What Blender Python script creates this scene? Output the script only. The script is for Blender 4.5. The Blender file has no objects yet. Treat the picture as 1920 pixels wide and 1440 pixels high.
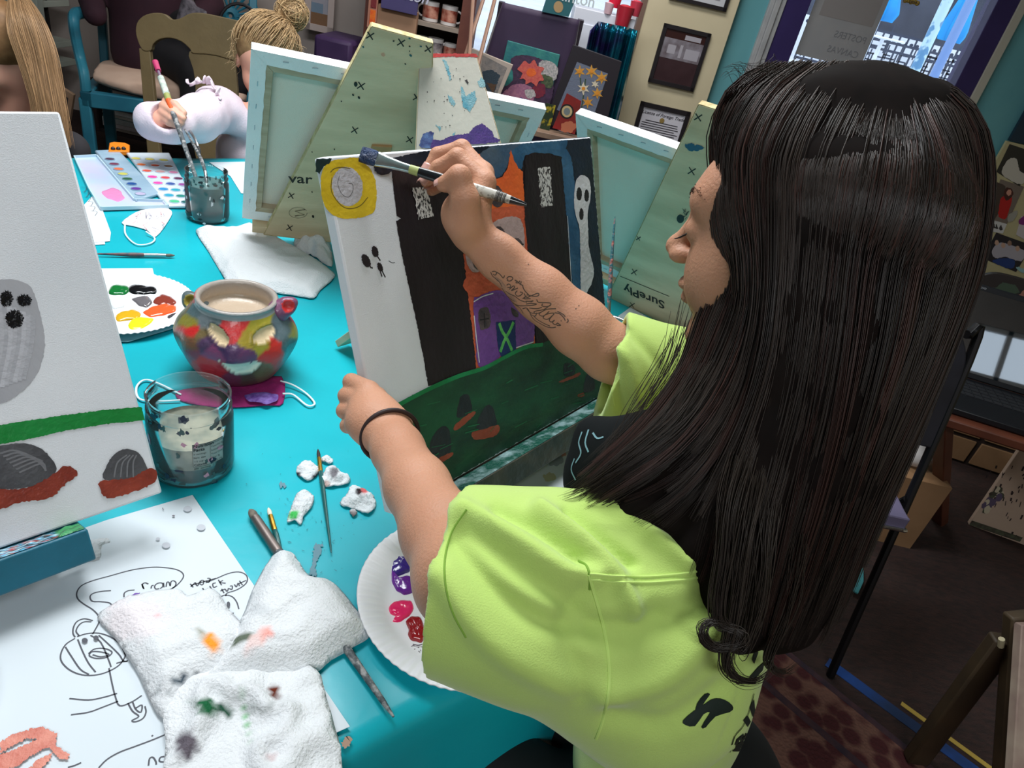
import bpy, bmesh, math, random
import numpy as np
from mathutils import Vector, Matrix, noise
from mathutils.geometry import delaunay_2d_cdt
PI = math.pi
random.seed(7)
rng = np.random.default_rng(7)
SC = bpy.context.scene
COL = SC.collection
# ------------------------------------------------------------------ camera
F_PX, CAM_H, PITCH, ROLL = 1290.0, 1.38, math.radians(31.4), math.radians(13.4)
T = 0.74                                   # table height
C0 = np.array([0, 0, CAM_H])
FWD = np.array([0, math.cos(PITCH), -math.sin(PITCH)])
_r0 = np.array([1.0, 0, 0]); _u0 = np.cross(_r0, FWD)
RIGHT = math.cos(ROLL) * _r0 + math.sin(ROLL) * _u0
UP = -math.sin(ROLL) * _r0 + math.cos(ROLL) * _u0
cam_d = bpy.data.cameras.new('camera'); cam = bpy.data.objects.new('camera', cam_d); COL.objects.link(cam)
cam.matrix_world = Matrix(((RIGHT[0], UP[0], -FWD[0], 0), (RIGHT[1], UP[1], -FWD[1], 0), (RIGHT[2], UP[2], -FWD[2], CAM_H), (0, 0, 0, 1)))
cam_d.sensor_width = 36; cam_d.lens = 36 * F_PX / 1920; cam_d.clip_start = 0.02; cam_d.clip_end = 200
SC.camera = cam
def ray(x, y): return FWD + RIGHT * (x - 960) / F_PX - UP * (y - 720) / F_PX
def Z(x, y, z=T):
    d = ray(x, y); return C0 + d * ((z - CAM_H) / d[2])
def D(x, y, d): return C0 + ray(x, y) * d
def PL(x, y, P0, n):
    d = ray(x, y); return C0 + d * (((np.array(P0) - C0) @ n) / (d @ n))
def pj(P):
    d = np.array(P) - C0; z = d @ FWD
    return np.array([960 + F_PX * (d @ RIGHT) / z, 720 - F_PX * (d @ UP) / z])
def U(v): v = np.array(v, float); return v / np.linalg.norm(v)
def A(*v): return np.array(v, float)
# ------------------------------------------------------------------ colour + materials
def s(r, g, b):
    f = lambda c: (c / 255) / 12.92 if c / 255 <= .04045 else ((c / 255 + .055) / 1.055) ** 2.4
    return (f(r), f(g), f(b), 1)
MATS = {}
def mat(name, c1, c2=None, scale=8, rough=.6, bump=0, bscale=None, metal=0, trans=0, spec=.5, stretch=None, detail=4, ior=1.45, coat=0, lo=.35, hi=.65, sss=0, alpha=1, sheen=0, aniso=0, emit=None, estr=0, kind='noise', coords='Object', seed=0):
    if name in MATS: return MATS[name]
    m = bpy.data.materials.new(name); m.use_nodes = True; nt = m.node_tree; N = nt.nodes; L = nt.links
    b = N['Principled BSDF']
    b.inputs['Base Color'].default_value = c1; b.inputs['Roughness'].default_value = rough
    b.inputs['Metallic'].default_value = metal; b.inputs['IOR'].default_value = ior
    b.inputs['Transmission Weight'].default_value = trans; b.inputs['Specular IOR Level'].default_value = spec
    b.inputs['Coat Weight'].default_value = coat; b.inputs['Subsurface Weight'].default_value = sss
    b.inputs['Subsurface Scale'].default_value = .01; b.inputs['Subsurface Radius'].default_value = (1, .4, .2)
    b.inputs['Sheen Weight'].default_value = sheen; b.inputs['Alpha'].default_value = alpha; b.inputs['Anisotropic'].default_value = aniso
    if emit: b.inputs['Emission Color'].default_value = emit; b.inputs['Emission Strength'].default_value = estr
    if c2 is not None or bump:
        tc = N.new('ShaderNodeTexCoord'); mp = N.new('ShaderNodeMapping'); L.new(tc.outputs[coords], mp.inputs['Vector'])
        mp.inputs['Location'].default_value = (seed, seed * .7, seed * .3)
        if stretch: mp.inputs['Scale'].default_value = stretch
        def tex(sc, det):
            if kind == 'voronoi':
                t = N.new('ShaderNodeTexVoronoi'); t.inputs['Scale'].default_value = sc; o = t.outputs['Distance']
            elif kind == 'wave':
                t = N.new('ShaderNodeTexWave'); t.inputs['Scale'].default_value = sc; t.inputs['Distortion'].default_value = 3; o = t.outputs['Fac']
            else:
                t = N.new('ShaderNodeTexNoise'); t.inputs['Scale'].default_value = sc; t.inputs['Detail'].default_value = det; o = t.outputs['Fac']
            L.new(mp.outputs['Vector'], t.inputs['Vector']); return o
        if c2 is not None:
            o = tex(scale, detail); r = N.new('ShaderNodeValToRGB'); L.new(o, r.inputs['Fac'])
            r.color_ramp.elements[0].position = lo; r.color_ramp.elements[1].position = hi
            r.color_ramp.elements[0].color = c1; r.color_ramp.elements[1].color = c2
            L.new(r.outputs['Color'], b.inputs['Base Color'])
        if bump:
            o = tex(bscale or scale * 6, 5); bp = N.new('ShaderNodeBump'); bp.inputs['Strength'].default_value = min(1, bump); bp.inputs['Distance'].default_value = .002 * max(1, bump)
            L.new(o, bp.inputs['Height']); L.new(bp.outputs['Normal'], b.inputs['Normal'])
    MATS[name] = m; return m
def glass_mat(name, tint, opacity=.12, rough=.05, ior=1.4):
    m = bpy.data.materials.new(name); m.use_nodes = True; nt = m.node_tree; N = nt.nodes; L = nt.links; N.clear()
    out = N.new('ShaderNodeOutputMaterial'); tr = N.new('ShaderNodeBsdfTransparent'); tr.inputs['Color'].default_value = tint
    gl = N.new('ShaderNodeBsdfGlossy'); gl.inputs['Roughness'].default_value = rough
    df = N.new('ShaderNodeBsdfDiffuse'); df.inputs['Color'].default_value = tint
    fr = N.new('ShaderNodeFresnel'); fr.inputs['IOR'].default_value = ior
    m1 = N.new('ShaderNodeMixShader'); m1.inputs[0].default_value = opacity; L.new(tr.outputs[0], m1.inputs[1]); L.new(df.outputs[0], m1.inputs[2])
    m2 = N.new('ShaderNodeMixShader'); L.new(fr.outputs[0], m2.inputs[0]); L.new(m1.outputs[0], m2.inputs[1]); L.new(gl.outputs[0], m2.inputs[2])
    L.new(m2.outputs[0], out.inputs[0]); return m
def vcol_mat(name, rough=.5, spec=.5, coat=0, bump=.2, bscale=200, sss=0):
    m = mat(name, (1, 1, 1, 1), rough=rough, spec=spec, coat=coat, bump=bump, bscale=bscale, sss=sss)
    N = m.node_tree.nodes; a = N.new('ShaderNodeVertexColor'); a.layer_name = 'Col'
    m.node_tree.links.new(a.outputs['Color'], N['Principled BSDF'].inputs['Base Color']); return m
# ------------------------------------------------------------------ objects
def tag(o, label=None, cat=None, group=None, kind=None):
    if label: o['label'] = label
    if cat: o['category'] = cat
    if group: o['group'] = group
    if kind: o['kind'] = kind
    return o
def wloc(o):
    l = A(0, 0, 0)
    while o: l = l + np.array(o.location); o = o.parent
    return l
def thing(name, loc, label, cat, group=None):
    o = bpy.data.objects.new(name, None); o.empty_display_size = .05; COL.objects.link(o); o.location = tuple(loc)
    return tag(o, label, cat, group)
class G:                                     # geometry bag in world coordinates
    def __init__(g): g.v = []; g.f = []; g.m = []; g.n = 0
    def add(g, v, f, mi=0):
        v = np.asarray(v, float).reshape(-1, 3); g.v.append(v)
        for q in f: g.f.append(tuple(int(i) + g.n for i in q)); g.m.append(mi)
        g.n += len(v); return g
    def box(g, P, x, y, z, mi=0):            # corner P and three edge vectors
        P, x, y, z = map(lambda a: np.asarray(a, float), (P, x, y, z))
        v = [P, P + x, P + x + y, P + y, P + z, P + x + z, P + x + y + z, P + y + z]
        f = [(0, 3, 2, 1), (4, 5, 6, 7), (0, 1, 5, 4), (1, 2, 6, 5), (2, 3, 7, 6), (3, 0, 4, 7)]
        if np.cross(x, y) @ z < 0: f = [q[::-1] for q in f]
        return g.add(v, f, mi)
    def cbox(g, c, sx, sy, sz, mi=0, rz=0):  # centre-bottom box with yaw
        x = A(math.cos(rz), math.sin(rz), 0); y = A(-math.sin(rz), math.cos(rz), 0)
        return g.box(A(*c) - x * sx / 2 - y * sy / 2, x * sx, y * sy, A(0, 0, sz), mi)
    def prism(g, pts, d, mi=0):              # planar outline pushed along d
        pts = np.asarray(pts, float); n = len(pts); d = np.asarray(d, float)
        nn = sum(np.cross(pts[i] - pts[0], pts[(i + 1) % n] - pts[0]) for i in range(n))
        if nn @ d > 0: pts = pts[::-1]
        v = np.vstack([pts, pts + d]); f = [tuple(range(n)), tuple(range(2 * n - 1, n - 1, -1))]
        f += [(i, i + n, (i + 1) % n + n, (i + 1) % n) for i in range(n)]
        return g.add(v, f, mi)
    def bar(g, a, b, w, t, mi=0, upv=(0, 0, 1)):
        a = np.asarray(a, float); b = np.asarray(b, float); d = b - a; u = U(d); sx = U(np.cross(u, upv)); sz = np.cross(sx, u)
        return g.box(a - sx * w / 2 - sz * t / 2, d, sx * w, sz * t, mi)
    def tube(g, pts, rad, n=10, mi=0, caps=True, flat=1.0, upv=None):
        pts = np.asarray(pts, float); k = len(pts)
        rad = np.full(k, rad) if np.isscalar(rad) else np.asarray(rad, float)
        t = np.gradient(pts, axis=0); t /= np.linalg.norm(t, axis=1)[:, None] + 1e-12
        a = A(0, 0, 1) if upv is None else A(*upv)
        if abs(t[0] @ a) > .9: a = A(1, 0, 0)
        vs = []; prev = U(np.cross(t[0], a))
        for i in range(k):
            x = prev - t[i] * (prev @ t[i]); x = U(x); prev = x; y = np.cross(t[i], x)
            th = np.linspace(0, 2 * PI, n, endpoint=False)
            vs.append(pts[i] + rad[i] * (np.cos(th)[:, None] * x + np.sin(th)[:, None] * y * flat))
        v = np.vstack(vs); f = []
        for i in range(k - 1):
            for j in range(n):
                f.append((i * n + j, i * n + (j + 1) % n, (i + 1) * n + (j + 1) % n, (i + 1) * n + j))
        if caps: f.append(tuple(range(n))[::-1]); f.append(tuple((k - 1) * n + j for j in range(n)))
        return g.add(v, f, mi)
    def lathe(g, prof, c, n=48, mi=0, axis=(0, 0, 1), fn=None, capb=True, capt=False):
        ax = U(axis); x = U(np.cross(ax, (0, 1, 0.01))) if abs(ax[2]) < .99 else A(1, 0, 0); y = np.cross(ax, x); c = A(*c)
        th = np.linspace(0, 2 * PI, n, endpoint=False); vs = []
        for i, (r, z) in enumerate(prof):
            rr = np.full(n, r); zz = np.full(n, z)
            if fn: rr, zz = fn(th, rr, zz, i)
            vs.append(c + (rr * np.cos(th))[:, None] * x + (rr * np.sin(th))[:, None] * y + zz[:, None] * ax)
        k = len(prof); f = []
        for i in range(k - 1):
            for j in range(n): f.append((i * n + j, i * n + (j + 1) % n, (i + 1) * n + (j + 1) % n, (i + 1) * n + j))
        if capb: f.append(tuple(range(n))[::-1])
        if capt: f.append(tuple((k - 1) * n + j for j in range(n)))
        return g.add(np.vstack(vs), f, mi)
    def ball(g, c, r, mi=0, n=12, m=8):
        r = A(*r) if not np.isscalar(r) else A(r, r, r); vs = []; f = []
        for i in range(1, m):
            for j in range(n):
                a = PI * i / m; b = 2 * PI * j / n; vs.append(A(*c) + r * A(math.sin(a) * math.cos(b), math.sin(a) * math.sin(b), math.cos(a)))
        vs += [A(*c) + r * A(0, 0, 1), A(*c) - r * A(0, 0, 1)]; t = len(vs) - 2
        for i in range(m - 2):
            for j in range(n): f.append((i * n + j, (i + 1) * n + j, (i + 1) * n + (j + 1) % n, i * n + (j + 1) % n))
        for j in range(n): f.append((t, j, (j + 1) % n)); f.append((t + 1, (m - 2) * n + (j + 1) % n, (m - 2) * n + j))
        return g.add(vs, f, mi)
    def grid(g, P, mi=0, wrap=False):        # P shape (a,b,3)
        a, b = P.shape[:2]; f = []
        for i in range(a - 1):
            for j in range(b if wrap else b - 1): f.append((i * b + j, i * b + (j + 1) % b, (i + 1) * b + (j + 1) % b, (i + 1) * b + j))
        return g.add(P.reshape(-1, 3), f, mi)
    def make(g, name, mats, parent=None, smooth=True, bevel=0, solid=0, sub=0, label=None, cat=None, group=None, kind=None, auto=35, soff=0):
        v = np.vstack(g.v); base = A((v[:, 0].min() + v[:, 0].max()) / 2, (v[:, 1].min() + v[:, 1].max()) / 2, v[:, 2].min())
        me = bpy.data.meshes.new(name); me.from_pydata((v - base).tolist(), [], g.f); me.update()
        for m in (mats if isinstance(mats, (list, tuple)) else [mats]): me.materials.append(m)
        if max(g.m): me.polygons.foreach_set('material_index', g.m)
        o = bpy.data.objects.new(name, me); COL.objects.link(o)
        if smooth:
            me.polygons.foreach_set('use_smooth', [True] * len(me.polygons))
            if auto:
                me.set_sharp_from_angle(angle=math.radians(auto))
        if parent: o.parent = parent; base = base - wloc(parent)
        o.location = tuple(base)
        if solid: md = o.modifiers.new('s', 'SOLIDIFY'); md.thickness = solid; md.offset = soff
        if bevel:
            md = o.modifiers.new('b', 'BEVEL'); md.width = bevel; md.segments = 2; md.limit_method = 'ANGLE'; md.angle_limit = math.radians(40)
        if sub: md = o.modifiers.new('u', 'SUBSURF'); md.levels = sub; md.render_levels = sub
        return tag(o, label, cat, group, kind)
def copyof(o, parent=None, delta=(0, 0, 0), rz=0, label=None):
    c = o.copy(); COL.objects.link(c); c.parent = parent
    if not parent: c.location = tuple(np.array(o.location) + np.array(delta)); c.rotation_euler.z = o.rotation_euler.z + rz
    if label: c['label'] = label
    for ch in list(o.children): copyof(ch, c)
    return c
def cr(pts, n=8, closed=False):              # Catmull-Rom smoothing
    P = np.asarray(pts, float)
    if len(P) < 3 and not closed: return np.array([P[0] + (P[-1] - P[0]) * t for t in np.linspace(0, 1, n)])
    Q = np.vstack([P[-1], P, P[0], P[1]]) if closed else np.vstack([2 * P[0] - P[1], P, 2 * P[-1] - P[-2]])
    out = []
    for i in range(1, len(Q) - 2):
        p0, p1, p2, p3 = Q[i - 1:i + 3]
        for t in np.arange(n) / n:
            out.append(.5 * ((2 * p1) + (-p0 + p2) * t + (2 * p0 - 5 * p1 + 4 * p2 - p3) * t * t + (-p0 + 3 * p1 - 3 * p2 + p3) * t ** 3))
    if not closed: out.append(P[-1])
    return np.array(out)
def ell(cx, cy, rx, ry, rot=0, n=20):
    t = np.linspace(0, 2 * PI, n, endpoint=False); r = math.radians(rot)
    x = rx * np.cos(t); y = ry * np.sin(t)
    return np.c_[cx + x * math.cos(r) - y * math.sin(r), cy + x * math.sin(r) + y * math.cos(r)]
def jag(pts, amp, seed=0, step=None):        # rough brushed outline, pixel units
    P = np.asarray(pts, float); out = []
    R = np.random.default_rng(seed); n = len(P)
    for i in range(n):
        a, b = P[i], P[(i + 1) % n]; L = np.linalg.norm(b - a); k = max(1, int(L / (step or max(2.2, amp * 1.6))))
        for j in range(k):
            q = a + (b - a) * j / k; t = (b - a) / (L + 1e-9); out.append(q + A(-t[1], t[0]) * R.normal(0, amp))
    return np.array(out)
class Plane:                                 # painted surface: pixel outlines land on a real plane
    def __init__(p, P0, n): p.P0 = np.array(P0, float); p.n = U(n); p.k = 0
    def at(p, q, off=0): return np.array([PL(a, b, p.P0 + p.n * off, p.n) for a, b in q])
    def poly(p, g, px, mi, off=None):
        p.k += 1; off = off if off is not None else .0003 + .00003 * p.k
        v = p.at(px, off)
        nn = sum(np.cross(v[i] - v[0], v[(i + 1) % len(v)] - v[0]) for i in range(len(v)))
        if nn @ p.n < 0: v = v[::-1]
        g.add(v, [tuple(range(len(v)))], mi)
    def stroke(p, g, px, w, mi, off=None, n=6, taper=0):
        p.k += 1; off = off if off is not None else .0003 + .00003 * p.k
        v = p.at(cr(px, n), off); t = np.gradient(v, axis=0); sd = np.cross(p.n, t); sd /= np.linalg.norm(sd, axis=1)[:, None] + 1e-12
        ww = np.full(len(v), w / 2)
        if taper: ww = ww * (1 - taper * np.linspace(0, 1, len(v)))
        g.add(np.vstack([v - sd * ww[:, None], v + sd * ww[:, None]]), [(i, i + 1, i + 1 + len(v), i + len(v)) for i in range(len(v) - 1)], mi)
_tc = {}
def text_geo(g, txt, size, P, xd, yd, mi=0, off=0, bold=0, align='LEFT', shear=0):
    cu = bpy.data.curves.new('t', 'FONT'); cu.body = txt; cu.size = 1; cu.align_x = align; cu.offset = bold; cu.shear = shear; cu.resolution_u = 3
    o = bpy.data.objects.new('t', cu); me = o.to_mesh(); v = np.array([list(q.co) for q in me.vertices]).reshape(-1, 3)
    xd = U(xd); yd = U(np.array(yd) - xd * (np.array(yd) @ xd)); n = np.cross(xd, yd)
    if len(v): g.add(np.array(P) + size * (v[:, :1] * xd + v[:, 1:2] * yd) + n * off, [tuple(q.vertices) for q in me.polygons], mi)
    o.to_mesh_clear(); bpy.data.objects.remove(o); bpy.data.curves.remove(cu)
def fbm(x, y, z=0, sc=1, o=3):
    v = 0; a = 1
    for i in range(o): v += a * noise.noise(Vector((x * sc, y * sc, z * sc + i * 7.3))); sc *= 2; a *= .5
    return v
def inpoly(x, y, P):
    n = len(P); c = False; j = n - 1
    for i in range(n):
        if (P[i][1] > y) != (P[j][1] > y) and x < (P[j][0] - P[i][0]) * (y - P[i][1]) / (P[j][1] - P[i][1] + 1e-12) + P[i][0]: c = not c
        j = i
    return c
def sheet_poly(g, px, hfun, step=.006, z=T, mi=0, smooth=True, dense=3):
    """a sheet lying on z with outline given in photo pixels; hfun(x,y,edge 0..1) gives its height"""
    q = cr(px, dense, True) if smooth else np.array(px, float)
    W = np.array([Z(a, b, z)[:2] for a, b in q]); x0, y0 = W.min(0); x1, y1 = W.max(0)
    # resample the boundary evenly
    seg = []
    for i in range(len(W)):
        a, b = W[i], W[(i + 1) % len(W)]; k = max(1, int(np.linalg.norm(b - a) / step))
        for j in range(k): seg.append(a + (b - a) * j / k)
    W = np.array(seg); pts = [Vector(p) for p in W]; nb = len(pts)
    for i, x in enumerate(np.arange(x0, x1, step)):
        for y in np.arange(y0 + (i % 2) * step / 2, y1, step):
            if inpoly(x, y, W) and np.min(np.hypot(W[:, 0] - x, W[:, 1] - y)) > step * .6: pts.append(Vector((x, y)))
    r = delaunay_2d_cdt(pts, [], [list(range(nb))], 1, 1e-7)
    vv = []
    for p in r[0]:
        d = float(np.min(np.hypot(W[:, 0] - p[0], W[:, 1] - p[1]))); vv.append((p[0], p[1], z + hfun(p[0], p[1], min(1, d / .03))))
    g.add(vv, [tuple(f) for f in r[2]], mi)
def solve_up(Pb, px_top, L, toward):         # top point on the sight line at distance L from Pb (nearer or farther root)
    d = ray(*px_top); o = C0 - Pb; a = d @ d; b = 2 * d @ o; c = o @ o - L * L; q = b * b - 4 * a * c
    q = math.sqrt(max(q, 0)); t = (-b - q) / (2 * a) if toward else (-b + q) / (2 * a)
    return C0 + d * t
# ------------------------------------------------------------------ signed distance modelling for bodies
class SDF:
    def __init__(g, lo, hi, h):
        g.lo = A(*lo); g.h = h; g.n = np.ceil((A(*hi) - g.lo) / h).astype(int) + 1; g.F = np.full(g.n, .06, np.float32)
    def sl(g, lo, hi):
        a = np.maximum(0, np.floor((lo - g.lo) / g.h).astype(int)); b = np.minimum(g.n, np.ceil((hi - g.lo) / g.h).astype(int) + 1)
        if np.any(b <= a): return None
        ax = [g.lo[i] + g.h * np.arange(a[i], b[i], dtype=np.float32) for i in range(3)]
        X = np.stack(np.meshgrid(*ax, indexing='ij'), -1).astype(np.float32)
        return tuple(slice(a[i], b[i]) for i in range(3)), X
    def comb(g, S, d, k, sub):
        cur = g.F[S]
        if sub: cur_, d_ = -cur, d
        else: cur_, d_ = cur, d
        h = np.clip(.5 + .5 * (d_ - cur_) / k, 0, 1); r = d_ * (1 - h) + cur_ * h - k * h * (1 - h)
        g.F[S] = -r if sub else r
    def cone(g, a, b, ra, rb, k=.004, sub=False):
        a = A(*a); b = A(*b); m = max(ra, rb) + .03; w = g.sl(np.minimum(a, b) - m, np.maximum(a, b) + m)
        if w is None: return g
        S, X = w; ab = b - a; t = np.clip(((X - a.astype(np.float32)) @ ab.astype(np.float32)) / (ab @ ab + 1e-9), 0, 1)
        d = np.linalg.norm(X - a.astype(np.float32) - t[..., None] * ab.astype(np.float32), axis=-1) - (ra + (rb - ra) * t)
        g.comb(S, d, k, sub); return g
    def chain(g, pts, rad, k=.004):
        for i in range(len(pts) - 1): g.cone(pts[i], pts[i + 1], rad[i], rad[i + 1], k)
        return g
    def ell(g, c, R, ax=None, k=.01, sub=False):
        c = A(*c); R = A(*R); ax = np.eye(3) if ax is None else np.array(ax, float); e = max(R) + .03
        w = g.sl(c - e, c + e)
        if w is None: return g
        S, X = w; q = ((X - c.astype(np.float32)) @ ax.T.astype(np.float32)); k0 = np.linalg.norm(q / R, axis=-1); k1 = np.linalg.norm(q / (R * R), axis=-1)
        d = k0 * (k0 - 1) / (k1 + 1e-6); g.comb(S, d.astype(np.float32), k, sub); return g
    def cutplane(g, P, n, lo=None, hi=None):  # remove the side n points to
        w = g.sl(g.lo if lo is None else A(*lo), g.lo + g.h * g.n if hi is None else A(*hi))
        if w is None: return g
        S, X = w; g.F[S] = np.maximum(g.F[S], (X - A(*P).astype(np.float32)) @ U(n).astype(np.float32)); return g
    def mesh(g, disp=None):
        F = g.F; s_ = F < 0; n = F.shape
        c = np.zeros(tuple(i - 1 for i in n), np.int8)
        for i in (0, 1):
            for j in (0, 1):
                for k in (0, 1): c += s_[i:n[0] - 1 + i, j:n[1] - 1 + j, k:n[2] - 1 + k]
        act = (c > 0) & (c < 8); idx = np.full(c.shape, -1, np.int32); ii = np.argwhere(act); idx[act] = np.arange(len(ii))
        acc = np.zeros((len(ii), 3)); cnt = np.zeros(len(ii))
        cor = [(i, j, k) for i in (0, 1) for j in (0, 1) for k in (0, 1)]
        for p in cor:
            for ax in range(3):
                if p[ax]: continue
                q = list(p); q[ax] = 1
                a = F[ii[:, 0] + p[0], ii[:, 1] + p[1], ii[:, 2] + p[2]]; b = F[ii[:, 0] + q[0], ii[:, 1] + q[1], ii[:, 2] + q[2]]
                m = (a < 0) != (b < 0); t = np.where(m, a / (a - b + 1e-12), 0)
                P = np.tile(np.array(p, float), (len(ii), 1)); P[:, ax] += t; acc += np.where(m[:, None], P, 0); cnt += m
        V = g.lo + g.h * (ii + acc / cnt[:, None])
        fs = []
        for ax in range(3):
            o1, o2 = [(1, 2), (2, 0), (0, 1)][ax]
            sl0 = [slice(1, n[i] - 1) for i in range(3)]; sl0[ax] = slice(0, n[ax] - 1); sl1 = list(sl0); sl1[ax] = slice(1, n[ax])
            a = s_[tuple(sl0)]; b = s_[tuple(sl1)]; e = np.argwhere(a != b); off = np.array([1 if i != ax else 0 for i in range(3)]); e = e + off
            ina = s_[e[:, 0], e[:, 1], e[:, 2]]
            def I(d1, d2):
                q = e.copy(); q[:, o1] -= d1; q[:, o2] -= d2; return idx[q[:, 0], q[:, 1], q[:, 2]]
            Q = np.stack([I(0, 0), I(1, 0), I(1, 1), I(0, 1)], 1); Q[~ina] = Q[~ina][:, ::-1]; fs.append(Q)
        Fc = np.vstack(fs); Fc = Fc[(Fc >= 0).all(1)]
        return V, Fc
def np_obj(name, V, Fq, mats, parent=None, smooth_it=0, mi=None, **kw):
    V = np.asarray(V, float)
    if smooth_it:
        e = np.vstack([Fq[:, [0, 1]], Fq[:, [1, 2]], Fq[:, [2, 3]], Fq[:, [3, 0]]])
        for it in range(smooth_it):
            sm = np.zeros_like(V); ct = np.zeros(len(V))
            for ax in range(3):
                sm[:, ax] = np.bincount(e[:, 0], V[e[:, 1], ax], len(V)) + np.bincount(e[:, 1], V[e[:, 0], ax], len(V))
            ct = np.bincount(e[:, 0], minlength=len(V)) + np.bincount(e[:, 1], minlength=len(V))
            V = V + (.5 if it % 2 == 0 else -.3) * (sm / np.maximum(ct, 1)[:, None] - V)
    base = A((V[:, 0].min() + V[:, 0].max()) / 2, (V[:, 1].min() + V[:, 1].max()) / 2, V[:, 2].min())
    me = bpy.data.meshes.new(name); nf = len(Fq); k = Fq.shape[1]
    me.vertices.add(len(V)); me.vertices.foreach_set('co', (V - base).astype(np.float32).ravel())
    me.loops.add(nf * k); me.loops.foreach_set('vertex_index', Fq.astype(np.int32).ravel())
    me.polygons.add(nf); me.polygons.foreach_set('loop_start', np.arange(0, nf * k, k, dtype=np.int32)); me.polygons.foreach_set('loop_total', np.full(nf, k, np.int32))
    me.polygons.foreach_set('use_smooth', np.ones(nf, bool))
    for m in (mats if isinstance(mats, (list, tuple)) else [mats]): me.materials.append(m)
    if mi is not None: me.polygons.foreach_set('material_index', np.asarray(mi, np.int32))
    me.update(calc_edges=True); me.validate()
    o = bpy.data.objects.new(name, me); COL.objects.link(o)
    if parent: o.parent = parent; base = base - wloc(parent)
    o.location = tuple(base)
    return tag(o, kw.get('label'), kw.get('cat'), kw.get('group'), kw.get('kind'))
def set_vcol(o, cols):
    a = o.data.color_attributes.new('Col', 'FLOAT_COLOR', 'POINT'); a.data.foreach_set('color', np.asarray(cols, np.float32).ravel())
# ================================================================== materials
WHITE = s(236, 238, 240)
M_cloth = mat('teal_plastic', s(22, 176, 190), s(12, 160, 176), scale=3, rough=.32, bump=.5, bscale=14, spec=.55, coords='Object')
M_canvas = mat('primed_canvas', s(226, 228, 232), s(216, 219, 224), scale=6, rough=.8, bump=.22, bscale=900)
M_canvas_back = mat('raw_canvas_back', s(228, 222, 206), s(222, 216, 200), scale=5, rough=.85, bump=.4, bscale=600)
M_primed_edge = mat('primed_fold', s(236, 236, 234), s(228, 230, 230), scale=12, rough=.7, bump=.4, bscale=300)
M_bar_wood = mat('stretcher_wood', s(186, 172, 146), s(166, 150, 122), scale=10, rough=.7, stretch=(1, 1, 8))
M_staple = mat('staple_steel', s(170, 178, 190), rough=.3, metal=1)
M_ply = mat('plywood_face', s(222, 202, 166), s(198, 178, 142), scale=5, rough=.6, bump=.3, bscale=60, stretch=(1, 1, 5), detail=8)
M_ply_edge = mat('plywood_edge', s(214, 198, 150), s(180, 160, 112), scale=90, rough=.7)
M_ink = mat('dark_ink', s(38, 40, 34), rough=.6)
M_paper = mat('white_paper', s(206, 214, 220), s(200, 209, 215), scale=3, rough=.85)
M_towel = mat('paper_towel', s(235, 236, 236), s(226, 228, 230), scale=20, rough=.95, bump=1.0, bscale=330)
M_pencil = mat('pencil_line', s(74, 76, 84), rough=.7)
def paint(name, r, g, b, r2=None, g2=None, b2=None, rough=.5, sc=25, bump=.5, coat=0, stretch=None):
    return mat(name, s(r, g, b), s(r2, g2, b2) if r2 is not None else None, scale=sc, rough=rough, bump=bump, bscale=sc * 6, coat=coat, stretch=stretch)
P_black = paint('paint_black', 34, 32, 34, 44, 38, 44, rough=.42)
P_dark_tower = paint('paint_tower', 40, 33, 38, 30, 26, 30, rough=.4, stretch=(1, 1, .25))
P_navy = paint('paint_navy', 24, 32, 44, 30, 44, 62, rough=.38)
P_blue = paint('paint_blue_grey', 52, 84, 114, 88, 104, 118, rough=.42, sc=18)
P_skyblue = paint('paint_sky_blue', 40, 84, 118, 66, 110, 142, rough=.42, sc=22)
P_orange = paint('paint_orange', 238, 112, 52, 226, 98, 48, rough=.4)
P_rust = paint('paint_rust_orange', 206, 98, 66, 190, 84, 56, rough=.45)
P_pink = paint('paint_pinkish_grey', 186, 160, 156, 170, 146, 144, rough=.5)
P_purple = paint('paint_purple', 124, 80, 152, 104, 62, 134, rough=.4)
P_dkblue = paint('paint_door_blue', 26, 48, 96, rough=.4)
P_lime = paint('paint_lime', 112, 198, 104, 70, 158, 80, rough=.35, sc=90)
P_green = paint('paint_green', 34, 84, 56, 30, 58, 44, rough=.42, sc=14, stretch=(1, 1, 2))
P_green2 = paint('paint_green_bright', 34, 138, 84, 26, 118, 66, rough=.4)
P_stone = paint('paint_tombstone', 34, 40, 44, 48, 50, 54, rough=.4)
P_brown = paint('paint_brown', 158, 80, 60, 140, 64, 44, rough=.45)
P_yellow = paint('paint_yellow', 226, 196, 48, 210, 178, 36, rough=.4)
P_moon = paint('paint_moon_grey', 196, 194, 200, 186, 184, 190, rough=.5, bump=1)
P_white = paint('paint_white', 222, 222, 224, 206, 206, 210, rough=.5)
P_scratch = mat('paint_scratch_white', s(40, 36, 38), s(206, 204, 200), scale=420, rough=.6, lo=.44, hi=.5, stretch=(1,1,.3))
P_greyghost = paint('paint_grey_wash', 178, 178, 182, 164, 164, 170, rough=.5, sc=10, stretch=(1, 1, .3))
P_darkgrey = paint('paint_dark_grey', 84, 84, 88, 66, 66, 70, rough=.4, sc=30)
P_bigreen = paint('paint_kelly_green', 26, 136, 62, 18, 122, 50, rough=.4)
P_redbrown = paint('paint_red_brown', 150, 62, 46, 124, 46, 34, rough=.38, sc=40)
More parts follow.
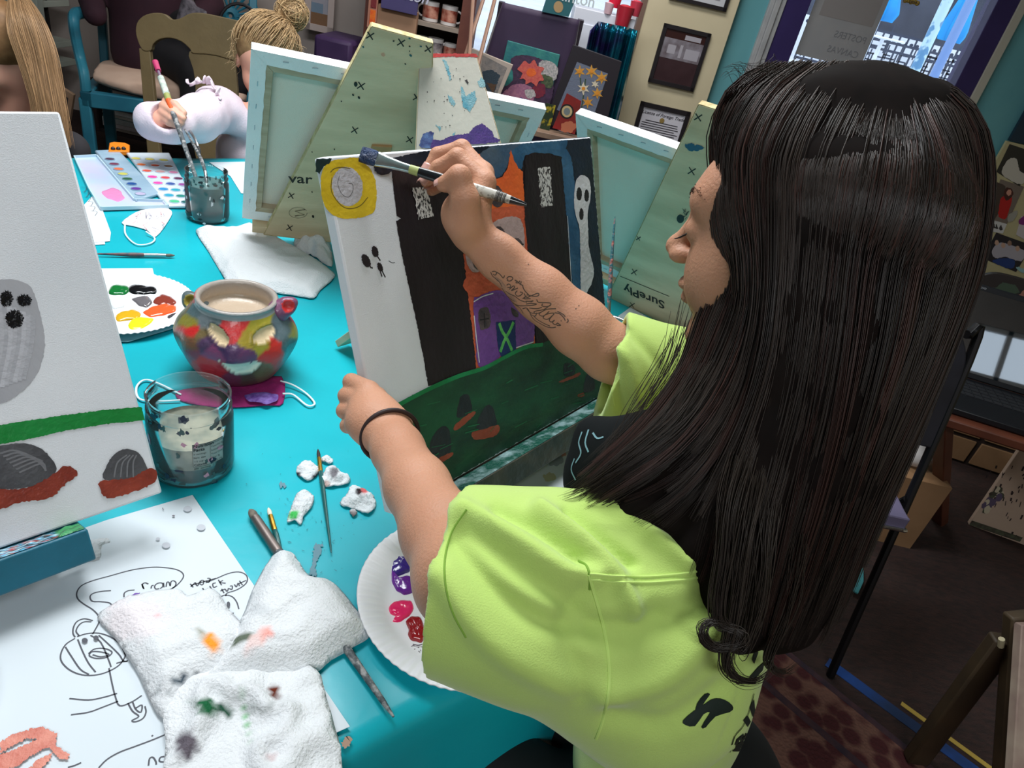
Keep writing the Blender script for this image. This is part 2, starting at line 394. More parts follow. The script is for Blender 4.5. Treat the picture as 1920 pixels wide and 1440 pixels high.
# ================================================================== table
TD = math.radians(45); TX = A(math.cos(TD), math.sin(TD), 0); TY = A(-TX[1], TX[0], 0)
def tp(t, w, z=T): return TX * t + TY * w + A(0, 0, z)
W0, W1, T0, T1 = .298, 1.985, -1.0, 1.31
tbl = thing('craft_table', tp((T0 + T1) / 2, (W0 + W1) / 2, 0), 'long craft table hidden under the teal plastic cover', 'table')
g = G(); g.box(tp(T0 + .02, W0 + .02, T - .036), TX * (T1 - T0 - .04), TY * (W1 - W0 - .04), A(0, 0, .03)); g.make('tabletop', mat('table_laminate', s(150, 140, 128), rough=.5), tbl, bevel=.004)
for t_, w_ in ((T0 + .15, W0 + .2), (T1 - .15, W0 + .2), (T0 + .15, W1 - .2), (T1 - .15, W1 - .2)):
    g = G(); g.tube([tp(t_, w_, 0), tp(t_, w_, T - .035)], .02); g.make('leg', mat('table_leg_steel', s(90, 90, 92), rough=.4, metal=.8), tbl)
# plastic table cover with a hanging skirt in soft folds
g = G(); nu, nv = 150, 105; dr = .26
us = np.concatenate([[-3, -2, -1.2, -.5], np.linspace(0, 1, nu - 8) * 100, [100.5, 101.2, 102, 103]]); vs = np.concatenate([[-3, -2.4, -1.8, -1.2, -.6, -.25], np.linspace(0, 1, nv - 12) * 100, [100.25, 100.6, 101.2, 101.8, 102.4, 103]])
P = np.zeros((len(us), len(vs), 3))
for i, u in enumerate(us):
    for j, v in enumerate(vs):
        uu = min(max(u, 0), 100) / 100; vv = min(max(v, 0), 100) / 100; t = T0 + (T1 - T0) * uu; w = W0 + (W1 - W0) * vv
        ex = max(-v, v - 100, 0); eu = max(-u, u - 100, 0); dz = 0
        z = T - .0012 + .0009 * fbm(t * 5, w * 5, 3)
        # flattened creases from unfolding
        z += .0011 * math.exp(-((t * .8 + w * .6 - .62) / .006) ** 2) + .0011 * math.exp(-((w - .2 * t - .62) / .006) ** 2) + .0010 * math.exp(-((t * .5 - w * .86 + .9) / .006) ** 2)
        for e, sg, dirv, q in ((ex, -1 if v < 0 else 1, TY, t), (eu, -1 if u < 0 else 1, TX, w)):
            if e > 0:
                k = min(e / 3, 1); fold = math.sin(q * 38 + 2 * math.sin(q * 9)) * .5 + math.sin(q * 17 + 1) * .5
                out = .006 * math.sin(min(1, k * 8) * PI / 2) + k * (.012 + .018 * (fold + 1) / 2)
                if dirv is TY: w += sg * out
                else: t += sg * out
                z -= dr * k
        if ex == 0 and v < 4: z -= .003 * (1 - max(v, 0) / 4) ** 2
        P[i, j] = tp(t, w, z)
g.grid(P); tc = g.make('tablecloth', M_cloth, label='teal plastic table cover draped over the craft table, dotted with paint', cat='tablecloth', auto=0)
# ================================================================== canvases
class Frame:                                  # local frame on a tilted board or canvas
    def __init__(f, O, ux, up): f.O = np.array(O, float); f.x = U(ux); f.y = U(up); f.n = np.cross(f.x, f.y)
    def __call__(f, u, v, w=0): return f.O + f.x * u + f.y * v + f.n * w
def stretched_canvas(name, fr, w, h, th, label, group=None, back_detail=True, cat='canvas'):
    """fr origin at the bottom left of the FRONT face, n toward the viewer of the front"""
    t = thing(name, fr(w / 2, 0, -th / 2), label, cat, group)
    g = G(); g.box(fr(0, 0, -th), fr.x * w, fr.y * h, fr.n * (th)); g.make('canvas_front', M_canvas, t, bevel=.0025)
    return t
def canvas_back(fr, w, h, th, label, group):
    """seen from the back: n points toward the viewer; bars, folded strips, staples"""
    t = thing('stretched_canvas', fr(w / 2, 0, 0), label, 'canvas', group)
    g = G(); g.box(fr(.002, .002, -th), fr.x * (w - .004), fr.y * (h - .004), fr.n * .003); g.make('canvas_sheet', M_canvas_back, t)
    b = .036
    q = [[(0, 0), (w, 0), (w - b, b), (b, b)], [(w, 0), (w, h), (w - b, h - b), (w - b, b)], [(w, h), (0, h), (b, h - b), (w - b, h - b)], [(0, h), (0, 0), (b, b), (b, h - b)]]
    for k in q:
        g = G(); g.prism([fr(u, v, -.0005) for u, v in k], fr.n * -(th - .002)); g.make('stretcher_bar', M_bar_wood, t, bevel=.001)
    g = G(); c = .024
    for k in ([(0, 0), (w, 0), (w - c, c), (c, c)], [(w, 0), (w, h), (w - c, h - c), (w - c, c)], [(w, h), (0, h), (c, h - c), (w - c, h - c)], [(0, h), (0, 0), (c, c), (c, h - c)]):
        kk = [fr(u, v, .0008) for u, v in jag([(a * 1000, d * 1000) for a, d in k], .5, 3, 12) / 1000]
        g.prism(kk, fr.n * -.0013)
    for (P, x, y) in ((fr(-.001, -.001, .0006), fr.x * .002, fr.y * (h + .002)), (fr(w - .001, -.001, .0006), fr.x * .002, fr.y * (h + .002)), (fr(-.001, -.001, .0006), fr.x * (w + .002), fr.y * .002), (fr(-.001, h - .001, .0006), fr.x * (w + .002), fr.y * .002)):
        g.box(P, x, y, fr.n * -(th + .0006))
    g.make('folded_edge', M_primed_edge, t)
    g = G(); k = 0
    for u in np.arange(.05, w - .03, .048):
        for v in (.012, h - .012): g.tube([fr(u, v, .0006), fr(u, v + .002, .002), fr(u + .009, v + .003, .002), fr(u + .009, v + .001, .0006)], .0005, 5)
    for v in np.arange(.05, h - .03, .048):
        for u in (.012, w - .012): g.tube([fr(u, v, .0006), fr(u, v, .002), fr(u, v + .009, .002), fr(u, v + .009, .0006)], .0005, 5)
    g.make('staples', M_staple, t, kind='stuff'); return t
def easel_board(fr, pts, th, label, mats, marks=None, legs=True, ledge=None, name='tabletop_easel', lean=.2, group=None):
    O = fr(*np.mean(pts, 0), 0); t = thing(name, A(O[0], O[1], T), label, 'easel', group)
    g = G(); g.prism([fr(u, v, 0) for u, v in pts], fr.n * -th); g.make('board', mats[0], t, bevel=.0012)
    if mats[1] is not mats[0]:
        g = G()
        n = len(pts)
        for i in range(n):
            a, b = A(*pts[i]), A(*pts[(i + 1) % n]); d = U(b - a); o = A(d[1], -d[0])
            g.prism([fr(*(a + o * .0004), -.0002), fr(*(b + o * .0004), -.0002), fr(*(b + o * .0004), -th + .0002), fr(*(a + o * .0004), -th + .0002)], fr.x * o[0] * .0008 + fr.y * o[1] * .0008)
        g.make('board_edge', mats[1], t, smooth=False)
    return t
# ---- main canvas: 20 x 16 inch, leaning on its easel
cx = U(A(.268, .411, 0)); cn = U(A(.76, -.505, .408)); cn = U(cn - cx * (cn @ cx)); cu = U(np.cross(cn, cx))
BLp = Z(737, 966, .8); FR = Frame(BLp, cx, cu)
mainc = stretched_canvas('painted_canvas', FR, .4925, .4055, .017, 'unfinished haunted house painting with black towers and yellow moon, propped on the nearest easel', cat='painting')
pn = Plane(FR(0, 0, 0), FR.n)
g = G(); mats_p = []
def PI_(m):
    if m not in mats_p: mats_p.append(m)
    return mats_p.index(m)
def zz(pts, ox, oy, k): return [(ox + a / k, oy + b / k) for a, b in pts]
def pp(px, m, j=.5, sm=True, sd=0): pn.poly(g, jag(cr(px, 5, True) if sm else px, j, sd, 3), PI_(m))
TRp = (1100.5, 246.5); 
inner = lambda u, v: tuple(pj(FR(u, v, 0)))
w_, h_ = .4925, .4055; e = .0022
pp(zz([(205, 100), (160, 130), (132, 200), (140, 320), (175, 400), (235, 440), (310, 448), (400, 433), (452, 400), (468, 320), (460, 220), (428, 150), (375, 92), (330, 82)], 560, 270, 3.2), P_yellow, .5)
pp(zz(ell(292, 255, 92, 118, -8), 560, 270, 3.2), P_moon, .5)
pp(zz([(105, 88), (196, 86), (190, 108), (150, 132), (125, 182), (102, 165)], 560, 270, 3.2), paint('paint_black_green', 20, 46, 46), .8, False)
pn.stroke(g, zz([(200, 200), (195, 270), (215, 320), (260, 372), (310, 388), (370, 370), (415, 320)], 560, 270, 3.2), .0009, PI_(paint('pencil_brown', 110, 96, 40)))
pn.stroke(g, zz([(190, 170), (215, 148), (260, 140), (310, 148)], 560, 270, 3.2), .0009, PI_(paint('pencil_brown', 110, 96, 40)))
pn.stroke(g, zz([(245, 190), (235, 240), (260, 300), (300, 318), (325, 280), (322, 240), (300, 236)], 560, 270, 3.2), .0006, PI_(P_darkgrey))
# night sky behind everything
pp([(733, 300), (735, 330), (742, 390), (744, 405), (752, 410), (743, 414), (752, 470), (765, 530), (780, 600), (792, 660), (803, 724), inner(.30, .10), inner(w_ - e, .06), inner(w_ - e, h_ - e), inner(.140, h_ - e)], P_dark_tower, .4, False)
pp([(705, 308), (735, 304), (732, 322), (712, 328), (702, 318)], P_navy, 1.2)
pp([(733, 297), (733, 300), (736, 318), (830, 300), (900, 300), inner(.28, h_ - e), inner(.14, h_ - e)], P_navy, .5, False)
pp([inner(.26, h_ - e), inner(.326, h_ - e), (957, 292), (950, 315), (941, 330), (928, 335), (908, 318), (898, 302), (893, 292)], P_blue, .5, False)
pp([inner(.322, h_ - e), inner(.43, h_ - e), (1066, 282), (1058, 296), (1030, 288), (1002, 286), (984, 292), (978, 318), (968, 314), (961, 296), (957, 284)], P_skyblue, .5, False)
pp([inner(.432, h_ - e), inner(w_ - e, h_ - e), inner(w_ - e, .09), (1090, 640), (1078, 560), (1066, 420), (1056, 300)], P_navy, .5, False)
pp([(1053, 292), (1066, 284), (1076, 330), (1086, 430), (1096, 520), (1094, 600), (1078, 612), (1072, 520), (1062, 400)], P_skyblue, .6)
pn.stroke(g, [(1064, 405), (1068, 470), (1073, 560), (1074, 600)], .0012, PI_(P_white))
# orange house
pp([(958, 281), (964, 300), (972, 316), (980, 322), (980, 350), (985, 400), (990, 480), (996, 560), (1004, 645), (893, 692), (886, 620), (876, 540), (869, 478), (880, 420), (890, 360), (912, 338), (930, 336), (942, 332), (952, 315)], P_rust, .5, False)
pp([(958, 281), (964, 300), (972, 316), (980, 322), (982, 355), (984, 384), (918, 392), (912, 360), (914, 340), (930, 336), (942, 332), (952, 315)], P_orange, .5, False)
pp([(899, 288), (903, 300), (908, 316), (902, 322), (895, 300)], P_orange, .4)
pp([(916, 396), (984, 386), (985, 404), (920, 414)], P_rust, .6)
pp([(924, 418), (976, 411), (984, 478), (983, 500), (940, 500), (926, 470)], P_pink, .6)
pp([(873, 478), (888, 484), (902, 505), (888, 510), (878, 500)], P_pink, .6)
pp([(876, 520), (992, 500), (996, 560), (944, 542), (886, 556)], P_rust, .6)
M_win = paint('paint_window_grey', 92, 78, 80, 62, 54, 58, rough=.4, sc=60)
for q in ((931, 368, 13, 21), (935, 437, 11, 13), (969, 460, 11, 14), (895, 491, 9, 14)):
    pp(ell(*q, rot=-10), M_win, .4)
pn.stroke(g, [(958, 462), (982, 458)], .0018, PI_(P_black)); pn.stroke(g, [(969, 448), (970, 474)], .0018, PI_(P_black))
pp([(888, 566), (897, 556), (940, 544), (992, 560), (1000, 640), (960, 652), (934, 672), (899, 688), (892, 640)], P_purple, .6)
pn.stroke(g, [(889, 592), (894, 640), (899, 680)], .0016, PI_(P_white)); pn.stroke(g, [(968, 652), (986, 646), (1001, 641)], .0016, PI_(P_white)); pn.stroke(g, [(888, 566), (905, 556), (925, 550)], .0014, PI_(P_white))
pp([(898, 582), (916, 578), (919, 608), (910, 617), (900, 616)], M_win, .6); pn.stroke(g, [(908, 586), (909, 614)], .002, PI_(P_black)); pn.stroke(g, [(900, 600), (917, 597)], .0018, PI_(P_black))
pp([(958, 576), (972, 586), (970, 594), (962, 590)], M_win, .5)
pp([(930, 604), (966, 600), (968, 655), (940, 672), (933, 650)], P_dkblue, .4, False)
pn.stroke(g, [(936, 606), (942, 622), (950, 634), (958, 652), (960, 658)], .0052, PI_(P_lime)); pn.stroke(g, [(963, 604), (956, 620), (946, 638), (938, 660)], .0052, PI_(P_lime))
# towers
pp([(985, 292), (1000, 286), (1014, 290), (1030, 292), (1048, 294), (1054, 306), (1060, 400), (1068, 500), (1076, 600), (1082, 646), (1006, 646), (998, 560), (990, 470), (983, 390)], P_dark_tower, .5, False)
pp([(773, 352), (800, 350), (813, 405), (785, 412)], P_scratch, .9, False)
pp([(1009, 315), (1031, 312), (1037, 385), (1014, 389)], P_scratch, .9, False)
# ghost at the right
gh = zz([(1660, 420), (1675, 360), (1710, 335), (1755, 360), (1772, 420), (1770, 500), (1755, 570), (1750, 640), (1755, 720), (1760, 850), (1785, 960), (1795, 1030), (1780, 1100), (1750, 1160), (1735, 1200), (1705, 1195), (1700, 1100), (1700, 950), (1697, 800), (1690, 700), (1665, 620), (1655, 530)], 640, 240, 3.79)
pp(gh, P_white, .3)
for q in ((1690, 468, 20, 47), (1743, 480, 17, 44), (1706, 612, 16, 42)): pp(zz(ell(*q, n=16), 640, 240, 3.79), P_black, .3)
# unfinished ghost marks
for q in ((404, 700, 24, 42, -25), (458, 645, 20, 34, -15), (488, 738, 16, 28, -20)): pp(zz(ell(*q, n=16), 560, 270, 3.2), P_black, .5)
for a in ([(425, 725), (435, 745)], [(470, 670), (490, 700)], [(500, 760), (520, 800)], [(490, 765), (500, 795)], [(440, 738), (442, 748)]): pn.stroke(g, zz(a, 560, 270, 3.2), .0016, PI_(P_black))
pn.stroke(g, zz([(540, 700), (560, 712), (578, 710)], 560, 270, 3.2), .0007, PI_(P_darkgrey))
# hill
hill = [(742, 760), (760, 748), (801, 728), (830, 715), (858, 703), (885, 693), (908, 687), (930, 676), (950, 664), (968, 654), (986, 648), (1018, 643), (1060, 628), inner(w_ - e, .085), inner(w_ - e, e), inner(e, e), inner(e, .115), (720, 772)]
pp(hill, P_green, .6, False)
pn.stroke(g, [(715, 776), (742, 762), (801, 731), (858, 706), (908, 690), (950, 668), (986, 651), (1018, 646)], .0055, PI_(P_green2))
st = [([(700, 430), (705, 330), (730, 262), (780, 250), (805, 300), (808, 385)], [(670, 515), (700, 468), (820, 385), (832, 412), (700, 525)]),
      ([(850, 520), (870, 420), (930, 335), (975, 350), (1000, 420), (1002, 495), (900, 522)], [(815, 545), (900, 522), (1015, 490), (1025, 540), (980, 580), (850, 602), (818, 585)]),
      ([(475, 765), (490, 620), (560, 510), (615, 500), (642, 560), (640, 705), (500, 775)], [(455, 800), (650, 705), (642, 745), (490, 818)]),
      ([(1535, 100), (1540, 5), (1610, 20), (1612, 85)], [(1500, 145), (1650, 80), (1645, 105), (1530, 152)]),
      ([(1690, 230), (1700, 120), (1730, 85), (1765, 120), (1775, 205)], [(1642, 250), (1690, 235), (1688, 262), (1648, 266)])]
for a, b in st:
    pp(zz(a, 690, 680, 4.174), P_stone, .5); pp(zz(b, 690, 680, 4.174), P_brown, .5)
RR = random.Random(5)
for k in range(26):
    x = RR.uniform(760, 1090); y = 770 + RR.uniform(0, 120) - (x - 760) * .28; pn.stroke(g, [(x, y), (x + RR.uniform(8, 26), y - RR.uniform(4, 12))], RR.uniform(.0007, .0016), PI_(paint('paint_green_streak', 40, 108, 70)))
g.make('painted_surface', mats_p, mainc, smooth=False)
g = G(); g.box(FR(.142, h_ - .0002, -.015), FR.x * .345, FR.y * .0006, FR.n * .0135); g.make('painted_top_edge', paint('paint_navy_edge', 120, 130, 142, 60, 74, 92, sc=120), mainc, smooth=False)
# ---- easel under it: ledge, board, rear leg
LG = Frame(FR(0, 0, 0), FR.x, FR.y)
def main_easel(label, fr, x0, x1, mtop, mfront, bx0, bx1, h, up_z=T):
    c = fr((x0 + x1) / 2, 0, 0); t = thing('tabletop_easel', A(c[0], c[1], T), label, 'easel', 'wooden tabletop easels')
    g = G(); g.box(fr(x0, -.0015, -.02), fr.x * (x1 - x0), fr.n * .052, fr.y * -.034, 0)
    g.make('ledge', mfront, t, bevel=.0015)
    return t
me_ = main_easel('tabletop easel with a paint-caked green and black ledge holding the haunted house painting', FR, .085, .51, None, mat('ledge_black_green', s(58, 62, 56), s(96, 88, 74), scale=18, rough=.5, bump=2, bscale=60, lo=.4, hi=.7), 0, 0, 0)
g = G(); n1 = 120; n2 = 14; P = np.zeros((n1, n2, 3))
for i in range(n1):
    for j in range(n2):
        u = .087 + (.421) * i / (n1 - 1); w = .0015 + .0295 * j / (n2 - 1)
        P[i, j] = FR(u, -.0008 + .0022 * max(0, fbm(u * 60, w * 60, 5) + .2) * (1 if 0 < j < n2 - 1 and 0 < i < n1 - 1 else 0), w)
g.grid(P); g.make('dried_paint', mat('ledge_paint_crust', s(30, 92, 78), s(150, 182, 184), scale=40, rough=.35, bump=2, bscale=200, lo=.45, hi=.62, stretch=(1, 1, 1)), me_, auto=0)
g = G(); g.prism([FR(.09, -.06, -.019), FR(.44, -.06, -.019), FR(.34, .37, -.019), FR(.16, .37, -.019)], FR.n * -.012); g.make('board', M_ply, me_, bevel=.001)
p1 = FR(.25, .28, -.035); g = G(); g.bar(p1, A(p1[0] - .22, p1[1] + .15, T + .01), .03, .012); g.make('rear_leg', M_ply, me_, bevel=.001)
# ---- the left canvas with a ghost face
lb = Z(305, 924, .80); lt = solve_up(lb, (112, 209), .406, False); lup = U(lt - lb); lx = U(A(lup[1], -lup[0], 0)); 
if lx @ RIGHT < 0: lx = -lx
FL = Frame(lb - lx * .508, lx, lup); FL.O = lb - lx * .508
leftc = stretched_canvas('painted_canvas', FL, .508, .406, .017, 'half-painted canvas with a grey ghost over a green band and tombstones, at the left edge', cat='painting')
pn = Plane(FL(0, 0, 0), FL.n); g = G(); mats_p = []; inner2 = lambda u, v: tuple(pj(FL(u, v, 0)))
pp([(-60, 540), (0, 524), (40, 528), (62, 545), (78, 600), (84, 650), (70, 700), (40, 735), (0, 757), (-60, 760)], P_greyghost, .5)
for k in range(9): pn.stroke(g, [(-10 + 9 * k, 560 + 4 * k), (-4 + 8 * k, 640), (-20 + 8 * k, 735 - 3 * k)], .004, PI_(paint('paint_grey_streak%d' % (k % 3), 186 - 8 * (k % 3), 186 - 8 * (k % 3), 192 - 8 * (k % 3), rough=.5)))
for q in ((12, 560, 12, 15, 10), (45, 563, 14, 11, 0), (27, 598, 17, 17, 0)): pp(ell(*q), mat('thick_black_paint', s(18, 18, 22), rough=.2, bump=2, bscale=90), 1.3)
def lv(x, y): return float((PL(x, y, FL.O, FL.n) - FL.O) @ FL.y)
pn.poly(g, [inner2(.003, lv(-60, 802)), (-58, 802), (-58, 842), inner2(.003, lv(-60, 842))], PI_(P_bigreen)); pp([inner2(.05, .02 + .0), inner2(.16, .015), inner2(.19, .03), inner2(.17, .045), inner2(.06, .05)], P_redbrown, 1.5); pp([inner2(.07, .045), inner2(.08, .09), inner2(.12, .115), inner2(.16, .09), inner2(.17, .045)], P_darkgrey, .6)
pp([(-60, 802), (0, 797), (60, 787), (130, 777), (200, 768), (265, 763), (272, 788), (200, 795), (130, 806), (60, 822), (0, 833), (-60, 842)], P_bigreen, .5, False)
pp([(-50, 850), (0, 836), (40, 831), (75, 840), (98, 862), (105, 885), (60, 912), (0, 918), (-50, 915)], P_darkgrey, .6)
for k in range(7): pn.stroke(g, [(0 + 6 * k, 850 + 6 * k), (30 + 8 * k, 845 + 4 * k), (80 + k, 865 + 3 * k)], .0018, PI_(paint('paint_light_streak', 112, 112, 116)))
pp([(-50, 925), (0, 918), (50, 915), (90, 895), (118, 875), (138, 878), (144, 892), (120, 910), (98, 932), (70, 938), (30, 944), (0, 955), (-50, 962)], P_redbrown, 1.0)
pp([(197, 900), (203, 868), (222, 846), (242, 842), (262, 852), (276, 878), (278, 900)], P_darkgrey, .5)
pp([(186, 905), (200, 900), (240, 898), (275, 880), (292, 882), (293, 900), (270, 916), (240, 926), (205, 934), (190, 925)], P_redbrown, 1.0)
for k in range(4): pn.stroke(g, [(214 + 12 * k, 895), (220 + 10 * k, 868), (238 + 6 * k, 853)], .0015, PI_(paint('paint_light_streak', 112, 112, 116)))
g.make('painted_surface', mats_p, leftc, smooth=False)
le = thing('tabletop_easel', A(*(FL(.25, 0)[:2]), T), 'tabletop easel with a teal ledge smeared with paint, holding the ghost canvas at the left', 'easel', 'wooden tabletop easels')
g = G(); g.box(FL(-.1, -.0015, -.02), FL.x * (.1 + .508 - .083), FL.n * .05, FL.y * -.034); g.make('ledge', mat('ledge_teal', s(30, 104, 128), s(24, 92, 112), scale=9, rough=.45, bump=.6, bscale=80), le, bevel=.002)
g = G(); P = np.zeros((130, 14, 3))
for i in range(130):
    for j in range(14):
        u = -.09 + .513 * i / 129; w = .0015 + .026 * j / 13; P[i, j] = FL(u, -.0008 + .003 * max(0, fbm(u * 70, w * 70, 9) + .15) * (1 if 0 < j < 13 and 0 < i < 129 else 0), w)
g.grid(P); o = g.make('dried_paint', vcol_mat('ledge_crust_left', rough=.3, bump=1.5, bscale=160), le, auto=0)
pal = [s(40, 44, 50), s(196, 222, 228), s(90, 176, 214), s(30, 40, 44), s(196, 70, 70), s(150, 190, 210), s(40, 44, 50), s(60, 150, 90)]
cols = []
for i in range(130):
    for j in range(14):
        q = fbm(i * .3, j * .5, 2) * 5 + i / 9; c = pal[int(abs(q * 1.7)) % 7] if i < 124 else pal[7 if (i + j) % 7 else 3]; cols.append(c)
set_vcol(o, cols)
g = G(); g.prism([FL(.06, -.03, -.019), FL(.40, -.03, -.019), FL(.34, .37, -.019), FL(.16, .37, -.019)], FL.n * -.012); g.make('board', M_ply, le, bevel=.001)
# ---- far canvases seen from behind, and their plywood boards
def xmark(pn, g, x, y, r, mi, rot=0):
    for a in (45 + rot, 135 + rot):
        c, d = math.cos(math.radians(a)), math.sin(math.radians(a)); pn.stroke(g, [(x - c * r, y - d * r), (x + c * r, y + d * r)], .0022, mi)
def far_frame(pb, pt, L=.406):
    Pb = Z(*pb, .80); Pt = solve_up(Pb, pt, L, True); up = U(Pt - Pb); x = U(A(-up[1], up[0], 0))
    if x @ RIGHT < 0: x = -x
    return Frame(Pb, x, up)
F1 = far_frame((455, 408), (447, 88)); _tl = F1(0, .406, 0); _tr = PL(1005, 203, F1.O, F1.n); _x = U(_tr - _tl); F1 = Frame(F1.O, _x, U(np.cross(F1.n, _x))); W1c = float(np.linalg.norm(_tr - _tl)); canvas_back(F1, W1c, .406, .018, 'blank-backed canvas leaning on the tall X-marked plywood easel at the far left of the table', 'canvases seen from behind')
B1 = Frame(F1(0, 0, .004), F1.x, F1.y); pb = Plane(B1(0, 0, .012), B1.n)
def uv(fr, q): d = np.array(q) - fr.O; return (d @ fr.x, d @ fr.y)
bp = [uv(F1, p) for p in pb.at([(495, 440), (697, 50), (811, 82)])]; wtop = bp[2][0] - bp[1][0]
v0 = bp[0][1]; cxm = (bp[1][0] + bp[2][0]) / 2; half = cxm - bp[0][0]
pts = [(bp[0][0], v0), (cxm + half, v0), (bp[2][0], bp[2][1]), (bp[1][0], bp[1][1])]
E1 = Frame(F1(0, 0, .016), F1.x, F1.y)
e1 = easel_board(E1, pts, .011, 'tall tapered plywood tabletop easel covered in pen X marks, left of the white one', [M_ply, M_ply_edge], group='wooden tabletop easels')
g = G(); pn = Plane(E1(0, 0, 0), E1.n); mk = [M_ink, paint('dot_teal', 40, 92, 100), paint('dot_peach', 210, 160, 130)]
for x, y, r in ((694, 67, 9), (752, 80, 9), (803, 92, 8), (677, 161, 9), (665, 244, 8), (768, 262, 8), (781, 183, 8), (546, 367, 7), (543, 427, 7)): xmark(pn, g, x, y, r, 0, 12)
for x, y, r, m_ in ((681, 88, 2.2, 1), (768, 72, 2.5, 1), (768, 87, 2, 0), (789, 87, 2.3, 1), (770, 104, 3, 1), (768, 96, 1.4, 0), (667, 158, 5, 0), (673, 183, 3, 0), (662, 178, 2.4, 0), (718, 103, 4, 2), (738, 77, 2, 0), (760, 120, 1.8, 0), (640, 190, 1.6, 0), (627, 280, 1.6, 0), (585, 285, 1.4, 0), (585, 360, 1.6, 0), (587, 406, 3, 0)):
    pn.poly(g, ell(x, y, r, r * .7, RR.uniform(0, 90), 9), m_)
a = PL(541, 342, E1(0, 0, .0006), E1.n); b = PL(575, 344, E1(0, 0, .0006), E1.n); up_a = PL(543, 322, E1(0, 0, .0006), E1.n)
text_geo(g, 'var', .036, a, b - a, up_a - a, 0, bold=.012)
a = PL(553, 395, E1(0, 0, .0006), E1.n); b = PL(556, 408, E1(0, 0, .0006), E1.n); c = PL(573, 393, E1(0, 0, .0006), E1.n)
pn.stroke(g, [(553, 405), (571, 403), (553, 396), (572, 393)], .002, 0, n=1); pn.stroke(g, ell(559, 399, 17, 10, 0, 16).tolist(), .0007, 0)
g.make('pen_marks', mk, e1, smooth=False)
g = G(); a = PL(697, 270, E1(0, 0, 0), E1.n); b = PL(735, 272, E1(0, 0, 0), E1.n); g.box(a, b - a, E1.y * -.018, E1.n * .006); g.make('wooden_stop', mat('stop_wood', s(186, 150, 104), s(160, 120, 80), scale=12), e1, bevel=.001)
p1 = E1((bp[1][0] + bp[2][0]) / 2, .40, -.03); g = G(); g.bar(p1, A(p1[0] - .14, p1[1] + .2, T + .008), .03, .012); g.make('rear_leg', M_ply, e1, bevel=.001)
g = G(); g.box(F1(.02, -.006, -.03), F1.x * .45, F1.n * .045, F1.y * -.02); g.make('ledge', M_ply, e1, bevel=.001)
F3 = far_frame((1100, 494), (1080, 213)); canvas_back(F3, .508, .406, .018, 'blank-backed canvas beside the plywood easel with stencilled letters, right of the haunted house painting', 'canvases seen from behind')
E3 = Frame(F3(0, 0, .016), F3.x, F3.y); pn = Plane(E3(0, 0, 0), E3.n)
bp = [uv(F3, p) for p in pn.at([(1137, 562), (1310, 196), (1375, 214), (1262, 625)])]
w3 = .11; v0 = bp[0][1]; tl = bp[1]; half = (tl[0] + w3 / 2) - bp[0][0]
pts = [(bp[0][0], v0), (tl[0] + w3 / 2 + half, v0), (tl[0] + w3, tl[1]), (tl[0], tl[1])]
e3 = easel_board(E3, pts, .011, 'plywood tabletop easel with X marks and stencilled letters, behind the painting woman\'s face', [M_ply, M_ply_edge], group='wooden tabletop easels')
g = G()
for x, y, r in ((1309, 220, 9), (1297, 321, 9), (1189, 510, 7), (1185, 572, 6), (1197, 447, 5)): xmark(pn, g, x, y, r, 0, 12)
pn.stroke(g, [(1163, 518), (1255, 556)], .0018, 0)
pn.poly(g, jag(zz([(715, 262), (750, 252), (800, 262), (838, 280), (800, 298), (750, 300), (722, 280)], 1060, 190, 3.2), .8, 3), 1); pn.poly(g, zz(ell(690, 705, 22, 26), 1060, 190, 3.2), 0)
for k in range(14): x = RR.uniform(1270, 1290); y = RR.uniform(396, 420); pn.stroke(g, [(x, y), (x + RR.uniform(-8, 8), y - RR.uniform(3, 9))], .0008, 0)
a = PL(1246, 566, E3(0, 0, .0006), E3.n); b = PL(1160, 530, E3(0, 0, .0006), E3.n); c = PL(1240, 590, E3(0, 0, .0006), E3.n)
text_geo(g, 'SurePly', .036, a, b - a, c - a, 0, bold=.02)
g.make('pen_marks', [M_ink, paint('smear_blue', 50, 92, 120)], e3, smooth=False)
g = G(); g.box(F3(.01, -.006, -.03), F3.x * .47, F3.n * .044, F3.y * -.02); g.make('ledge', M_ply, e3, bevel=.001)
p1 = E3(.25, .35, -.03); g = G(); q = p1 - U(A(E3.n[0], E3.n[1], 0)) * .2; g.bar(p1, A(q[0], q[1], T + .008), .03, .012); g.make('rear_leg', M_ply, e3, bevel=.001)
# middle: white painted easel and the canvas behind it
_n = U(A(.18, -.86, .36)); _x = U(A(-_n[1], _n[0], 0)); _x = _x if _x @ RIGHT > 0 else -_x
E2 = Frame(D(838, 103, 1.2), _x, np.cross(U(np.cross(_x, A(0, 0, 1))), _x)); E2 = Frame(E2.O, _x, U(np.cross(_n, _x)))
pn = Plane(E2(0, 0, 0), E2.n)
bp = [uv(E2, p) for p in pn.at([(787, 103), (893, 106), (780, 285), (943, 285)])]
def ext(a, b, v): k = (v - a[1]) / (b[1] - a[1]); return (a[0] + (b[0] - a[0]) * k, v)
vb = (T + .004 - E2.O[2]) / E2.y[2]; pts = [ext(bp[0], bp[2], vb), ext(bp[1], bp[3], vb), bp[1], bp[0]]
M_wp = mat('white_painted_wood', s(200, 196, 184), s(186, 182, 170), scale=7, rough=.6, bump=.3, bscale=80)
e2 = easel_board(E2, pts, .014, 'white-painted tabletop easel with a red top edge and blue and purple smears', [M_wp, mat('pale_wood_edge', s(226, 204, 168), rough=.6)], group='wooden tabletop easels')
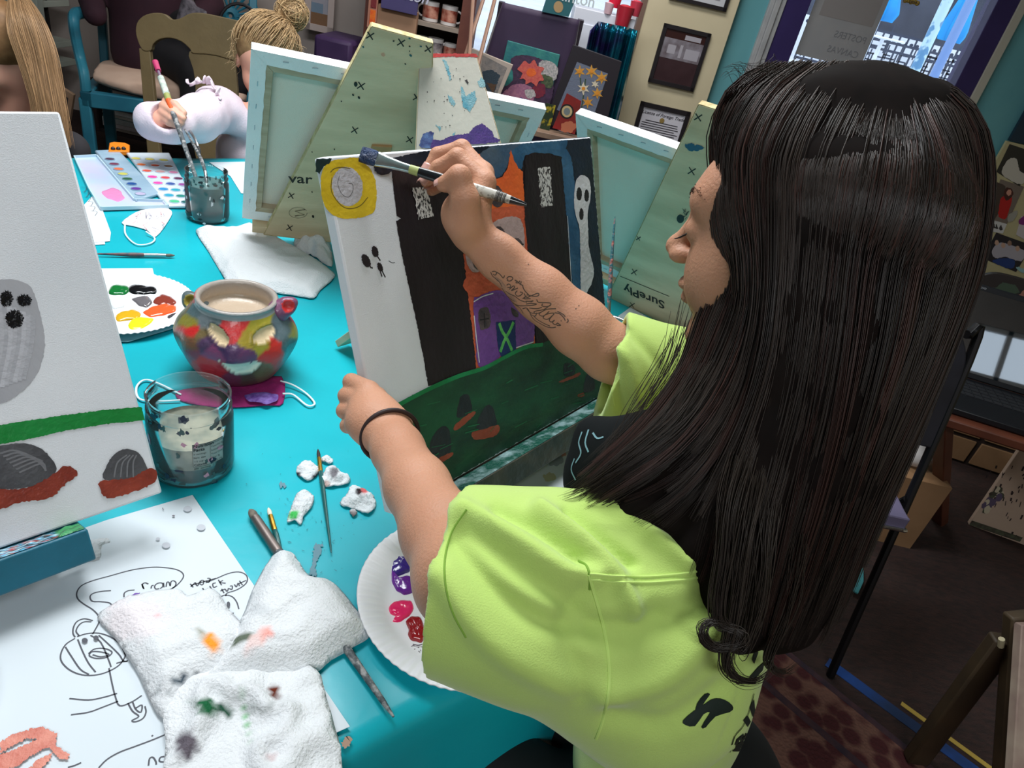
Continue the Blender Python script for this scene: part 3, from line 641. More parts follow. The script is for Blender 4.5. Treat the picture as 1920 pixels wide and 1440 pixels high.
g = G(); P_red = paint('paint_red_edge', 176, 50, 48); P_te = paint('smear_teal', 84, 150, 168, 140, 178, 184, sc=60); P_vi = paint('smear_violet', 78, 48, 124, 60, 40, 110, sc=60, rough=.35); P_ind = paint('smear_indigo', 40, 48, 110, 90, 120, 170, sc=70, rough=.3); mm = [P_red, P_te, P_vi, P_ind, P_black]
sx, sy = 560, 0
pn.poly(g, jag(zz([(690, 300), (1000, 302), (1008, 322), (850, 318), (690, 326)], sx, sy, 3), .5, 2), 0)
for q in ([(808, 335), (825, 335), (845, 380), (858, 440), (850, 455), (835, 400)], [(910, 470), (925, 500), (940, 540), (990, 510), (1000, 560), (965, 630), (925, 600), (915, 540)], [(835, 530), (860, 545), (885, 585), (870, 600), (850, 575)], [(1005, 460), (1030, 435), (1052, 470), (1050, 490), (1020, 490)], [(770, 700), (800, 715), (795, 740)], [(865, 755), (880, 738), (875, 765)]):
    pn.poly(g, jag(zz(q, sx, sy, 3), .7, 4), 1)
pn.poly(g, jag(zz([(690, 830), (700, 780), (800, 790), (860, 765), (960, 750), (980, 720), (1030, 690), (1090, 740), (1100, 775), (1135, 785), (1120, 800), (950, 815), (800, 835)], sx, sy, 3), .7, 5), 2)
pn.poly(g, jag(zz([(680, 830), (682, 790), (700, 755), (740, 735), (760, 745), (752, 790), (740, 835)], sx, sy, 3), .7, 6), 3)
pn.poly(g, jag(zz([(932, 450), (945, 447), (958, 465), (950, 475)], sx, sy, 3), .4, 6), 4)
for k in range(26):
    x = sx + RR.uniform(710, 1080) / 3; y = RR.uniform(340, 720) / 3
    if x < 885 + (y - 110) * .24: pn.poly(g, ell(x, y, RR.uniform(.5, 1.3), RR.uniform(.6, 1.8), 0, 7), 4)
g.make('paint_smears', mm, e2, smooth=False)
q0 = E2((bp[0][0] + bp[1][0]) / 2, -.06, -.03); g = G(); g.bar(q0, A(q0[0] - .02, q0[1] + .1, T + .008), .03, .012); g.make('rear_leg', M_wp, e2, bevel=.001)
# ================================================================== things on the table
M_steel = mat('ferrule_metal', s(176, 178, 180), rough=.28, metal=1)
M_gold = mat('ferrule_brass', s(210, 160, 70), rough=.3, metal=1)
M_bristle = mat('bristles', s(120, 112, 100), s(80, 74, 70), scale=120, rough=.8)
def brush(pts, r, label, mh, mf=None, mb=None, fl=.22, bl=.10, rb=None, flatb=False, group='paintbrushes', bands=(), held=None):
    """pts from the bristle tip to the handle end (world); handle thins to the end"""
    P = cr(np.array(pts), 8) if len(pts) > 2 else np.array([A(*pts[0]) + (A(*pts[1]) - A(*pts[0])) * t for t in np.linspace(0, 1, 30)])
    L = np.r_[0, np.cumsum(np.linalg.norm(np.diff(P, axis=0), axis=1))]; L /= L[-1]
    def seg(a, b, n=8): tt = np.linspace(a, b, n); return np.array([[np.interp(q, L, P[:, i]) for i in range(3)] for q in tt])
    t = thing('paintbrush', seg(bl + fl, bl + fl + .01, 2)[0] * A(1, 1, 0) + A(0, 0, P[:, 2].min()), label, 'paintbrush', group)
    rb = rb or r * .9; a = seg(0, bl); 
    prof = np.array([.15, .5, .75, .9, 1, 1, .95, .85]) * rb if not flatb else np.array([1.0, 1.08, 1.12, 1.12, 1.1, 1.05, 1.0, .95]) * rb
    g = G(); g.tube(a, prof, 12, flat=.5 if flatb else 1); g.make('bristles', mb or M_bristle, t)
    g = G(); pr = np.array([.95, 1, 1, 1.06, 1, 1, 1.06, 1.02]) * r; g.tube(seg(bl, bl + fl), pr, 14, flat=.6 if flatb else 1); g.make('ferrule', mf or M_steel, t)
    g = G(); k = 14; g.tube(seg(bl + fl, 1, k), np.interp(np.linspace(0, 1, k), [0, .12, .35, .9, .97, 1], [1, 1.18, 1.05, .5, .48, .2]) * r, 12); g.make('handle', mh, t)
    return t
M_hgreen = mat('handle_dark_green', s(20, 84, 84), rough=.3, coat=.5)
M_hgrey = mat('handle_paint_flecked', s(74, 80, 84), s(150, 150, 150), scale=90, rough=.5, bump=1, bscale=200, lo=.5, hi=.6)
M_hmulti = mat('handle_paint_crusted', s(70, 120, 130), s(196, 120, 110), scale=120, rough=.5, bump=1, bscale=260, lo=.45, hi=.6)
M_hclear = mat('handle_worn_white', s(196, 192, 184), s(110, 104, 98), scale=110, rough=.35, lo=.5, hi=.62)
def on(x, y, h=.004): return Z(x, y, T + h)
# ---- jars
M_jar = glass_mat('clear_plastic', (.95, .975, .975, 1), .05, .06, 1.22)
def smudges(g, c, R, z0, z1, n, mi, seed, sz=(.002, .006), dr=.0006):
    r_ = random.Random(seed)
    for k in range(n):
        a0 = r_.uniform(-2.9, -.2); zc = r_.uniform(z0, z1); sa = r_.uniform(*sz) / R; sz_ = r_.uniform(*sz); pts = []
        for q in np.linspace(0, 2 * PI, 10, endpoint=False):
            w = r_.uniform(.5, 1.2); a = a0 + sa * math.cos(q) * w; z = zc + sz_ * math.sin(q) * w; pts.append(A(c[0] + (R + dr) * math.cos(a), c[1] + (R + dr) * math.sin(a), c[2] + z))
        g.add(pts, [tuple(range(10))], mi if isinstance(mi, int) else r_.choice(mi))
def jar(c, R, h, wl, mw, label, seed, cols, nutri=True):
    t = thing('plastic_jar', c, label, 'jar', 'plastic jars of paint water')
    prof = [(R * .90, 0), (R * .97, .004), (R, .012), (R, h * .70), (R * .985, h * .76), (R * .93, h * .80), (R * .93, h * .83), (R * .97, h * .84), (R * .97, h * .86), (R * .93, h * .87), (R * .93, h * .96), (R * .96, h * .97), (R * .96, h), (R * .91, h), (R * .90, h * .85), (R * .96, h * .72), (R * .965, .014), (R * .9, .004)]
    g = G(); g.lathe(prof, c, 64, capb=True, capt=True); g.make('jar_body', M_jar, t)
    g = G(); pw = [(0.001, .0045), (R * .9, .0045), (R * .955, .014), (R * .955, wl - .002), (R * .95, wl), (.001, wl - .0015)]; g.lathe(pw[:2] + [(R * .955, .014), (R * .955, h * .27)], c, 48, 1, capb=False); g.lathe([(R * .954, h * .27)] + pw[3:], c, 48, capb=False); g.make('dirty_water', [mw, mat('water_sediment', s(52, 80, 84), s(36, 58, 62), scale=60, rough=.3)], t)
    if nutri:
        g = G(); a0 = -1.05; 
        def sp(a, z, d=.0007): return A(c[0] + (R + d) * math.cos(a), c[1] + (R + d) * math.sin(a), c[2] + z)
        def strip(aa, ab, za, zb, mi, d=.0007):
            n = 8; P = np.array([[sp(aa + (ab - aa) * i / n, z, d) for z in (za, zb)] for i in range(n + 1)]); g.grid(P, mi)
        def curvtext(txt, a, z, size, bold=0):
            gg = G(); text_geo(gg, txt, size, (0, 0, 0), (1, 0, 0), (0, 1, 0), bold=bold); v = np.vstack(gg.v); g.add([sp(a + q[0] / R, z + q[1], .0011) for q in v], gg.f, 1)
        strip(a0, a0 + .75, h * .34, h * .64, 0, .0004)
        for z_ in (h * .635, h * .34): strip(a0, a0 + .75, z_, z_ + .0005, 1, .001)
        for a_ in (a0, a0 + .745, a0 + .40): strip(a_, a_ + .006, h * .34, h * .64, 1, .001)
        for i, (tx, si, bo) in enumerate((('Nutrition', .0062, .03), ('Facts', .0062, .03), ('2 servings', .0036, 0), ('Serv. size', .0036, .01), ('1/2 cup', .0036, 0), ('Calories', .0044, .02), ('per serving  270', .0042, .01))): curvtext(tx, a0 + .02, h * .60 - .0056 * i, si, bo)
        for i, tx in enumerate(('Amount/serving', 'Total Fat 0g', 'Sodium 10mg', 'Total Carb. 69g', 'Fiber 2g', 'Sugars 64g')): curvtext(tx, a0 + .42, h * .61 - .0058 * i, .0034)
        g.make('nutrition_label', [mat('label_film', s(150, 156, 152), rough=.5), mat('label_ink', s(40, 44, 44), rough=.6)], t, smooth=False)
    g = G(); smudges(g, c, R, h * .02, h * .68, 26, [0, 1, 2], seed); smudges(g, c, R * .965, h * .74, h * .99, 16, [0, 1], seed + 1, dr=.0008); smudges(g, c, R * .895, h * .74, h * .98, 10, [0, 1], seed + 2, (.003, .007), dr=-.0006)
    g.make('paint_smudges', cols, t, kind='stuff'); return t
jc = Z(362, 872); MW1 = mat('cloudy_water', s(168, 164, 146), s(120, 126, 116), scale=30, rough=.2, lo=.4, hi=.6)
jar(tuple(jc), .0505, .115, .062, MW1, 'clear plastic jar of cloudy paint water with a nutrition label, beside the pumpkin pot', 3, [paint('smudge_navy', 28, 36, 60), paint('smudge_grey_green', 60, 84, 84), paint('smudge_pink', 190, 140, 160)])
jc2 = Z(390, 408); jar(tuple(jc2), .046, .11, .08, mat('murky_green_water', s(72, 108, 108), s(52, 86, 90), scale=18, rough=.15), 'paint-streaked plastic jar holding the little girl\'s brushes', 13, [paint('smudge_black', 30, 36, 40), paint('smudge_teal_dark', 50, 90, 92), paint('smudge_white', 200, 206, 210)], nutri=False)
# brushes in the far jar
r1 = brush([D(385, 352, 1.665) * 0 + jc2 + A(.0, -.01, .012), jc2 + A(-.02, .03, .10), D(343, 236, 1.69)], .0035, 'paint-spattered brush standing in the far jar, white handle end up', M_hgrey, bl=.12, fl=.16, group='paintbrushes')
brush([D(376, 290, 1.66), D(366, 262, 1.67), D(347, 232, 1.70)], .0032, 'short brush with dark bristles leaning beside the jar brush near the little girl\'s hand', M_hgrey, mb=mat('dark_bristle', s(34, 34, 36), rough=.6), bl=.2, fl=.5, rb=.004)
# ---- pumpkin pot with a cat-eared lantern face
pc = Z(446, 693); R0 = .088; hh = .130
g = G(); prof = []
for a in np.linspace(0, 1, 40):
    z = a * hh; r = R0 * (math.sin(PI * min(1, (a * 1.02 + .16)) ** 1.0 * .86) ** .62); prof.append((r, z))
_pc = cr(np.array([(.052, .02), (.064, .1), (.079, .3), (.0870, .5), (.0835, .66), (.071, .8), (.062, .9), (.058, .96), (.059, 1)]), 12)[::2]; _nb = 0; rim = .057; prof = [(.034, 0), (.045, .001)] + [(float(_c[0]), float(_c[1]) * hh) for _c in _pc] + [(.056, hh + .002), (.052, hh + .0015), (.050, hh - .004), (.052, hh - .02), (.05, hh - .026), (.03, hh - .028), (.001, hh - .028)]
NL = 200; nout = 2 + len(_pc) * 1; g.lathe(prof, tuple(pc), NL)
g2 = SDF(pc - A(.13, .13, .01), pc + A(.13, .13, .15), .0016)
# work on the lathe vertices: eyes, mouth, grooves
V = np.vstack(g.v); Fq = [f for f in g.f if len(f) == 4]; npf = len(prof)
face_dir = U((C0 - pc) * A(1, 1, 0)); fa = math.atan2(face_dir[1], face_dir[0]) - .02
px_ = np.array([pj(v) for v in V]); nrm = V - pc; nrm[:, 2] = 0; rr_ = np.linalg.norm(nrm, axis=1)[:, None] + 1e-9; nrm /= rr_; front = (nrm @ face_dir) > .1
zrel = V[:, 2] - pc[2]; outer = np.arange(len(V)) < NL * nout
eyeL = [(395, 606), (404, 609), (418, 618), (430, 634), (429, 646), (418, 650), (404, 642), (394, 628), (390, 614)]; eyeR = [(510, 608), (500, 610), (486, 618), (475, 630), (474, 641), (483, 646), (498, 643), (509, 632), (514, 618)]
mouth = [(410, 676), (425, 681), (445, 683), (470, 682), (492, 679), (484, 690), (470, 699), (448, 702), (428, 693)]
cols = np.zeros((len(V), 4)); cols[:] = s(150, 60, 60)
seeds = [((430, 628), s(198, 44, 46)), ((455, 600), s(206, 46, 44)), ((440, 590), s(200, 44, 44)), ((358, 618), s(206, 44, 44)), ((392, 556), s(204, 52, 50)), ((408, 700), s(196, 40, 42)), ((385, 690), s(206, 44, 44)), ((512, 655), s(212, 48, 42)), ((500, 665), s(206, 44, 40)), ((520, 700), s(196, 44, 44)), ((480, 612), s(168, 152, 46)), ((500, 600), s(170, 156, 52)), ((490, 655), s(178, 160, 50)), ((470, 640), s(164, 140, 44)), ((555, 625), s(172, 150, 56)), ((385, 600), s(104, 112, 116)), ((400, 590), s(96, 106, 108)), ((520, 600), s(84, 98, 106)), ((530, 625), s(96, 110, 116)), ((545, 650), s(80, 92, 96)), ((440, 665), s(92, 56, 96)), ((420, 655), s(86, 50, 94)), ((385, 640), s(88, 60, 92)), ((400, 665), s(146, 70, 110)), ((465, 668), s(110, 60, 100)), ((355, 640), s(130, 84, 60)), ((380, 630), s(120, 100, 66)), ((470, 715), s(86, 70, 56)), ((430, 715), s(120, 50, 70)), ((495, 700), s(110, 96, 66)), ((350, 665), s(150, 60, 80)), ((365, 585), s(84, 100, 104)), ((545, 585), s(106, 64, 98)), ((355, 600), s(140, 128, 46))]
def pxcol(q, warp=7, sd=0):
    x = q[0] + warp * fbm(q[0] * .03, q[1] * .03, sd); y = q[1] + warp * fbm(q[0] * .03, q[1] * .03, sd + 9)
    d = sorted(((x - a[0]) ** 2 + (y - a[1]) ** 2, c) for a, c in seeds); k = min(1, max(0, (math.sqrt(d[1][0]) - math.sqrt(d[0][0])) / 5)); return tuple(d[0][1][i] * (.5 + .5 * k) + d[1][1][i] * (.5 - .5 * k) for i in range(3)) + (1,)
def pd(q, P):                                  # signed distance in px, negative inside
    P = np.array(P); a = P; b = np.roll(P, -1, 0); ab = b - a; t = np.clip(((q - a) * ab).sum(1) / (ab * ab).sum(1), 0, 1); d = np.min(np.linalg.norm(q - a - ab * t[:, None], axis=1)); return -d if inpoly(q[0], q[1], P) else d
cream = s(222, 196, 156); creamw = s(226, 218, 200)
for i in range(len(V)):
    q = px_[i]
    if outer[i]:
        a = math.atan2(V[i, 1] - pc[1], V[i, 0] - pc[0]) - fa; k = max(0, 1 - abs(zrel[i] - .065) / .065)
        V[i] += nrm[i] * (.0028 * math.cos(a * 8 + .4) * k)
        if front[i]:
            cols[i] = pxcol(q)
            for P_, dep, cc, rw in ((eyeL, .004, cream, 5), (eyeR, .004, cream, 5), (mouth, .003, creamw, 4)):
                d = pd(q, P_)
                if d < 0: V[i] -= nrm[i] * dep * min(1, -d / 3); cols[i] = cc
                elif d < rw: V[i] += nrm[i] * .0022 * math.sin(PI * d / rw); cols[i] = tuple(np.array(cols[i]) * .75 + np.array(s(70, 64, 60)) * .25)
        else: cols[i] = pxcol((420 + 90 * math.sin(a * 3), 640 + zrel[i] * 600), 10)
        if zrel[i] > hh * .93: cols[i] = s(150, 154, 156) if math.sin(a * 1.3 + 1.2) > -.55 else s(206, 54, 50)
    else: cols[i] = s(160, 150, 142) if i < NL * (nout + 3) else s(184, 164, 142)
pump = thing('pumpkin_pot', pc, 'ceramic jack-o-lantern pot with ears, painted in red, olive, grey and purple patches', 'ceramic pot')
M_pot = vcol_mat('glazed_paint', rough=.35, bump=.6, bscale=120, coat=.2)
Vg = G(); Vg.add(V, g.f); o = Vg.make('pot_body', M_pot, pump, auto=0); set_vcol(o, cols)
for side, pts, cc in ((-1, [(374, 580), (358, 562), (352, 554)], (s(92, 104, 106), s(156, 140, 50))), (1, [(524, 582), (540, 572), (551, 566)], (s(122, 74, 104), s(206, 50, 50)))):
    S_ = SDF(pc - A(.14, .14, 0), pc + A(.14, .14, .16), .0022); dpt = float((pc + A(0, 0, .1) - C0) @ FWD)
    P3 = [D(x, y, dpt + .005) for x, y in pts]; S_.chain(P3, [.018, .012, .005], .01); ax_ = U(P3[2] - P3[0])
    nrm_e = U(A(*face_dir) + A(0, 0, .3)); S_.ell(P3[1] + nrm_e * .013, (.008, .008, .008), k=.006, sub=True)
    v, f = S_.mesh(); o = np_obj('ear', v, f, M_pot, pump, 2); cl = np.array([cc[0] if np.linalg.norm(q - (P3[1] + nrm_e * .009)) > .010 else cc[1] for q in v]); set_vcol(o, cl)
# ---- paint blobs
def blob(g, px, h, mi, z=T, seed=0, n=5):
    q = cr(jag(px, .6, seed, 8), 3, True); W = np.array([Z(a, b, z) for a, b in q]); c = W.mean(0); rings = [1, .93, .8, .6, .35, .12]; hs = [0, .5, .8, .95, 1, 1.0]; m = len(W); vs = []
    for r_, k in zip(rings, hs):
        for w in W: p = c + (w - c) * r_; p[2] = z + h * k * (1 + .35 * fbm(p[0] * 90, p[1] * 90, seed)); vs.append(p)
    f = [(i * m + j, i * m + (j + 1) % m, (i + 1) * m + (j + 1) % m, (i + 1) * m + j) for i in range(len(rings) - 1) for j in range(m)] + [tuple((len(rings) - 1) * m + j for j in range(m))]
    g.add(vs, f, mi)
def wet(name, r, g_, b): return mat('wet_' + name, s(r, g_, b), rough=.12, spec=.6, coat=.4, bump=.4, bscale=60)
def plate(c, R, label, blobs, tilt=0, cracks=True):
    t = thing('paper_plate', c, label, 'paper plate', 'paper plates of paint')
    def fl(th, r, z, i):
        k = max(0, min(1, (i - 5) / 3)) if i < 12 else max(0, min(1, (18 - i) / 3)); k = k if 5 < i < 18 else 0
        w = np.cos(th * 72) * .00075 * k; return r, z + w
    prof = [(.001, .002), (R * .3, .002), (R * .6, .002), (R * .68, .0022), (R * .72, .003), (R * .76, .0055), (R * .80, .0085), (R * .84, .0108), (R * .88, .0125), (R * .92, .0138), (R * .96, .0147), (R * .99, .015), (R, .0143), (R * .99, .0138), (R * .96, .0135), (R * .9, .0120), (R * .84, .0096), (R * .78, .0058), (R * .72, .002), (R * .68, .001), (.001, .0008)]
    g = G(); g.lathe(prof, tuple(c), 720 if R > .12 else 576, fn=fl, capb=False); g.make('plate', mat('plate_card', s(230, 230, 234), rough=.55, spec=.4), t, auto=0)
    for nm, m_, px, h in blobs:
        g = G(); blob(g, px, h, 0, T + .0022, seed=len(px)); g.make('paint_blob', m_, t, label=nm)
    return t
pc_ = Z(872, 1128); 
pc2 = pc_ + A(0, 0, 0)
plate(pc2, .125, 'white fluted paper plate with purple, pink and dark red paint, beside the woman\'s near elbow', [
    ('deep violet paint', wet('violet', 62, 40, 128), [(728, 1055), (735, 1046), (750, 1046), (766, 1042), (772, 1056), (768, 1072), (752, 1078), (738, 1082), (731, 1072)], .005),
    ('purple paint', wet('purple', 108, 40, 150), [(731, 1068), (738, 1080), (750, 1086), (764, 1080), (776, 1086), (780, 1100), (773, 1112), (758, 1116), (744, 1108), (735, 1092)], .0045),
    ('hot pink paint', wet('hot_pink', 236, 40, 104), [(729, 1140), (738, 1130), (755, 1126), (772, 1128), (776, 1142), (768, 1155), (750, 1166), (736, 1167), (744, 1156), (732, 1152)], .004),
    ('dark red paint', wet('dark_red', 148, 20, 28), [(761, 1166), (770, 1157), (788, 1158), (795, 1172), (796, 1196), (790, 1205), (772, 1200), (764, 1190), (766, 1180)], .005)])
g = G(); pl_ = Plane((0, 0, T + .0026), (0, 0, 1)); R3 = random.Random(3)
for k in range(34):
    x = R3.uniform(770, 860); y = 1205 + (x - 770) * .25 + R3.uniform(-14, 16); pl_.stroke(g, [(x, y), (x + R3.uniform(-3, 3), y + R3.uniform(-2, 3))], R3.uniform(.0004, .001), 0)
pl_.stroke(g, [(774, 1208), (784, 1210), (792, 1208)], .0012, 0)
plt = bpy.data.objects['paper_plate']; g.make('paint_specks', mat('speck_dark', s(52, 30, 44), rough=.5), plt, kind='stuff', smooth=False)
g = G(); q = Plane((0, 0, T + .0138), (0, 0, 1)); q.poly(g, jag([(854, 1252), (860, 1250), (864, 1268), (866, 1278), (857, 1276)], .6, 2), 0); g.make('yellow_smear', paint('smear_lemon', 216, 226, 70), plt, smooth=False)
lp = Z(232, 578)
plate(lp, .114, 'paper plate loaded with eight colours of paint, half behind the ghost canvas', [
    ('green paint', wet('green', 20, 110, 50), [(206, 540), (218, 534), (240, 538), (243, 545), (234, 552), (212, 554), (204, 550)], .004),
    ('black paint', wet('black', 16, 16, 20), [(241, 540), (252, 535), (275, 538), (294, 541), (292, 550), (270, 553), (252, 552), (243, 548)], .004),
    ('grey paint', wet('grey', 108, 104, 108), [(247, 560), (262, 556), (280, 558), (286, 568), (276, 577), (260, 574)], .0035),
    ('brown paint', wet('brown', 136, 58, 46), [(290, 560), (304, 552), (322, 558), (332, 568), (318, 574), (300, 572), (288, 568)], .0035),
    ('orange paint', wet('orange', 244, 98, 50), [(268, 586), (284, 576), (310, 570), (331, 574), (330, 584), (306, 592), (280, 594)], .0035),
    ('golden yellow paint', wet('gold', 222, 172, 36), [(217, 592), (230, 584), (252, 582), (264, 588), (258, 598), (236, 602), (220, 602)], .0035),
    ('lemon yellow paint', wet('lemon', 226, 230, 40), [(247, 600), (262, 595), (288, 598), (282, 606), (266, 618), (246, 618), (240, 610)], .003),
    ('white paint', wet('white', 226, 230, 232), [(206, 560), (222, 558), (236, 566), (232, 576), (214, 580), (206, 574)], .0035),
    ('dark grey paint', wet('dark_grey', 76, 72, 78), [(314, 592), (328, 586), (346, 588), (348, 596), (330, 600), (316, 599)], .002)])
g = G(); v = [Z(*p_, T) for p_ in ((150, 505), (286, 504), (290, 520), (345, 600), (347, 610), (240, 642), (150, 640))]
card = G(); card.prism([q + A(0, 0, .0016) for q in v], A(0, 0, -.0012)); card.make('paper_sheet', M_paper, smooth=False, label='white card tucked under the loaded paper plate', cat='paper')
# a plate edge peeking in at the lower left corner
c3 = Z(-335, 1400); plate(c3, .114, 'paper plate with peach smears just peeking in at the lower left corner', [('peach paint smear', paint('peach_smear', 240, 130, 110), [(-120, 1345), (-60, 1330), (-40, 1360), (-60, 1395), (-110, 1400)], .001)])
# ---- watercolour sets
def pan_set(name, corners, wells, label, cat, th=.012, base_m=None, rz=None, wr=.011):
    P = [Z(*c, T) for c in corners]; t = thing(name, sum(P) / len(P), label, cat)
    g = G(); g.prism([p + A(0, 0, .001) for p in P], A(0, 0, th)); g.make('tray', base_m, t, bevel=.003)
    for (x, y, m_, sc) in wells:
        c = Z(x, y, T + th + .001); g = G(); r = wr * sc
        g.lathe([(r * 1.14, 0), (r * 1.12, .0022), (r * 1.04, .0022), (r, .0008)], tuple(c), 24, 0, capb=False); g.lathe([(r * 1.02, .0009), (r * .4, .0004), (.0005, .0002)], tuple(c), 24, 1, capb=False)
        g.make('paint_pan', [base_m, m_], t)
    return t
M_tray = mat('white_plastic_tray', s(214, 224, 232), s(196, 208, 222), scale=12, rough=.25, spec=.6)
def wc(r, g_, b): return mat('cake_%d_%d_%d' % (r, g_, b), s(r, g_, b), rough=.3, bump=.5, bscale=50)
cl1 = [(70, 44, 64), (110, 50, 74), (216, 110, 70), (196, 190, 90), (44, 90, 60), (30, 74, 140), (96, 50, 140), (180, 170, 200)]
w1 = [(206 + 8.2 * i, 299 + 9.3 * i, wc(*cl1[i]), .95) for i in range(8)]
pan_set('watercolour_strip', [(178, 288), (222, 286), (300, 368), (255, 382)], w1, 'clear plastic strip of eight oval watercolour pans, beside the mixing tray', 'paint set', .008, mat('clear_strip', s(180, 204, 222), s(160, 190, 212), scale=18, rough=.2, alpha=.75))
cl2 = [(212, 196, 90), (214, 196, 96), (200, 186, 70), (238, 118, 50), (226, 84, 44), (150, 96, 60), (214, 80, 60), (216, 160, 160), (220, 130, 170), (238, 60, 150), (206, 60, 70), (90, 30, 70), (240, 70, 160), (50, 80, 150), (150, 70, 150), (30, 130, 190), (30, 150, 170), (60, 160, 190), (30, 150, 180), (20, 120, 110), (90, 190, 180), (70, 180, 130), (20, 90, 90), (50, 60, 60)]
w2 = []
for r_ in range(8):
    for c_ in range(3): w2.append((255 + 26 * c_ + 10.3 * r_ - c_ * r_ * .6, 298 + 1.5 * c_ + 11.5 * r_ , wc(*cl2[r_ * 3 + c_]), .93))
pan_set('watercolour_palette', [(237, 292), (318, 292), (362, 378), (352, 392), (312, 392)], w2, 'white palette with three rows of round bright watercolour pans, left of the far jar', 'paint set', .008, M_tray)
t = thing('mixing_tray', Z(235, 350), 'flat clear plastic mixing tray with a pink puddle, nearest the ghost canvas', 'tray')
g = G(); P = [Z(*c, T) for c in ((140, 299), (182, 297), (252, 380), (308, 382), (316, 392), (190, 396), (168, 360))]; g.prism([p + A(0, 0, .001) for p in P], A(0, 0, .003)); g.make('tray_plate', mat('milky_plastic', s(176, 202, 222), s(196, 196, 222), scale=9, rough=.22, spec=.6), t, bevel=.001)
g = G(); 
for a, b in zip(P, P[1:] + P[:1]): g.bar(a + A(0, 0, .006), b + A(0, 0, .006), .003, .008)
g.make('raised_rim', mat('clear_rim', s(186, 212, 226), rough=.15), t); g = G(); blob(g, [(212, 352), (226, 358), (234, 372), (222, 378), (200, 372), (190, 360)], .0012, 0, T + .004); g.make('pink_puddle', wet('rose', 226, 140, 190), t)
g = G(); v = [Z(*p_, T) for p_ in ((206, 284 - 8), (214, 274), (236, 276), (244, 280), (243, 292), (204, 292))]
t = thing('small_toy', v[0], 'small orange and black plastic piece at the far edge of the table', 'toy'); g.prism(v, A(0, 0, .012)); g.make('orange_body', mat('orange_plastic', s(232, 130, 30), rough=.4), t, bevel=.002); g = G(); [g.ball(Z(x, 279, T + .014), .0055) for x in (212, 222, 232)]; g.make('black_top', P_black, t)
# ---- masks
def mask(px, label, m_, loops, h=.004, cat='face mask', marks=None, seed=1, amp=.004):
    t = thing('face_mask', Z(*np.mean(px, 0)), label, cat, None)
    g = G(); sheet_poly(g, px, lambda x, y, e: h * e + amp * max(0, fbm(x * 40, y * 40, seed)) * e, .004, T + .0012, smooth=True, dense=3); g.make('mask_body', m_, t, solid=.0012, auto=0)
    for lp_ in loops:
        g = G(); P = cr(np.array([Z(x, y, T + hz) for x, y, hz in lp_]), 6); g.tube(P, .0016, 8, flat=.6); g.make('ear_loop', mat('elastic_white', s(222, 232, 236), rough=.8), t)
    if marks: marks(t)
    return t
def mk1(t):
    g = G(); q = Plane((0, 0, T + .0085), (0, 0, 1)); R_ = random.Random(4)
    for k in range(16): x = R_.uniform(250, 308); y = R_.uniform(398, 430); q.stroke(g, [(x, y), (x + R_.uniform(-8, 8), y + R_.uniform(-6, 6)), (x + R_.uniform(-8, 8), y + R_.uniform(-6, 6))], .0009, k % 2)
    g.make('pen_scribbles', [mat('scribble_red', s(180, 90, 100), rough=.7), mat('scribble_dark', s(90, 80, 110), rough=.7)], t, smooth=False)
mask([(228, 418), (255, 398), (285, 390), (300, 386), (322, 396), (316, 414), (292, 444), (276, 432), (250, 424)], 'white face mask with doodles, lying left of the far jar', mat('mask_white', s(226, 226, 230), rough=.9, bump=.4, bscale=300), [[(234, 420, .006), (236, 440, .003), (256, 458, .003), (282, 456, .003), (290, 446, .004), (274, 434, .008)]], marks=mk1)
M_fuch = mat('mask_fuchsia', s(168, 34, 112), s(140, 26, 96), scale=30, rough=.8, bump=.8, bscale=120, stretch=(1, 1, 1))
def mk2(t):
    g = G(); blob(g, [(458, 742), (475, 736), (500, 735), (522, 740), (520, 750), (500, 758), (478, 752), (466, 752)], .0014, 0, T + .0075); g.make('purple_paint', paint('mask_violet', 96, 50, 140, 140, 110, 190, sc=120), t)
mask([(330, 736), (360, 728), (420, 724), (470, 718), (528, 706), (531, 756), (500, 760), (440, 764), (390, 762), (340, 752)], 'fuchsia pleated face mask under the pumpkin pot, seen through the near jar', M_fuch, [[(526, 714, .008), (550, 722, .006), (575, 738, .003), (590, 756, .003), (576, 760, .003), (550, 740, .004), (530, 738, .008)], [(340, 740, .004), (300, 720, .003), (272, 712, .003), (256, 726, .003), (262, 748, .003), (300, 752, .003), (338, 750, .004)]], marks=mk2)
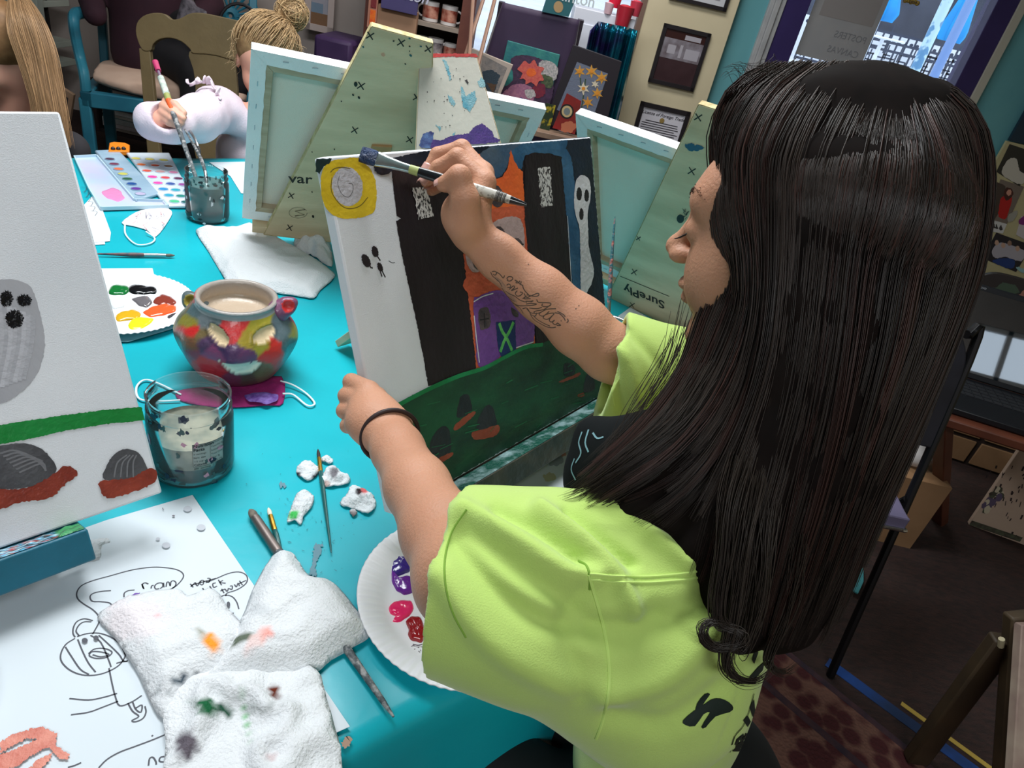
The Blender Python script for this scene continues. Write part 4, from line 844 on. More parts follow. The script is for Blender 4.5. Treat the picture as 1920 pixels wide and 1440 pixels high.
# ---- sheets of paper
def sheet(px, label, z=.0008, marks=None, cat='paper', m_=None, name='paper_sheet', curl=0, group=None):
    t = thing(name, Z(*np.mean(px, 0)), label, cat, group)
    g = G(); P = [Z(*p_, T + z) for p_ in px]; g.prism([p for p in P], A(0, 0, -.0006)); g.make('sheet', m_ or M_paper, t, smooth=False)
    if marks: marks(t, Plane((0, 0, T + z), (0, 0, 1)))
    return t
def hand(q, g, s_, ox=0, oy=0, k=1, w=.0014, mi=0):
    for st_ in s_: q.stroke(g, zz(st_, ox, oy, k), w, mi, n=4, off=.0002)
def drawing(t, q):
    g = G(); k = 2.5946; ox, oy = 0, 900
    S_ = [[(800, 545), (850, 520), (885, 485), (892, 460), (870, 440), (820, 428), (740, 424), (640, 438), (540, 465), (450, 490), (395, 515), (373, 550), (380, 580), (410, 605), (450, 630), (478, 660), (482, 690), (462, 730), (450, 750)],
          [(545, 610), (530, 597), (490, 592), (450, 590), (438, 570), (450, 553), (490, 542), (540, 538)], [(603, 570), (605, 550), (625, 538), (655, 535)],
          [(690, 505), (700, 530), (692, 510), (705, 500), (722, 506)], [(735, 528), (738, 515), (748, 512)], [(775, 528), (758, 530), (752, 518), (762, 505), (780, 500), (792, 505), (790, 520), (778, 528)], [(795, 500), (798, 522)], [(808, 520), (812, 498), (822, 498), (828, 515), (832, 495), (845, 490), (856, 500), (852, 516), (838, 526)],
          [(365, 765), (355, 745), (358, 715), (375, 688), (410, 675), (452, 684)], [(385, 758), (370, 735), (385, 705), (410, 690), (445, 690)],
          [(365, 770), (320, 800), (296, 845), (300, 885), (340, 925), (400, 948), (470, 948), (530, 930), (580, 900), (608, 860), (605, 840)], [(375, 762), (420, 748), (480, 745), (540, 765), (585, 800), (608, 845)],
          [(318, 812), (345, 855), (390, 920), (432, 946)], [(378, 775), (400, 830), (430, 890), (465, 935)], [(440, 755), (490, 790), (530, 880), (540, 910)], [(480, 755), (540, 810), (580, 850), (600, 880), (622, 880)],
          [(430, 845), (460, 822), (510, 820), (545, 838), (520, 862), (470, 868), (435, 855), (450, 835), (500, 838), (530, 850), (490, 860), (450, 850)],
          [(530, 915), (545, 990), (560, 1050), (582, 1098), (640, 1080), (690, 1048)], [(337, 1063), (430, 1070), (500, 1058), (570, 1038)], [(345, 1142), (430, 1130), (500, 1105), (575, 1076)],
          [(622, 1085), (645, 1125), (675, 1150), (642, 1170), (660, 1176), (695, 1160), (710, 1130), (705, 1100)], [(645, 1080), (660, 1115), (685, 1130), (690, 1095), (660, 1110)], [(566, 892), (590, 885), (620, 882)],
          [(1052, 605), (1065, 575), (1095, 560), (1130, 568), (1152, 595), (1162, 628)], [(1045, 585), (1060, 590), (1068, 574)], [(1098, 565), (1105, 550), (1150, 535), (1190, 510), (1204, 485), (1195, 460), (1160, 447), (1110, 455), (1050, 480), (1000, 500)],
          [(925, 505), (940, 522)], [(928, 520), (950, 498)], [(950, 498), (960, 515), (975, 490)], [(972, 505), (985, 510), (992, 492), (980, 488), (975, 500)], [(1000, 490), (1015, 498), (1022, 480), (1008, 478)], [(930, 512), (1050, 478)],
          [(985, 525), (1000, 545), (1012, 525)], [(1020, 515), (1030, 532)], [(1050, 500), (1035, 505), (1040, 522), (1056, 516)], [(1062, 485), (1078, 512)], [(1085, 488), (1070, 498), (1098, 502)],
          [(1022, 565), (1035, 575), (1040, 560)], [(1078, 530), (1090, 550)], [(1072, 540), (1095, 530)], [(1095, 530), (1105, 542), (1112, 525)], [(1115, 528), (1128, 532), (1130, 516), (1118, 516)], [(1140, 508), (1150, 520), (1158, 502), (1165, 516)], [(1165, 490), (1180, 512)], [(1162, 504), (1198, 488)],
          [(480, 1400), (520, 1360), (580, 1325), (660, 1295), (740, 1265), (805, 1238)], [(722, 1390), (728, 1355), (745, 1350), (758, 1370), (760, 1385)], [(800, 1345), (780, 1350), (776, 1368), (800, 1372)], [(738, 1242), (744, 1246)],
          [(330, 1398), (360, 1390), (395, 1375)]]
    hand(q, g, S_, ox, oy, k)
    for e_ in ((1078, 615, 14, 18), (1111, 605, 9, 14), (412, 780, 15, 12), (467, 768, 13, 12)): q.poly(g, zz(ell(*e_, n=12), ox, oy, k), 0)
    q.poly(g, zz([(1092, 655), (1112, 650), (1138, 644), (1132, 668), (1115, 674), (1100, 668)], ox, oy, k), 0)
    g.make('pencil_drawing', M_pencil, t, smooth=False)
    g = G(); q.poly(g, jag(zz([(640, 562), (655, 550), (682, 548), (670, 565), (655, 568)], ox, oy, k), .4), 1)
    for e_ in ((912, 140, 20, 14), (978, 230, 21, 15), (808, 317, 20, 14), (768, 286, 10, 7)): q.poly(g, zz(ell(*e_), ox, oy, k), 2)
    q.poly(g, zz(ell(844, 174, 7, 4), ox, oy, k), 3); q.stroke(g, zz([(790, 135), (795, 145)], ox, oy, k), .0008, 3)
    q.poly(g, jag([(0, 1392), (20, 1378), (60, 1366), (78, 1362), (108, 1376), (104, 1398), (130, 1414), (128, 1424), (110, 1422), (92, 1400), (60, 1416), (30, 1438), (0, 1444), (-10, 1420), (30, 1404), (70, 1386), (50, 1384), (0, 1412)], 1.0, 2), 4)
    q.poly(g, jag([(46, 1450), (70, 1424), (100, 1410), (92, 1425), (70, 1450)], 1, 3), 4)
    g.make('paint_marks', [P_black, paint('mark_violet', 96, 50, 150), mat('damp_spot', s(184, 188, 196), rough=.8), mat('speck_grey', s(110, 108, 116)), paint('wash_red_brown', 186, 100, 84, 206, 130, 112, sc=60)], t, smooth=False)
sheet([(-140, 1075), (0, 1046), (200, 975), (361, 928), (656, 1362), (560, 1405), (480, 1470), (300, 1600), (-140, 1600)], 'large sheet with pencil Halloween doodles at the near edge of the table', .0016, drawing, 'drawing', name='drawing_paper')
sheet([(150, 392), (180, 360), (208, 436), (206, 452), (160, 456)], 'white sheet with grey squiggles poking out beside the mixing tray', .0012, lambda t, q: (lambda g: (hand(q, g, [[(150 + 4 * i, 350 + 9 * i), (162 + 4 * i, 352 + 9 * i), (158 + 4 * i, 360 + 9 * i)] for i in range(6)], w=.0009), g.make('squiggles', M_pencil, t, smooth=False)))(G()))
sheet([(150, 448), (196, 447), (197, 458), (150, 460)], 'strip of white paper under the squiggle sheet', .0006)
sheet([(392, 304), (470, 303), (500, 370), (452, 362), (432, 330)], 'white paper lying between the far jar and the far canvas', .001)
def dr2(t, q):
    g = G(); hand(q, g, [[(505, 1290), (530, 1285), (512, 1330), (520, 1380)], [(530, 1300), (560, 1320), (580, 1380), (595, 1395)], [(520, 1380), (545, 1350), (570, 1345), (590, 1330)], [(560, 1330), (575, 1350), (590, 1345)], [(575, 1385), (590, 1370), (600, 1380)]], 1060, 190, 3.2, w=.0011); g.make('pen_drawing', M_ink, t, smooth=False)
sheet([(1143, 604), (1182, 576), (1262, 622), (1330, 650), (1300, 700), (1180, 660)], 'white sheet with a black pen drawing under the plywood easel behind the woman\'s face', .001, dr2, 'drawing', name='drawing_paper')
sheet([(870, 1010), (868, 948), (1120, 770), (1220, 800), (1160, 960), (1000, 1000)], 'white work paper stained with paint under the haunted house easel', .001, lambda t, q: (lambda g: ([q.poly(g, jag(ell(*e_[:4]), 1.2, 5), e_[4]) for e_ in ((1040, 862, 16, 12, 0), (1056, 852, 5, 4, 1), (1012, 935, 14, 8, 2), (985, 920, 10, 6, 0), (1030, 895, 12, 8, 3))], g.make('paint_stains', [mat('stain_grey', s(150, 158, 170)), mat('stain_pink', s(226, 160, 150)), mat('stain_dark', s(80, 82, 88)), mat('stain_olive', s(186, 182, 150))], t, smooth=False)))(G()))
# ---- paper towels
def towel(px, label, h=.006, amp=.012, seed=1, sc=14, spots=(), z=T + .001, name='paper_towel', solid=.0022, m_=None, lines=None, step=.005, fn=None, group='used paper towels'):
    t = thing(name, Z(*np.mean(px, 0)), label, 'paper towel', group)
    def hf(x, y, e):
        r = 1 - abs(fbm(x * sc, y * sc, seed)) * 2.2; b = h * min(1, e * 1.5) + amp * max(0, r) ** 2 * (.35 + .65 * e) + .0012 * fbm(x * 90, y * 90, seed); return (b + (fn(x, y) if fn else 0)) if e > 0 else .001 + max(0, amp * .25 * r) + (fn(x, y) if fn else 0)
    g = G(); sheet_poly(g, px, hf, step, z); o = g.make('towel_sheet', m_ or vcol_mat('towel_fibre', rough=.95, spec=.15, bump=1.0, bscale=330), t, solid=solid, auto=0, soff=0)
    V = np.vstack(g.v); cols = np.tile(np.array(s(216, 219, 222)), (len(V), 1)); pxs = np.array([pj(v) for v in V])
    for (x, y, rx, ry, rot, c, a) in spots:
        r = math.radians(rot); dx = pxs[:, 0] - x; dy = pxs[:, 1] - y; u = (dx * math.cos(r) + dy * math.sin(r)) / rx; v_ = (-dx * math.sin(r) + dy * math.cos(r)) / ry
        nz = np.array([.45 * fbm(p[0] * .09, p[1] * .09, 3) for p in pxs]); k = np.clip((1.15 - np.sqrt(u * u + v_ * v_) + nz) / .4, 0, 1)[:, None] * a; cols = cols * (1 - k) + np.array(s(*c)) * k
    set_vcol(o, cols); return t
towel([(310, 1290), (370, 1270), (440, 1255), (540, 1262), (592, 1268), (612, 1330), (642, 1460), (600, 1620), (330, 1600), (312, 1400), (304, 1330)], 'crumpled paper towel with green and purple blotches at the bottom edge of the photo', .006, .020, 31, 11, [(385, 1325, 26, 14, 30, (30, 96, 60), 1), (420, 1330, 18, 12, 40, (24, 70, 50), 1), (460, 1340, 5, 44, -8, (110, 180, 120), .8), (515, 1298, 10, 13, 0, (96, 40, 24), 1), (350, 1400, 18, 30, 10, (70, 56, 70), .9), (480, 1328, 40, 10, -8, (90, 100, 96), .5), (505, 1420, 10, 12, 0, (180, 150, 150), .6)], z=T + .002, fn=lambda x, y: .004)
towel([(184, 1160), (205, 1138), (250, 1118), (330, 1106), (352, 1120), (400, 1108), (430, 1150), (470, 1200), (430, 1270), (380, 1290), (345, 1305), (330, 1325), (312, 1352), (290, 1330), (262, 1268), (240, 1232), (215, 1195)], 'folded paper towel with an orange blot and dark dabs over the pencil doodles', .014, .008, 12, 8, [(396, 1205, 12, 22, -35, (240, 150, 50), 1), (378, 1188, 6, 12, -30, (120, 118, 84), .7), (340, 1272, 16, 7, -12, (50, 66, 80), 1), (318, 1280, 20, 4, -8, (80, 96, 106), .8), (308, 1295, 24, 4, -4, (96, 108, 114), .8), (296, 1152, 3, 3, 0, (230, 110, 110), 1), (250, 1160, 60, 40, 0, (232, 216, 220), .5), (370, 1265, 6, 4, 0, (60, 70, 80), .8)], z=T + .003)
towel([(508, 1050), (520, 1040), (545, 1038), (560, 1058), (580, 1082), (614, 1088), (640, 1110), (672, 1150), (694, 1180), (688, 1198), (660, 1216), (620, 1238), (590, 1262), (540, 1272), (470, 1282), (410, 1296), (365, 1300), (372, 1278), (392, 1250), (430, 1198), (455, 1160), (478, 1100)], 'paper towel folded double with green and pink dabs, lying over the long brush', .022, .007, 5, 9, [(455, 1198, 26, 9, -32, (96, 106, 92), 1), (500, 1188, 14, 12, -20, (240, 160, 150), .9), (478, 1205, 24, 14, -30, (236, 196, 190), .6), (490, 1146, 20, 12, 10, (190, 194, 198), .7), (583, 1236, 3, 4, 0, (90, 50, 150), 1), (440, 1165, 18, 6, 40, (160, 166, 170), .6)], z=T + .003)
towel([(368, 436), (380, 430), (430, 432), (462, 420), (480, 424), (505, 440), (560, 470), (618, 506), (626, 522), (600, 545), (588, 560), (560, 556), (500, 548), (440, 545), (408, 500), (390, 470)], 'clean white paper towel folded over, beside the pumpkin pot', .013, .006, 44, 7, [], z=T + .001)
towel([(552, 455), (562, 436), (590, 430), (612, 432), (620, 470), (622, 500), (590, 484), (556, 470)], 'crumpled tissue behind the left edge of the haunted house painting', .02, .02, 8, 16, [(590, 470, 6, 20, 0, (170, 190, 206), .5)], name='tissue')
towel([(98, 1046), (112, 1034), (150, 1020), (200, 1010), (206, 1018), (190, 1024), (186, 1050), (150, 1054), (110, 1056)], 'folded white paper wedge under the teal ledge of the ghost canvas easel', .010, .004, 3, 9, [], name='folded_paper', solid=.002)
for i, (px, lab, sp) in enumerate((([(556, 884), (566, 870), (582, 868), (596, 880), (592, 894), (576, 902), (562, 894)], 'wad of used cotton with black edges, left of the thin green brush', [(590, 894, 8, 5, 0, (40, 44, 50), 1), (556, 890, 8, 4, 0, (60, 60, 66), 1)]),
        ([(600, 904), (612, 882), (628, 878), (640, 888), (655, 896), (652, 908), (634, 912), (614, 914)], 'wad of used cotton with dark smears, right of the thin green brush', [(626, 886, 8, 10, 30, (70, 60, 70), .8), (612, 908, 6, 6, 0, (190, 150, 140), .8)]),
        ([(638, 944), (650, 930), (660, 914), (680, 918), (700, 934), (704, 950), (690, 966), (668, 956), (648, 952)], 'wad of used cotton with a red spot, nearest the woman\'s forearm', [(682, 920, 8, 6, 0, (220, 110, 110), 1), (672, 924, 5, 8, 0, (50, 40, 44), 1)]),
        ([(538, 980), (548, 950), (556, 930), (574, 922), (587, 932), (584, 952), (570, 968), (564, 984), (552, 978)], 'wad of used cotton with a green smear, above the two resting brushes', [(552, 966, 12, 7, -30, (70, 180, 90), 1)]),
        ([(602, 862), (612, 858), (624, 864), (620, 870), (608, 868)], 'tiny scrap of used cotton above the other wads', []),
        ([(656, 960), (664, 957), (669, 964), (662, 970)], 'tiny dark cotton crumb below the red-spotted wad', [(662, 964, 8, 8, 0, (120, 96, 96), .8)]))):
    towel(px, lab, .010, .012, 60 + i, 60, sp, name='cotton_wad', step=.0025, group='used cotton wads')
# ---- brushes lying about
brush([on(596, 842, .004), on(621, 1036, .004)], .0028, 'thin brush with a dark green handle and brass ferrule, lying among the cotton wads', M_hgreen, M_gold, mat('bristle_dark_tip', s(50, 46, 44), rough=.7), fl=.15, bl=.1)
brush([on(503, 952, .004), on(531, 1050, .004)], .0032, 'small round brush with a brass ferrule and white tip, beside the thick grey brush', M_hgreen, M_gold, mat('bristle_white_tip', s(220, 214, 196), rough=.7), fl=.3, bl=.16)
brush([on(468, 955, .007), on(525, 1040, .007), on(590, 1130, .006), on(738, 1344, .005)], .0058, 'long thick paint-crusted brush running under the folded paper towel', M_hgrey, mat('ferrule_dull', s(120, 110, 106), rough=.45, metal=.8), fl=.2, bl=.05)
brush([on(328, 479, .005), on(180, 476, .005)], .0036, 'flat-lying brush with a silver ferrule, beyond the loaded paper plate', mat('handle_teal_dark', s(50, 70, 84), s(150, 90, 80), scale=60, rough=.5), fl=.28, bl=.12)
brush([D(1140, 606, 1.22), D(1146, 500, 1.20), D(1153, 406, 1.18)], .0034, 'paint-crusted brush handle standing up behind the right edge of the haunted house painting', M_hmulti, fl=.12, bl=.08)
brush([D(1186, 612, 1.19), D(1160, 598, 1.20), D(1120, 590, 1.21)], .0038, 'brush with brown bristles lying at the foot of the haunted house painting', mat('handle_black_flecked', s(50, 56, 58), s(120, 130, 130), scale=90, rough=.5, lo=.5), M_steel, mat('bristle_brown', s(150, 110, 70), s(90, 70, 50), scale=90), fl=.4, bl=.22, rb=.005)
# ---- dried paint spots on the plastic cover
g = G(); q = Plane((0, 0, T + .0006), (0, 0, 1)); R_ = random.Random(21)
for k in range(120):
    x = R_.gauss(600, 90); y = R_.gauss(990, 90)
    if x < 690 + (y - 900) * .1 and y > 830: q.stroke(g, [(x, y), (x + R_.uniform(-5, 5), y + R_.uniform(-4, 4))], R_.uniform(.0002, .0006), R_.choice((0, 0, 1)), off=.0004)
for px, m_ in (([(640, 1395), (652, 1378), (660, 1385), (655, 1400), (644, 1404)], 2), ([(590, 1020), (606, 1022), (600, 1040), (592, 1060), (594, 1082), (580, 1076), (586, 1050)], 3), ([(524, 904), (534, 906), (535, 914), (526, 915)], 3)):
    q.poly(g, jag(px, 1.4, 3), m_, off=.0005)
g.make('dried_paint_specks', [mat('speck_navy', s(24, 60, 74)), mat('speck_teal', s(40, 110, 120)), mat('speck_brown', s(150, 120, 100)), mat('speck_slate', s(90, 130, 144))], tc, smooth=False, kind='stuff')
# ================================================================== the room
WD = math.radians(5); WX = A(math.cos(WD), math.sin(WD), 0); WN = A(WX[1], -WX[0], 0); WP = A(.50, 4.6, 0)
def wpt(s_, z, off=0): return WP + WX * s_ + WN * off + A(0, 0, z)
def ws(x, y, off=0):
    Q = PL(x, y, WP + WN * off, WN); return float((Q - WP) @ WX), float(Q[2])
M_wall = mat('wall_greige', s(176, 164, 158), s(166, 154, 148), scale=3, rough=.8)
M_cream = mat('wall_cream', s(216, 204, 172), s(208, 196, 164), scale=3, rough=.75)
M_aqua = mat('wall_aqua', s(104, 168, 176), s(96, 160, 170), scale=4, rough=.6)
M_purple = mat('frame_purple', s(52, 40, 96), s(46, 36, 88), scale=5, rough=.45)
M_trim = mat('trim_grey_white', s(176, 178, 180), s(160, 162, 166), scale=10, rough=.5)
def struct(name, g, m, **k): return g.make(name, m, kind='structure', **k)
RH = 2.7
# floor
g = G(); g.box(A(-4.4, -2.6, -.05), A(8.6, 0, 0), A(0, 8.2, 0), A(0, 0, .05)); struct('floor', g, mat('floor_dark_weave', s(54, 34, 30), s(36, 25, 23), scale=34, rough=.85, bump=1.5, bscale=150, stretch=(1, 3, 1)), smooth=False)
g = G(); g.box(A(-4.4, -2.6, RH), A(8.6, 0, 0), A(0, 8.2, 0), A(0, 0, .05)); struct('ceiling', g, mat('ceiling_white', s(226, 226, 222), rough=.9), smooth=False)
g = G(); g.box(A(-4.45, -2.6, 0), A(.1, 0, 0), A(0, 8.2, 0), A(0, 0, RH)); struct('wall_left', g, M_wall, smooth=False)
g = G(); g.box(A(3.6, -2.6, 0), A(.1, 0, 0), A(0, 8.2, 0), A(0, 0, RH)); struct('wall_right', g, M_cream, smooth=False)
FW = (2.28, 2.82, 1.52, 1.98); g = G()
for x0, x1, z0, z1 in ((-4.4, FW[0], 0, RH), (FW[1], 4.2, 0, RH), (FW[0], FW[1], 0, FW[2]), (FW[0], FW[1], FW[3], RH)): g.box(A(x0, -2.7, z0), A(x1 - x0, 0, 0), A(0, .1, 0), A(0, 0, z1 - z0))
struct('wall_front', g, M_wall, smooth=False)
g = G(); xm = (FW[0] + FW[1]) / 2
for x in (FW[0], xm - .02, FW[1] - .04): g.box(A(x, -2.66, FW[2]), A(.04, 0, 0), A(0, .05, 0), A(0, 0, FW[3] - FW[2]))
for z in (FW[2], FW[3] - .04): g.box(A(FW[0], -2.66, z), A(FW[1] - FW[0], 0, 0), A(0, .05, 0), A(0, 0, .04))
_w3 = struct('window_3', g, mat('window_frame_white', s(210, 210, 210), rough=.5), smooth=False); g = G(); g.box(A(FW[0], -2.645, FW[2]), A(FW[1] - FW[0], 0, 0), A(0, .005, 0), A(0, 0, FW[3] - FW[2])); g.make('pane', glass_mat('window_glass_3', (.93, .96, .98, 1), .02, .02), _w3, smooth=False)
sA, sB = ws(882, 0)[0], ws(1203, 0)[0]           # left window
sP0, sP1 = ws(1211, 0)[0], ws(1382, 0)[0]         # cream pilaster
sG0, sG1 = ws(1520, 0)[0], ws(1868, 0)[0]         # glass of the purple window
sF0, sF1 = ws(1472, 0)[0], sG1 + (ws(1920, 54)[0] - ws(1840, 54)[0]) * .52
def wallseg(g, s0, s1, z0, z1, t=.14, off=0, mi=0): g.box(wpt(s0, z0, off), WX * (s1 - s0), WN * -t, A(0, 0, z1 - z0), mi)
g = G(); wallseg(g, -5.2, sA, 0, RH); wallseg(g, sA, sB, 0, .56); wallseg(g, sA, sB, 2.3, RH); wallseg(g, sB, sP1, 0, RH); struct('wall_back', g, M_wall, smooth=False)
g = G(); wallseg(g, sP1, sF0, 0, RH); wallseg(g, sF0, sF1, 0, .62); wallseg(g, sF0, sF1, 2.35, RH); wallseg(g, sF1, 3.4, 0, RH); struct('wall_back_right', g, M_aqua, smooth=False)
g = G(); wallseg(g, sP0, sP1, 0, RH, .07, .07); struct('trim_1', g, M_cream, bevel=.003, smooth=False)
g = G(); wallseg(g, sP0 - .03, sP0, 0, RH, .05, .08); struct('trim_2', g, mat('trim_brown', s(120, 96, 84), rough=.6), smooth=False)
g = G()
for a, b, o in ((1443, 1452, .03), (1452, 1462, .045), (1462, 1473, .03)): wallseg(g, ws(a, 0)[0], ws(b, 0)[0], 0, RH, .04, o)
struct('trim_3', g, M_trim, bevel=.003, smooth=False)
sT = sF1; g = G(); wallseg(g, sT, sT + .05, 0, RH, .04, .03); struct('trim_4', g, mat('trim_ivory', s(186, 184, 172), rough=.5), bevel=.002, smooth=False)
# purple window
def window(n, s0, s1, z0, z1, fs0, fs1, fz0, fz1, m, extra=None):
    g = G(); wallseg(g, fs0, s0, fz0, fz1, .12, .02); wallseg(g, s1, fs1, fz0, fz1, .12, .02); wallseg(g, s0, s1, fz0, z0, .12, .02); wallseg(g, s0, s1, z1, fz1, .12, .02)
    o = struct('window_%d' % n, g, m, bevel=.004, smooth=False)
    g = G(); wallseg(g, s0, s1, z0, z1, .006, -.05); g.make('pane', glass_mat('window_glass_%d' % n, (.93, .96, .98, 1), .03, .02), o, smooth=False); return o
window(1, sA + .03, sB - .03, .6, 2.26, sA, sB, .56, 2.3, mat('frame_white', s(206, 206, 212), rough=.5))
window(2, sG0, sG1, .8, 2.25, sF0, sF1, .62, 2.35, M_purple)
# ---- outside
ZG = .70
g = G(); g.box(A(-14, 5.0, ZG - .3), A(44, 0, 0), A(0, 40, 0), A(0, 0, .3)); struct('pavement', g, mat('pavement_bright', s(214, 214, 218), s(196, 196, 204), scale=2, rough=.8), smooth=False)
g = G(); g.box(A(-14, 36, 0), A(60, 0, 0), A(0, 1, 0), A(0, 0, 14)); g.make('far_building', mat('far_building_dark', s(58, 62, 78), s(34, 38, 54), scale=.6, rough=.5), label='dark shopfront building across the street, seen through the purple window', cat='building', smooth=False)
def outp(x, y, d): return D(x, y, d)
fd = 14.0                                          # iron fence
def pw(x, y, P0): return PL(x, y, P0, A(0, -1, 0))
fa_ = D(1560, 60, fd); fence_y = fa_[1]
def fz(x, y): Q = PL(x, y, A(0, fence_y, 0), A(0, -1, 0)); return Q
x0 = fz(1480, 130)[0]; x1 = fz(1860, 150)[0]; zt = fz(1700, 72)[2]; zb = ZG
g = G(); g.box((x0 - 3, fence_y + 1.2, ZG), (x1 - x0 + 6, 0, 0), (0, .3, 0), (0, 0, (zt - ZG) * 1.02)); struct('sunlit_backdrop', g, mat('sunlit_backdrop_white', s(228, 230, 236), rough=.8), smooth=False)  # added white slab standing in for the sunlit brightness beyond the fence
ft = thing('iron_fence', (( x0 + x1) / 2, fence_y, ZG), 'dark wrought-iron fence in an irregular grid pattern outside the purple window', 'fence')
g = G(); R_ = random.Random(2)
for z_ in (zt, zt - .16, (zt + zb) / 2 + .1, zb + .2, zb + .02): g.box((x0, fence_y - .02, z_), (x1 - x0, 0, 0), (0, .04, 0), (0, 0, .045))
x = x0
while x < x1:
    g.box((x, fence_y - .015, zb), (.03, 0, 0), (0, .03, 0), (0, 0, zt - zb))
    for k in range(5): z_ = R_.uniform(zb, zt - .2); g.box((x, fence_y - .015, z_), (R_.uniform(.1, .28), 0, 0), (0, .02, 0), (0, 0, .028))
    for k in range(2): g.box((x + R_.uniform(.03, .14), fence_y - .015, R_.uniform(zb, zb + .5)), (.022, 0, 0), (0, .02, 0), (0, 0, R_.uniform(.2, .5)))
    x += .17
g.make('fence_grid', mat('iron_dark', s(60, 66, 84), rough=.5, metal=.4), ft, smooth=False)
g = G()
for a in np.arange(x0, x1, .12): g.lathe([(.035, 0), (.035, .02)], (a, fence_y, zt - .10), 10, axis=(0, 1, 0))
g.make('ring_row', mat('iron_dark', s(60, 66, 84)), ft)
def umbrella(px_top, px_bot, d, w0, w1, label, pole):
    a = D(*px_top, d); b = D(*px_bot, d); b[0], b[1] = a[0], a[1]; t = thing('patio_umbrella', (a[0], a[1], ZG), label, 'umbrella', 'closed patio umbrellas')
    g = G(); n = 24; zs = np.linspace(b[2], a[2], 12); prof = [(np.interp(z_, [b[2], b[2] + .15, a[2]], [w1 * .8, w1, w0]), z_ - b[2]) for z_ in zs]
    g.lathe(prof, tuple(b), n, fn=lambda th, r, z, i: (r * (1 + .22 * np.cos(th * 6)), z), capt=True); g.make('closed_canopy', mat('umbrella_cyan', s(10, 150, 216), s(14, 132, 200), scale=2, rough=.6), t)
    g = G(); g.tube([(a[0], a[1], ZG), (a[0], a[1], a[2])], .035, 10); g.make('pole', mat('pole_pale', s(196, 206, 216), rough=.5), t)
    g = G(); g.lathe([(.28, 0), (.28, .06), (.05, .09)], (a[0], a[1], ZG), 24); g.make('base', mat('base_white', s(220, 224, 230), rough=.6), t)
umbrella((1845, -60), (1802, 82), 12.5, .05, .23, 'closed cyan patio umbrella at the right side of the purple window', 1)
umbrella((1690, -60), (1672, 42), 12.5, .05, .26, 'closed cyan patio umbrella left of the painted pole outside the purple window', 1)
t = thing('street_pole', (*D(1735, 90, 7.5)[:2], ZG), 'street pole painted in white and pale blue, outside the purple window', 'pole'); g = G(); b = D(1735, 90, 7.5); g.tube([(b[0], b[1], ZG), (b[0], b[1], 3.4)], .055, 14); g.make('painted_pole', mat('pole_painted', s(186, 214, 226), s(90, 140, 180), scale=9, rough=.5, lo=.5, hi=.56), t)
t = thing('street_pole', (*D(1777, 90, 9)[:2], ZG), 'plain slate-blue post between the painted pole and the right-hand umbrella', 'pole'); g = G(); b = D(1777, 90, 9); g.tube([(b[0], b[1], ZG), (b[0], b[1], 3.6)], .06, 14); g.make('post', mat('post_slate', s(110, 140, 190), rough=.5), t)
for i, (x, y) in enumerate(((1660, 62),)):
    b = D(x, y, 10.5); t = thing('cafe_table', (b[0], b[1], ZG), ['white cafe table by the left-hand umbrella outside', 'white cafe table in front of the fence outside', 'pale cafe table beyond the fence outside'][i], 'table', 'cafe tables outside')
    g = G(); g.lathe([(.32, 0), (.33, .015), (.32, .03)], (b[0], b[1], ZG + .70), 24, capt=True); g.make('table_top', mat('cafe_white', s(226, 230, 236), rough=.4), t); g = G(); g.tube([(b[0], b[1], ZG), (b[0], b[1], ZG + .7)], .03); g.make('leg', mat('cafe_white', s(226, 230, 236)), t)
# poster hanging on the glass, seen from behind
q = [ws(*p_, -.03) for p_ in ((1541, -30), (1668, -10), (1614, 131), (1497, 101))]
t = thing('glass_poster', wpt((q[0][0] + q[1][0]) / 2, q[3][1], -.03), 'pale grey poster stuck to the purple window, seen from its back', 'poster')
sL = (q[0][0] + q[3][0]) / 2 - .01; sR = (q[1][0] + q[2][0]) / 2; zB = (q[2][1] + q[3][1]) / 2; g = G(); wallseg(g, sL, sR, zB, 2.0, .001, -.03); g.make('sheet', mat('poster_back', s(150, 152, 156), s(158, 158, 160), scale=6, rough=.8), t, smooth=False)
g = G(); wallseg(g, sL + .05, sR - .03, zB + .22, 2.0, .0005, -.0292); text_geo(g, 'POSTERS', .05, wpt(sR - .03, zB + .13, -.0285), -WX, (0, 0, 1), 1); text_geo(g, 'CANVAS', .05, wpt(sR - .04, zB + .05, -.0285), -WX, (0, 0, 1), 1)
g.make('faint_print', [mat('poster_print', s(142, 138, 138), rough=.8), mat('poster_text', s(128, 130, 136), rough=.8)], t, smooth=False)
g = G(); b = wpt(ws(1712, 4)[0], ws(1712, 4)[1], -.02)
for k in range(5): g.ball(b + WX * (.018 * (k - 2)) + A(0, 0, .004 * (k % 2)), (.014, .006, .013))
g.make('hanging_ornament', mat('ornament_dark', s(70, 56, 50), s(180, 150, 60), scale=90, rough=.4), label='small dark beaded ornament hanging at the top of the purple window', cat='ornament')
